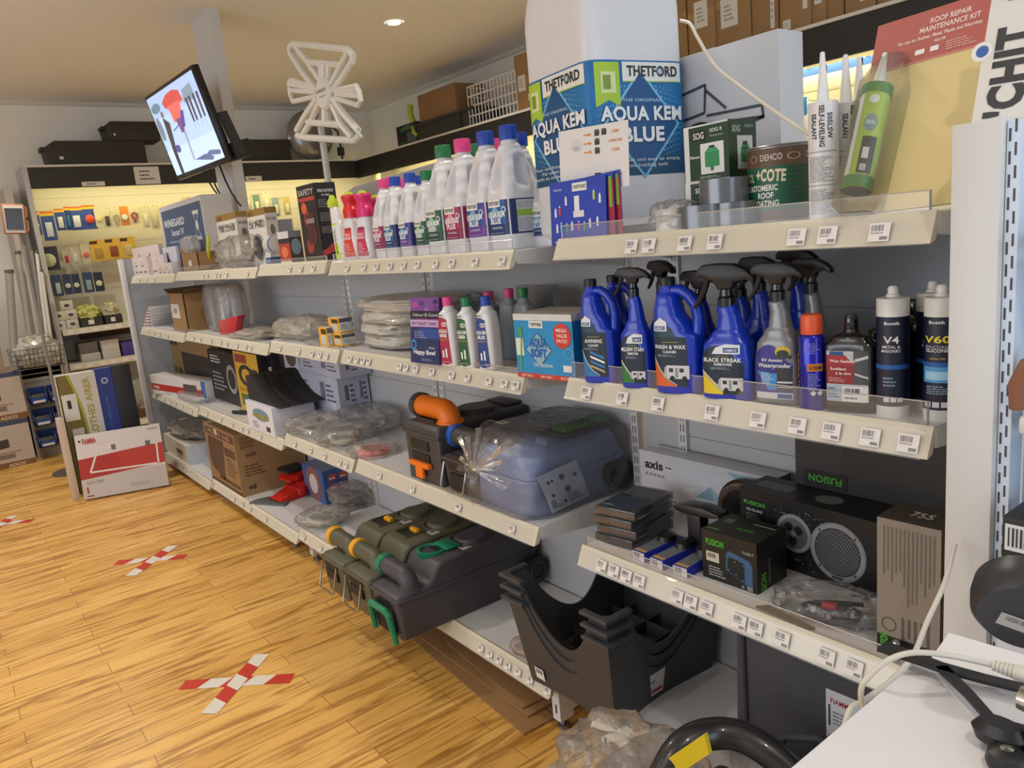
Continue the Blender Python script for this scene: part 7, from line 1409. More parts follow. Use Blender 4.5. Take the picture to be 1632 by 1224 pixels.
for i, (a_, b_) in enumerate(edges):
    lab = [[(.1, .2, .3, .25)], [(.1, .2, .3, .25)], [], [(.25, .35, .5, .3), (.7, .02, .25, .07)], [(.15, .25, .5, .3), (.7, .02, .2, .06)], [(.7, .1, .15, .4), (.5, .02, .3, .06)], [(.75, .2, .15, .42), (.1, .04, .25, .1)], [(.2, .2, .5, .12)], [(.3, .5, .4, .1)], [(.5, .1, .3, .2)], [(.2, .5, .3, .2)]][i]
    ybox('brown_carton', ['brown carton behind the giant jug, left', 'brown carton behind the giant jug, right', 'narrow brown carton just right of the giant jug', 'brown carton with square white sheet label, nearest the giant jug', 'brown carton with tilted white label, second of the labelled pair', 'brown carton with tall narrow sticker at its right edge', 'brown carton with tall sticker above the black header', 'small brown carton in the row, first after the tall-stickered one', 'small brown carton in the row, second after the tall-stickered one', 'brown carton near the right end of the header row', 'last brown carton at the right end of the header row'][i], 'carton', a_, b_, 0, YT+.01*(i % 3), ZR1, .38, mat('#9a774d', .7, var=.07), {'front': pr_k(lab)}, 'brown cartons on the right header', zt=3.02+.03*(i % 3))
# ---- pegged goods on the far display
def peg(label, cx, cy, wp, hp, card, blob=None, shape='r', X=-8.22, grp='cards hanging on the far display'):
    c = onX(cx, cy, X); w, h = wp*.0056, hp*.0082
    X -= .004*(int(cx) % 4); t = thing('hanging_card', label, 'card pack', (X, c.y-w/2, c.z-h/2), PI/2, grp)
    mb = MB(); mb.box((0, 0, 0), (w, .004, h), card, 0); k = Ink(mb, mapf((0, 0, 0), (1, 0, 0), (0, 0, 1)))
    if card in ('#35509c', '#1f3f7a'): k.rect(0, h*.84, w, h*.93, '#d8b838', 0); k.rect(0, h*.93, w, h, '#c8602a', 0)
    if card == '#d8b040': k.rect(0, h*.8, w*.5, h*.95, '#4a2a1a', 0)
    mb.build('card', t)
    if blob:
        mb = MB()
        if shape == 'r': mb.box((w*.24, -.012, h*.12), (w*.76, 0, h*.62), blob, .004)
        elif shape == 'o': mb.lathe([(.0001, -.015), (min(w, h)*.28, -.013), (min(w, h)*.34, -.008), (min(w, h)*.36, 0)], blob, 24, (w*.5, 0, h*.42), 'y')
        elif shape == 'g': mb.lathe([(min(w, h)*.2, -.01), (min(w, h)*.3, -.02), (min(w, h)*.4, -.01)], blob, 24, (w*.5, 0, h*.45), 'y'); mb.box((w*.35, -.02, h*.1), (w*.6, 0, h*.35), blob, .004)
        mb.build('item', t)
    mb = MB(); mb.tube([(w*.5, -.05, h*.97), (w*.5, .22, h*.97)], .003, mat('#b9b7b0', .3, .7), 6); mb.build('peg_hook', t)
B1 = '#35509c'; PALE = '#d2cdb0'
row1 = [(56, 356, 15, 26, B1, '#d9d9d6', 'o', 'blue card with white oval'), (78, 360, 19, 32, B1, '#c8d0dc', 'r', 'blue card hanging low with pale block'), (96, 350, 14, 24, B1, '#ccd2da', 'r', 'blue card with pale square'), (109, 348, 9, 26, '#1f3f7a', '#2f6a8a', 'r', 'narrow teal-blue card'), (122, 348, 20, 26, B1, '#cdd2da', 'r', 'blue card with white square'), (143, 346, 20, 27, B1, '#d8502e', 'o', 'blue card with red-orange disc'),
        (158, 347, 12, 20, PALE, '#d8cf9a', 'o', 'pale card with cream part'), (171, 348, 13, 22, PALE, '#4a463c', 'r', 'pale card with dark part'), (185, 345, 14, 24, PALE, '#a8a48a', 'g', 'pale card with ring part'), (199, 344, 14, 22, '#e08a3a', '#d8e0dc', 'o', 'orange card with round part'), (214, 342, 15, 22, PALE, '#9a4a3a', 'g', 'pale card with red-white part'), (232, 346, 12, 26, PALE, '#d8d8c0', 'r', 'pale card with long white part'), (247, 346, 14, 28, PALE, '#c4c0a4', 'r', 'pale card with grey-green part'), (261, 343, 12, 26, PALE, '#dcdccc', 'r', 'pale card with white strip part')]
row2 = [(77, 412, 30, 26, '#2d2f3e', '#b4c0a0', 'o', 'dark card with big pale green disc'), (106, 410, 10, 16, '#b8b4a0', '#a82a3a', 'r', 'small card with dark red part'), (120, 408, 12, 20, '#bdb9a6', '#c8cac0', 'r', 'small card with pale clear part'), (137, 404, 13, 22, '#c4bfa8', '#cf6a3e', 'o', 'small card with orange part'), (157, 399, 23, 24, '#d8b040', '#b08a4a', 'r', 'yellow card with cream sausage-shaped part'), (181, 396, 23, 24, '#d8b040', '#8a4a2a', 'r', 'yellow card with brown part'), (205, 394, 23, 24, '#d8b040', '#c4b48a', 'r', 'yellow card half hidden by the pinkish boxes')]
row3 = [(78, 456, 11, 22, '#2c3a55', '#c9c8b4', 'r', 'dark blue card with cream top'), (92, 455, 13, 24, '#2c4468', '#aab4b8', 'r', 'blue card with small pale fitting'), (108, 453, 12, 23, '#2c3a60', '#c9c8b4', 'o', 'blue card with cream knob'), (122, 452, 12, 22, '#2a3656', '#d2cfc0', 'o', 'dark card with white knob'), (141, 450, 15, 23, '#2c4a70', '#8fa0aa', 'r', 'blue card with grey fitting'), (158, 449, 14, 22, '#262c44', '#cfccb0', 'o', 'dark navy card with cream ring')]
for row, nm in ((row1, 'top'), (row2, 'second'), (row3, 'third')):
    for cx, cy, wp, hp, card, blob, sh_, d in row: peg(d+' in the '+nm+' row of the far display', cx, cy, wp, hp, card, blob, sh_)
for i, (cx, cy, c_, d) in enumerate(((395, 322, '#b8b4a0', 'cream'), (410, 325, '#6a8a7a', 'greenish'), (425, 322, '#c8c8b0', 'pale'), (440, 330, '#8aa0a8', 'grey-blue'), (300, 330, '#b0a890', 'dull cream'), (458, 328, '#c0b070', 'yellowish'))):
    peg(d+' hanging pack glimpsed above the far boxes by the column', cx, cy, 13, 24, c_, '#d8d8cc', 'r')
# stock on the far shelves
for i, (pl, pr, yt, yb_) in enumerate(((86, 106, 508, 524), (107, 127, 505, 521), (84, 104, 492, 508), (104, 124, 490, 506), (97, 118, 475, 491))):
    a = onX(pl, yb_, -8.05)
    hh = .086; lv = (0, 0, 1, 1, 2)[i]
    c = carton('small_white_box', ['white box with dark oval print, bottom left of the five', 'white box with dark oval print, bottom right of the five', 'white box with dark oval print, middle left of the five', 'white box with dark oval print, middle right of the five', 'white box with dark oval print, on top of the five'][i], 'box', (Vector((-8.05, a.y, 1.0605+hh*lv)), PI/2, .10, hh-.002), .12, '#c9c3b4', {'front': lambda k, w, h: (k.circ(w*.5, h*.5, w*.22, '#4a463e', 1, h*.18), k.rect(w*.1, h*.05, w*.4, h*.15, '#9a968a', 1))}, 'small white boxes on the far shelf')
for i, (pl, pr, lb) in enumerate(((128, 165, 'dark tray heaped with yellow-green packets on the far shelf'), (168, 196, 'smaller dark tray of pale packets on the far shelf'))):
    a, b_ = onX(pl, 516, -8.02), onX(pr, 512, -8.02); w = b_.y-a.y; t = thing('stock_tray', lb, 'tray', (-8.02, a.y, 1.0605), PI/2, 'dark stock trays')
    mb = MB(); mb.box((0, 0, 0), (w, .22, .006), BK); mb.box((0, 0, 0), (w, .005, .085), BK); mb.box((0, .215, 0), (w, .22, .085), BK); mb.box((0, 0, 0), (.005, .22, .085), BK); mb.box((w-.005, 0, 0), (w, .22, .085), BK); mb.box((w*.35, -.002, .02), (w*.6, 0, .06), '#d8d6ce'); mb.build('tray', t)
    bag('packets', '', '', (w/2, .11, .02), (w*.95, .2, .17), 0, 80+i, mat('#b4b46a' if i == 0 else '#b8b090', .35, bump=.5, scale=30), parent=t, amp=.3)
def far_box(lb, y0, z0, w, h, c, X=-8.05): return carton('far_stock_box', lb, 'box', (Vector((X, y0, z0)), PI/2, w, h), .2, c, None, 'boxes on the second far shelf')
far_box('pale box on the second far shelf, lower left', 1.08, .741, .16, .07, '#b9b2ae'); far_box('grey box on the second far shelf, upper left', 1.08, .812, .16, .10, '#8f8a86', -8.1)
far_box('white box on the second far shelf, lower middle', 1.26, .741, .15, .07, '#c4bdb6'); far_box('white box on the second far shelf, upper middle', 1.26, .812, .15, .10, '#cdc7bf'); far_box('purple box on the second far shelf', 1.43, .741, .12, .13, '#4a3a80'); far_box('dark red box along the back of the second far shelf', 1.15, .93, .45, .08, '#5a2a22', -8.3)
bag('goods_bag', 'clear bagged goods on the lowest far shelf beside the end panel', 'bag', (-8.14, 1.62, .12), (.20, .42, .40), 0, 88, film('#d0ccc0', .35)); far_box('brown box on the lowest far shelf', 1.45, .121, .22, .16, '#5a4030'); far_box('dark box on the lowest far shelf behind the clothes airer', 1.15, .121, .26, .30, '#3a3634')
# ---- left cluster
t = thing('bin_rack', 'grey louvre rack with three rows of blue bins', 'rack', (-7.75, .565, 0), PI/2)
mb = MB(); mb.box((0, .02, 0), (.30, .05, 1.0), '#a9a39a'); mb.box((-.012, .0, 0), (.0, .06, 1.0), '#b9b4ab'); mb.box((.30, .0, 0), (.312, .06, 1.0), '#b9b4ab')
for i in range(12): mb.box((0, .01, .1+.07*i), (.3, .02, .11+.07*i), '#8a857c')
mb.build('rack_frame', t)
for i in range(3):
    for j in range(2):
        x_, z_ = .012+.148*j, .49-.19*i; mb = MB(); BB = mat('#1f3f90', .4)
        mb.box((x_, -.14, z_), (x_+.13, .01, z_+.006), BB); mb.box((x_, -.14, z_), (x_+.13, -.134, z_+.05), BB); mb.prism([(-.14, z_), (.01, z_), (.01, z_+.13), (-.06, z_+.13), (-.14, z_+.055)], x_, x_+.006, BB, 'x'); mb.prism([(-.14, z_), (.01, z_), (.01, z_+.13), (-.06, z_+.13), (-.14, z_+.055)], x_+.124, x_+.13, BB, 'x'); mb.box((x_, .004, z_), (x_+.13, .01, z_+.13), BB)
        mb.box((x_+.02, -.142, z_+.01), (x_+.11, -.14, z_+.032), '#c9c6c0'); mb.box((x_+.01, -.12, z_+.006), (x_+.12, 0, z_+.08), mat('#4a4a4c', .6), .01); mb.build('blue_bin', t)
# wire basket
a, b_ = onX(28, 590, -7.55), onX(97, 575, -7.55); t = thing('wire_basket', 'black wire basket heaped with small clear packets, above the blue bins', 'basket', (-7.55, a.y-.02, .80), PI/2); w = b_.y-a.y+.05
for nm, y0 in (('front_grid', 0), ('back_grid', .22)):
    mb = MB()
    for i in range(13): mb.tube([(w*i/12, y0, 0), (w*i/12*1.04-.006, y0-(.02 if y0 == 0 else -.02), .17)], .0022, '#2c2a28', 5)
    for i in range(5): mb.tube([(-.004*i, y0, .042*i), (w+.004*i, y0, .042*i)], .0028, '#2c2a28', 5)
    mb.build(nm, t)
mb = MB()
for i in range(6):
    mb.tube([(0, .044*i, 0), (w, .044*i, 0)], .0022, '#2c2a28', 5)
mb.build('base_grid', t); mb = MB(); mb.tube([(.02, .24, .0), (.02, .24, -.6)], .01, '#4a4846', 6); mb.tube([(w-.02, .24, .0), (w-.02, .24, -.6)], .01, '#4a4846', 6); mb.box((0, .22, -.10), (w, .235, -.02), '#b4b0aa'); mb.build('stand', t)
bag('packets', 'heap of small clear packets in the black wire basket', 'packets', (-7.66, a.y-.02+w/2, .803), (.19, w*.85, .26), 0, 91, film('#ddd8ce', .5), amp=.35)
# printed cartons at the far left
def pr_cov(k, w, h):
    k.rect(0, 0, w, h, '#b3a79a'); k.rect(0, 0, w, h*.12, '#7a5430', 1); k.rect(0, h*.9, w*.45, h, '#7a5430', 1); k.rect(w*.45, h*.9, w, h, '#3a4460', 1); k.text('COVER', w*.4, h*.72, h*.09, '#3a3c48', 1, w*.4, bold=.03); k.strip([(0, h*.38), (w*.4, h*.4), (w*.7, h*.44)], [(0, h*.58), (w*.4, h*.6), (w*.7, h*.62)], '#3c332e', 1); k.rect(w*.1, h*.2, w*.3, h*.3, '#6a5c50', 1); k.rect(w*.5, h*.2, w*.75, h*.3, '#7a6a5c', 1); k.rect(w*.55, h*.32, w*.85, h*.34, '#8a6a44', 1); k.text('ADCO', w*.75, h*.02, h*.06, '#d8c8b0', 2, w*.22)
for i, (z0, lb) in enumerate(((0, 'brown and white printed cover carton on the floor at far left'), (.40, 'brown and white printed cover carton stacked on the lower one'))):
    y1 = onX(60-11*i, 722-65*i, -7.6).y+.0
    carton('cover_carton', lb, 'carton', (Vector((-7.6-.02*i, y1-.57, z0)), PI/2, .55, .398), .5, '#9a8468', {'front': pr_cov}, 'printed cover cartons')
carton('white_board_box', 'plain white panel box standing at the far left edge', 'box', (Vector((-7.75, -.2, .8)), PI/2, .66, .62), .3, '#b9b2ae', {'front': lambda k, w, h: (k.rect(0, 0, w, h, '#9a8468'), k.rect(w*.02, h*.05, w*.93, h*.97, '#bdb8bc', 1))})
# left post and poles
mb = MB(); a = onX(0, 300, -7.9); mb.box((-8.45, .74, 0), (-7.95, .80, 2.32), mat('#b4aca2', .6)); t = tag(mb.build('partition_panel'), 'beige upright partition panel left of the far display', 'panel')
for i, (p0, p1, r_, c_, lb) in enumerate(((((36, 385), (62, 545)), (36, 0), .016, '#c4c0b8', 'thick pale tube'), (((50, 395), (70, 540)), 0, .010, '#8a8680', 'thin grey pole'), (((58, 400), (76, 545)), 0, .014, '#d0ccc6', 'white pole'), (((28, 400), (48, 540)), 0, .022, '#9a958c', 'wide clear-grey tube'), (((66, 430), (82, 545)), 0, .012, '#c9c4bb', 'short white tube'), (((14, 430), (22, 545)), 0, .03, '#8f8a84', 'wrapped grey tube'))):
    A, B_ = onX(p0[0][0], p0[0][1], -7.86+.03*i), onX(p0[1][0], p0[1][1], -7.80+.03*i); B2 = A+(B_-A)*(A.z-.803)/(A.z-B_.z)
    mb = MB(); mb.tube([A, B2], r_, mat(c_, .35), 12); mb.lathe([(r_*1.15, -.03), (r_*1.15, 0), (.0001, .004)], '#55524e', 12, tuple(A)); tag(mb.build('pole'), lb+', %s from the left in the leaning bundle at far left' % ['fourth', 'fifth', 'sixth', 'third', 'last', 'first'][i], 'pole', 'poles leaning at far left')
mb = MB(); mb.box((-8.1, .56, 0), (-7.82, .73, .80), mat('#8f8a83', .6), .004); tag(mb.build('low_cabinet'), 'low grey cabinet under the leaning poles behind the blue bins', 'cabinet')
# solar panel
q = [onX(x, y, -6.9) for x, y in ((7, 373), (44, 373), (14, 325))]; du = (q[1]-q[0]); w = du.length; du.normalize(); dv = q[2]-q[0]; dv -= du*dv.dot(du); h = dv.length; dv.normalize(); nn = du.cross(dv); M4 = Matrix((du, dv, nn)).transposed().to_4x4(); M4.translation = q[0]
t = thing('solar_panel', 'small orange-framed solar panel on a stand at far left', 'solar panel', (0, 0, 0)); t.matrix_world = M4
mb = MB(); fr = mat('#a8704a', .5); mb.box((0, 0, -.02), (w, h, 0), fr, .012); mb.box((w*.08, h*.05, 0), (w*.92, h*.95, .003), '#cfc9c0'); mb.build('frame', t)
mb = MB(); mb.box((w*.12, h*.14, .003), (w*.88, h*.86, .006), mat('#2b2620', .15)); k = Ink(mb, lambda u, v, o: (u, v, .006+o), 1, 1, .0004)
for i in range(1, 4): k.rect(w*(.12+.19*i), h*.14, w*(.125+.19*i), h*.86, '#5a544a')
for i in range(1, 7): k.rect(w*.12, h*(.14+.103*i), w*.88, h*(.143+.103*i), '#5a544a')
mb.build('cells', t)
mb = MB(); mb.tube([(w*1.0, h*.08, -.01), (w*1.08, h*.12, -.01), (w*1.08, h*.42, -.01), (w*1.0, h*.46, -.01)], .006, fr, 8); mb.tube([(w*1.0, h*.55, -.01), (w*1.07, h*.6, -.01), (w*1.07, h*.88, -.01), (w*1.0, h*.92, -.01)], .006, fr, 8); mb.build('clips', t)
c = q[0]+du*w*.7; mb = MB(); mb.tube([(c.x-.03, c.y, c.z+.05), (c.x-.03, c.y+.01, 0.02)], .012, '#8a867e', 10); mb.lathe([(.0001, 0), (.14, 0), (.14, .012), (.0001, .02)], '#55524c', 24, (c.x-.03, c.y+.01, 0)); o = mb.build('stand_pole'); tag(o, 'thin grey stand holding up the orange-framed solar panel', 'stand')
# ---- boxes on the floor by the end panel
def pr_air(k, w, h):
    k.rect(0, 0, w, h, '#cfcac4'); 
    k.strip([(w*(.0+.02*i), h*(.0)) for i in range(2)], [(0, h), (w*.04, h)], '#8d9a3a', 0)
    n = 12; k.strip([(w*.02, h*i/n) for i in range(n+1)], [(w*(.28+.30*math.sin(PI*(i/n)*.95)), h*i/n) for i in range(n+1)], '#a3a832', 1); k.strip([(w*.02, h*i/n) for i in range(n+1)], [(w*(.20+.32*math.sin(PI*(i/n)*.95)), h*i/n) for i in range(n+1)], '#7a6a30', 2)
    k.rect(w*.04, h*.62, w*.42, h*.84, '#d8d6d0', 3); k.rect(w*.16, h*.72, w*.26, h*.79, '#2b2926', 4); k.rect(w*.1, h*.2, w*.4, h*.5, '#3c3a20', 3); k.rect(w*.15, h*.45, w*.45, h*.55, '#cfcdc6', 4)
    k.text('PORTABLE CLOTHES AIRER', w*.82, h*.03, w*.17, '#a8a040', 2, h*.93, 'l', PI/2, .03)
def pr_bl(k, w, h): k.rect(0, 0, w, h, '#2b3f88'); k.text('FORTUNE', w*.62, h*.05, w*.3, '#8a9068', 1, h*.34, 'l', PI/2, .02); k.text('CLOTHES LINE', w*.5, h*.42, w*.16, '#5f74b0', 1, h*.35, 'l', PI/2, 0); k.circ(w*.5, h*.9, w*.22, '#a9b4d0', 1, r0=w*.12)
A_ = onX(93, 603, -6.15)
for y0, w, h, c, pr_, lb, d in ((.640, .245, .86, '#cfcac4', pr_air, 'tall white and green clothes airer box standing on the floor', .10), (.887, .105, .865, '#2b3f88', pr_bl, 'tall blue box standing between the airer box and the dark box', .12), (.994, .125, .87, '#26272c', None, 'tall dark box, rightmost of the three standing by the end panel', .12)):
    carton('standing_box', lb, 'box', (Vector((-6.15, y0, 0)), PI/2, w, h), d, c, {'front': pr_} if pr_ else None, 'tall boxes standing by the end panel')
carton('standing_box', 'thin pale box edge standing left of the clothes airer box', 'box', (Vector((-6.04, .585, 0)), PI/2, .035, .58), .1, '#cbb9a8', None, 'tall boxes standing by the end panel')
def pr_fi(k, w, h):
    k.rect(0, 0, w, h, '#d2cccb'); k.rect(0, 0, w, h*.34, '#bfb8b4', .5); k.poly([(0, h*.30), (w, h*.38), (w, h*.70), (0, h*.62)], '#a8281c', 1); k.poly([(w*.5, h*.34), (w, h*.38), (w, h*.70), (w*.45, h*.66)], '#b5352a', 1.5)
    def seg(x0, y0, x1, y1, t_=.006): 
        a, b_ = Vector((x0*w, y0*h)), Vector((x1*w, y1*h)); n_ = (b_-a).normalized()*t_; n_ = Vector((-n_.y, n_.x)); k.poly([tuple(a-n_), tuple(b_-n_), tuple(b_+n_), tuple(a+n_)], '#ddd6d0', 3)
    seg(.12, .40, .90, .38); seg(.12, .40, .25, .76); seg(.25, .76, .42, .74); seg(.80, .72, .93, .70); seg(.93, .70, .92, .38); k.rect(w*.40, h*.70, w*.45, h*.78, '#6a6466', 4); k.rect(w*.80, h*.68, w*.86, h*.76, '#6a6466', 4)
    k.text('FIAMMA', w*.16, h*.85, h*.08, '#a8281c', 3, w*.16, bold=.04); k.circ(w*.05, h*.9, w*.015, '#3a3230', 3); k.text('EASY DRY', w*.16, h*.22, h*.045, '#8a827e', 3, w*.2); k.rect(w*.04, h*.03, w*.12, h*.05, '#a8281c', 3); k.rect(w*.05, h*.08, w*.07, h*.18, '#a8281c', 3); k.rect(w*.85, h*.92, w*.97, h*.95, '#a8a09c', 3)
    k.lines(w*.55, h*.08, w*.9, h*.14, 2, '#a8a09c', 3)
p, rz, w, h = place((135, 799), (270, 775), 702, 0)
carton('dryer_box', 'white and red box leaning against the tall boxes on the floor', 'box', (Vector((p.x, p.y, 0.011)), rz, w, h*1.02), .055, '#cdc4bd', {'front': pr_fi}, tilt=-.17)
# ================================================================ floor markings and card
def cross(label, ends):
    pts = [onZ(x, y, 0) for x, y in ends]; c = (pts[0]+pts[1])/2; t = thing('floor_tape_cross', label, 'floor tape', (c.x, c.y, 0), 0, 'red and white tape crosses')
    for i in (0, 1):
        a, b_ = pts[2*i], pts[2*i+1]; d = b_-a; L = d.length; d.normalize(); nn = Vector((-d.y, d.x, 0)); mb = MB(); n = 5; W_ = .062; z_ = .001+.001*i
        for s in range(n):
            u0, u1 = L*s/n, L*(s+1)/n; sk = .03; P = lambda u, v: (a-c)+d*u+nn*(v*W_/2)+Vector((0, 0, z_))
            A0 = u0 if s == 0 else u0-sk/2; A1 = u1 if s == n-1 else u1-sk/2; B0 = u0 if s == 0 else u0+sk/2; B1_ = u1 if s == n-1 else u1+sk/2
            mb.add([P(A0, -1), P(A1, -1), P(B1_, 1), P(B0, 1)], [(0, 1, 2, 3)], mat('#c2301f', .4) if (s+i) % 2 == 0 else mat('#dcd6cc', .4))
        mb.build('tape_strip', t)
cross('red and white tape cross on the wooden floor, nearest the viewer', [(290, 1092), (466, 1081), (333, 1138), (418, 1043)]); cross('red and white tape cross on the wooden floor, middle of three', [(185, 897), (296, 887), (208, 918), (276, 870)]); cross('red and white tape cross at the left edge of the floor', [(-42, 838), (52, 830), (-20, 850), (22, 822)])
for i, (A, B_, C_, lb) in enumerate((((655, 1020), (835, 1172), (730, 1000), 'flattened kraft cardboard sheet, lowest of the pile under the shelves'), ((672, 1022), (842, 1148), (735, 1000), 'flattened kraft cardboard sheet, middle of the pile under the shelves'), ((712, 1032), (834, 1138), (745, 1010), 'flattened kraft cardboard sheet on top of the pile under the shelves'))):
    a, b_ = onZ(*A, 0), onZ(*B_, 0); d = b_-a; L = d.length; rz = math.atan2(d.y, d.x); mb = MB(); mb.box((0, 0, 0), (L, .26-.04*i, .007), mat('#8f6c42', .8, var=.08), .001); mb.box((.0, (.26-.04*i)*.48, .007), (L, (.26-.04*i)*.5, .0078), '#6a4c2a'); tag(mb.build('cardboard_sheet', None, (a.x, a.y, .0005+.009*i), (0, 0, rz)), lb, 'cardboard', 'flattened cardboard pile')
# small things on the second bay's base shelf
z = S2[3]; q = onZ(1095, 955, z)
bag('parts_bag', 'small clear bag with an orange fitting under the crate edge', 'bag', (at_y(838, z, 1.36), 1.37, z), (.12, .10, .04), 0, 95, film('#f0d8c8', .25)); mb = MB(); mb.lathe([(.0001, 0), (.016, 0), (.018, .01), (.012, .03), (.0001, .032)], '#e0701c', 16); tag(mb.build('orange_fitting', None, (at_y(845, z, 1.37)-.01, 1.375, z)), 'orange plastic fitting inside the small clear bag', 'fitting')
bag('parts_bag', 'clear bag with green and black fittings seen through the crate', 'bag', (-1.62, 1.80-.12, z), (.22, .10, .06), 0, 96, film('#d8dcc8', .3))
# ================================================================ desk, stand, cables
mb = MB(); mb.box((-.397, -.6, .975), (.9, .874, 1.0), mat('#ecedf2', .4, var=.01), .002); o = MB()
t = thing('counter', 'white counter top in the lower right corner', 'counter', (0, .2, 0)); mb.X = Matrix(); ob = mb.build('counter_top', t); ob.location = (0, -.2, 0)
mb = MB(); mb.box((-.30, -.5, 0), (.85, .80, .975), mat('#c9c8cc', .5)); ob = mb.build('counter_body', t); ob.location = (0, -.2, 0)
mb = MB(); mb.prism([(-.385, .865), (-.397, .95), (-.30, .958), (-.18, .93), (-.19, .80), (-.30, .79)], 0, .0012, '#e6e4e4', 'z'); tag(mb.build('paper_sheet', None, (0, 0, 1.0005)), 'white sheet of paper overhanging the back edge of the counter', 'paper')
BS = mat('#1b1b1d', .42)
HD = Vector((-.262, .80, 1.150))
t = thing('tabletop_stand', 'black stand with round weighted head and splayed legs on the counter', 'stand', (HD.x, HD.y, 1.0))
def loc(p): return Vector(p)-Vector((HD.x, HD.y, 1.0))
mb = MB(); mb.X = Matrix.Translation(loc(HD)) @ Matrix.Rotation(math.radians(18), 4, 'Z') @ Matrix.Rotation(math.radians(112), 4, 'X'); mb.lathe([(.0001, -.022), (.040, -.022), (.047, -.015), (.049, .0), (.048, .016), (.042, .024), (.0001, .024)], mat('#2d2e31', .4), 48); mb.build('round_head', t)
mb = MB(); mb.X = Matrix.Translation(loc(HD)) @ Matrix.Rotation(math.radians(18), 4, 'Z') @ Matrix.Rotation(math.radians(112), 4, 'X')
k = Ink(mb, lambda u, v, o: (u*.95+v*.3-.002, v*.95-u*.3-.008, .0245+o), 1, 1, .0003); k.rect(-.022, -.010, .022, .008, '#a6a29e'); k.barcode(-.016, -.001, .010, .005, '#6a6664', 1); k.rect(.004, -.008, .016, -.005, '#6a6664', 1); mb.build('price_label', t)
mb = MB(); c0 = Vector((-.243, .80, 1.128)); mb.tube([loc(c0), loc((-.243, .80, 1.09)), loc((-.240, .79, 1.06)), loc((-.236, .78, 1.02)), loc((-.234, .775, 1.004))], [.010, .013, .016, .018, .022], BS, 16); mb.lathe([(.0001, 0), (.012, 0), (.013, .01), (.0001, .012)], mat('#b9b4a4', .2, .8), 14, tuple(loc((-.262, .79, 1.05))), 'x'); mb.build('stem', t)
def strap(pts, w1): 
    mb = MB(); P = [loc(p) for p in pts]; vs = []
    for i, p in enumerate(P):
        a = P[max(0, i-1)]; b_ = P[min(len(P)-1, i+1)]; d = (b_-a); nn = Vector((-d.y, d.x, 0)).normalized()*w1[i]; vs += [p-nn, p+nn, p+nn+Vector((0, 0, .004)), p-nn+Vector((0, 0, .004))]
    n = len(P); fs = [(i*4+j, i*4+(j+1) % 4, (i+1)*4+(j+1) % 4, (i+1)*4+j) for i in range(n-1) for j in range(4)]+[(3, 2, 1, 0), tuple(range(4*n-4, 4*n))]
    mb.add(vs, fs, BS); mb.build('leg', t)
zl = 1.012
A = onZ(1405, 1032, zl); J = onZ(1500, 1066, zl); B1_ = onZ(1640, 1102, zl); B2 = onZ(1590, 1165, zl)
strap([A, J, onZ(1570, 1085, zl), B1_], [.012, .009, .008, .008]); strap([J, onZ(1545, 1110, zl), onZ(1580, 1150, zl), onZ(1640, 1170, zl)], [.007, .006, .006, .008])
mb = MB(); q = loc(onZ(1590, 1165, 1.02)); mb.loft([(q.z-.012, q.x-.02, q.x+.022, q.y-.012, q.y+.014, 2.2), (q.z, q.x-.024, q.x+.026, q.y-.015, q.y+.016, 2.2), (q.z+.010, q.x-.016, q.x+.02, q.y-.010, q.y+.012, 2)], BS, 24); mb.build('clamp_wing', t)
mb = MB(); q = loc(onZ(1604, 1208, 1.012)); mb.lathe([(.0001, -.010), (.016, -.010), (.018, -.004), (.016, .006), (.008, .010), (.0001, .010)], BS, 24, tuple(q)); mb.lathe([(.006, .0105), (.0001, .0115)], mat('#c9c6c0', .15, .9), 14, tuple(q)); mb.build('foot_knob', t)
CW = mat('#d3cfc2', .4)
def smooth(P, n=8):
    P = [Vector(p) for p in P]; out = []
    for i in range(len(P)-1):
        p0, p1, p2, p3 = P[max(0, i-1)], P[i], P[i+1], P[min(len(P)-1, i+2)]
        for k_ in range(n):
            t_ = k_/n; out.append(.5*((2*p1)+(p2-p0)*t_+(2*p0-5*p1+4*p2-p3)*t_*t_+(3*p1-p0-3*p2+p3)*t_**3))
    return out+[P[-1]]
t = thing('white_cable', 'thick white cable with ribbed plug looping over the counter edge', 'cable', tuple(onZ(1600, 1065, 1.02)))
base_ = Vector(t.location)
mb = MB(); P = [onY(1522, 868, 1.22), onY(1505, 930, 1.15), onY(1478, 990, 1.08), onY(1455, 1045, 1.0), onY(1420, 1085, .93), onY(1380, 1115, .86), onY(1352, 1138, .81), Vector((-.436, .76, .88)), Vector((-.44, .74, .6))]; mb.tube([p-base_ for p in smooth(P)], .0038, CW, 12)
P = [Vector((-.425, .80, .6)), Vector((-.423, .80, .9)), onZ(1372, 1106, .985), onZ(1388, 1075, 1.01), onZ(1420, 1050, 1.03), onZ(1460, 1040, 1.035), onZ(1520, 1046, 1.03), onZ(1582, 1060, 1.02)]; mb.tube([p-base_ for p in smooth(P)], .0034, CW, 12); mb.build('cord', t)
mb = MB(); a, b_ = onZ(1582, 1060, 1.02)-base_, onZ(1640, 1078, 1.02)-base_
for i in range(5): q0 = a.lerp(b_, .02+.12*i); mb.tube([q0, a.lerp(b_, .09+.12*i)], .0062+.0004*i, CW, 12)
mb.tube([a, b_], [.005, .0085], CW, 12); mb.tube([a.lerp(b_, .62), b_], .0088, CW, 12); mb.build('plug', t)
mb = MB(); P = [onY(1085, 33, 1.50), onY(1100, 38, 1.49), onY(1112, 60, 1.47), onY(1140, 105, 1.44), onY(1180, 138, 1.42), onY(1235, 178, 1.40), onY(1275, 205, 1.38), onY(1296, 218, 1.37)]; mb.tube(smooth(P), .0038, CW, 10); tag(mb.build('hanging_cable'), 'thin white cable drooping from the giant jug to the sealant tubes', 'cable')
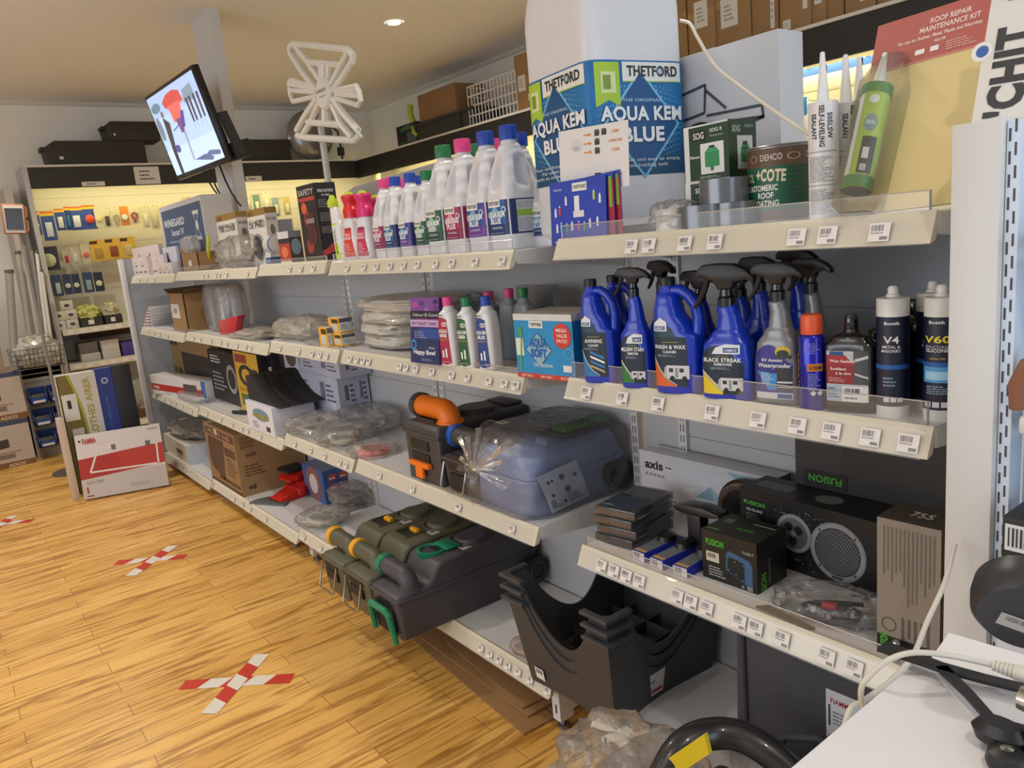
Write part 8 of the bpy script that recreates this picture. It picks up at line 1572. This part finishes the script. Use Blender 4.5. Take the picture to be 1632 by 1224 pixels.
# ---- bagged black bracket with yellow strip on the floor in front
q = onY(1120, 1145, 1.12); t = thing('bagged_bracket', 'black arched bracket with yellow strip in a clear bag at the bottom edge', 'bracket', (q.x, 1.12, 0))
zt_ = q.z
mb = MB(); P = [(-.02, -.26, zt_-.42), (-.02, -.20, zt_-.22), (-.01, -.08, zt_-.05), (.03, .02, zt_-.03), (.12, .06, zt_-.05), (.24, .08, zt_-.14), (.34, .08, zt_-.26), (.42, .06, zt_-.42)]; mb.tube(smooth(P), .032, mat('#202124', .3, coat=.4), 16)
mb.box((.0, -.02, zt_-.6), (.36, .05, zt_-.12), mat('#2b2c2e', .5), .02); mb.build('bracket_body', t)
mb = MB(); A = onY(1045, 1240, 1.00)-Vector(t.location); B_ = onY(1126, 1186, 1.035)-Vector(t.location); d = (B_-A).normalized(); up = Vector((.25, 0, -1)).normalized()*.02; mb.add([A-up, B_-up, B_+up, A+up, A-up+Vector((0, .01, 0)), B_-up+Vector((0, .01, 0)), B_+up+Vector((0, .01, 0)), A+up+Vector((0, .01, 0))], [(0, 1, 2, 3), (7, 6, 5, 4), (0, 4, 5, 1), (2, 6, 7, 3), (1, 5, 6, 2), (0, 3, 7, 4)], '#d8c01e'); mb.build('yellow_strip', t)
bag('clear_bag', '', '', (.08, -.03, .0), (.70, .36, zt_-.10), 0, 99, film('#e6e2dc', .05, .1, .5, .6), parent=t, amp=.06, freq=3, n=60)
bag('clear_bag', '', '', (-.20, -.03, zt_-.42), (.36, .26, .30), .2, 101, film('#e6e2dc', .12, .1), parent=t, amp=.16, freq=3, n=50)
# ---- shelves right of the post
t = thing('side_shelving', 'white shelf unit right of the slotted post', 'shelving', (-.30, 1.5, 0))
mb = MB(); mb.box((-.143, -.19, 0), (.5, -.18, 1.64), mat('#c3d2e8', .5)); mb.build('back_panel', t)
for zz in (1.455, 1.19): mb = MB(); mb.box((-.128, -.262, zz), (.4, -.19, zz+.028), mat('#dcdcdc', .35), .006); mb.build('shelf', t)
q = onY(1625, 575, 1.27); mb = MB(); mb.tube([(q.x-.0, 1.27, 1.222), (q.x, 1.265, 1.26), (q.x+.012, 1.265, 1.29), (q.x+.04, 1.265, 1.30)], .012, mat('#8a5a42', .5), 10); tag(mb.build('brown_hook'), 'brown curved item on the shelf right of the post', 'item')
a = onY(1611, 935, 1.22); carton('black_box', 'black box with white barcode and green ring at the right edge', 'box', (Vector((a.x, 1.18, a.z-.0)), 0, .2, zabove(Vector((a.x, 1.18, 0)), 822)-a.z), .10, '#1a1d20', {'front': lambda k, w, h: (k.rect(w*.02, h*.6, w*.5, h*.92, '#d8dce0', 1), k.barcode(w*.04, h*.65, w*.4, h*.88, L=2), k.circ(w*.06, h*.48, .008, '#3aa84a', 1, r0=.005), k.lines(w*.05, h*.1, w*.6, h*.35, 4, '#8a8d90', 1))})
carton('white_box', 'white box under the black box right of the post', 'box', (Vector((a.x-.002, 1.18, a.z-.22)), 0, .3, .218), .12, '#d0d6e0')
# ---- goods hanging on the right display behind the sealant tubes
def hang(label, px_, py_, w, h, c, c2, grp='packs on the right display'):
    p = onY(px_, py_, 4.25); t = thing('hanging_pack', label, 'pack', (p.x, 4.25, p.z), 0, grp); mb = MB(); mb.box((-w/2, 0, -h/2), (w/2, .02, h/2), c, .004); mb.box((-w/2, -.002, h*.18), (w/2, 0, h/2), c2); mb.build('pack', t); mb = MB(); mb.tube([(0, -.04, h*.48), (0, .29, h*.48)], .003, mat('#b9b7b0', .3, .7), 6); mb.build('peg_hook', t)
hang('blue-topped clear pack behind the sealant tubes, left', 1290, 128, .22, .13, '#d8d8c8', '#2458c0'); hang('blue-topped clear pack behind the sealant tubes, middle', 1345, 118, .22, .14, '#d8d8c8', '#2a5cc4'); hang('blue-topped clear pack behind the sealant tubes, right', 1385, 108, .10, .12, '#d8d8c8', '#2a5cc4'); hang('white pack with blue stripes low behind the brown tin', 1272, 200, .12, .30, '#d6dae0', '#2a7ad0')
for i, (px_, py_) in enumerate(((600, 285), (640, 290), (700, 250), (870, 225))): hang('pale pack on the right display, %s visible from the left' % ['first', 'second', 'third', 'fourth'][i], px_, py_, .14, .18, '#c9c4a4', '#b4ac80')
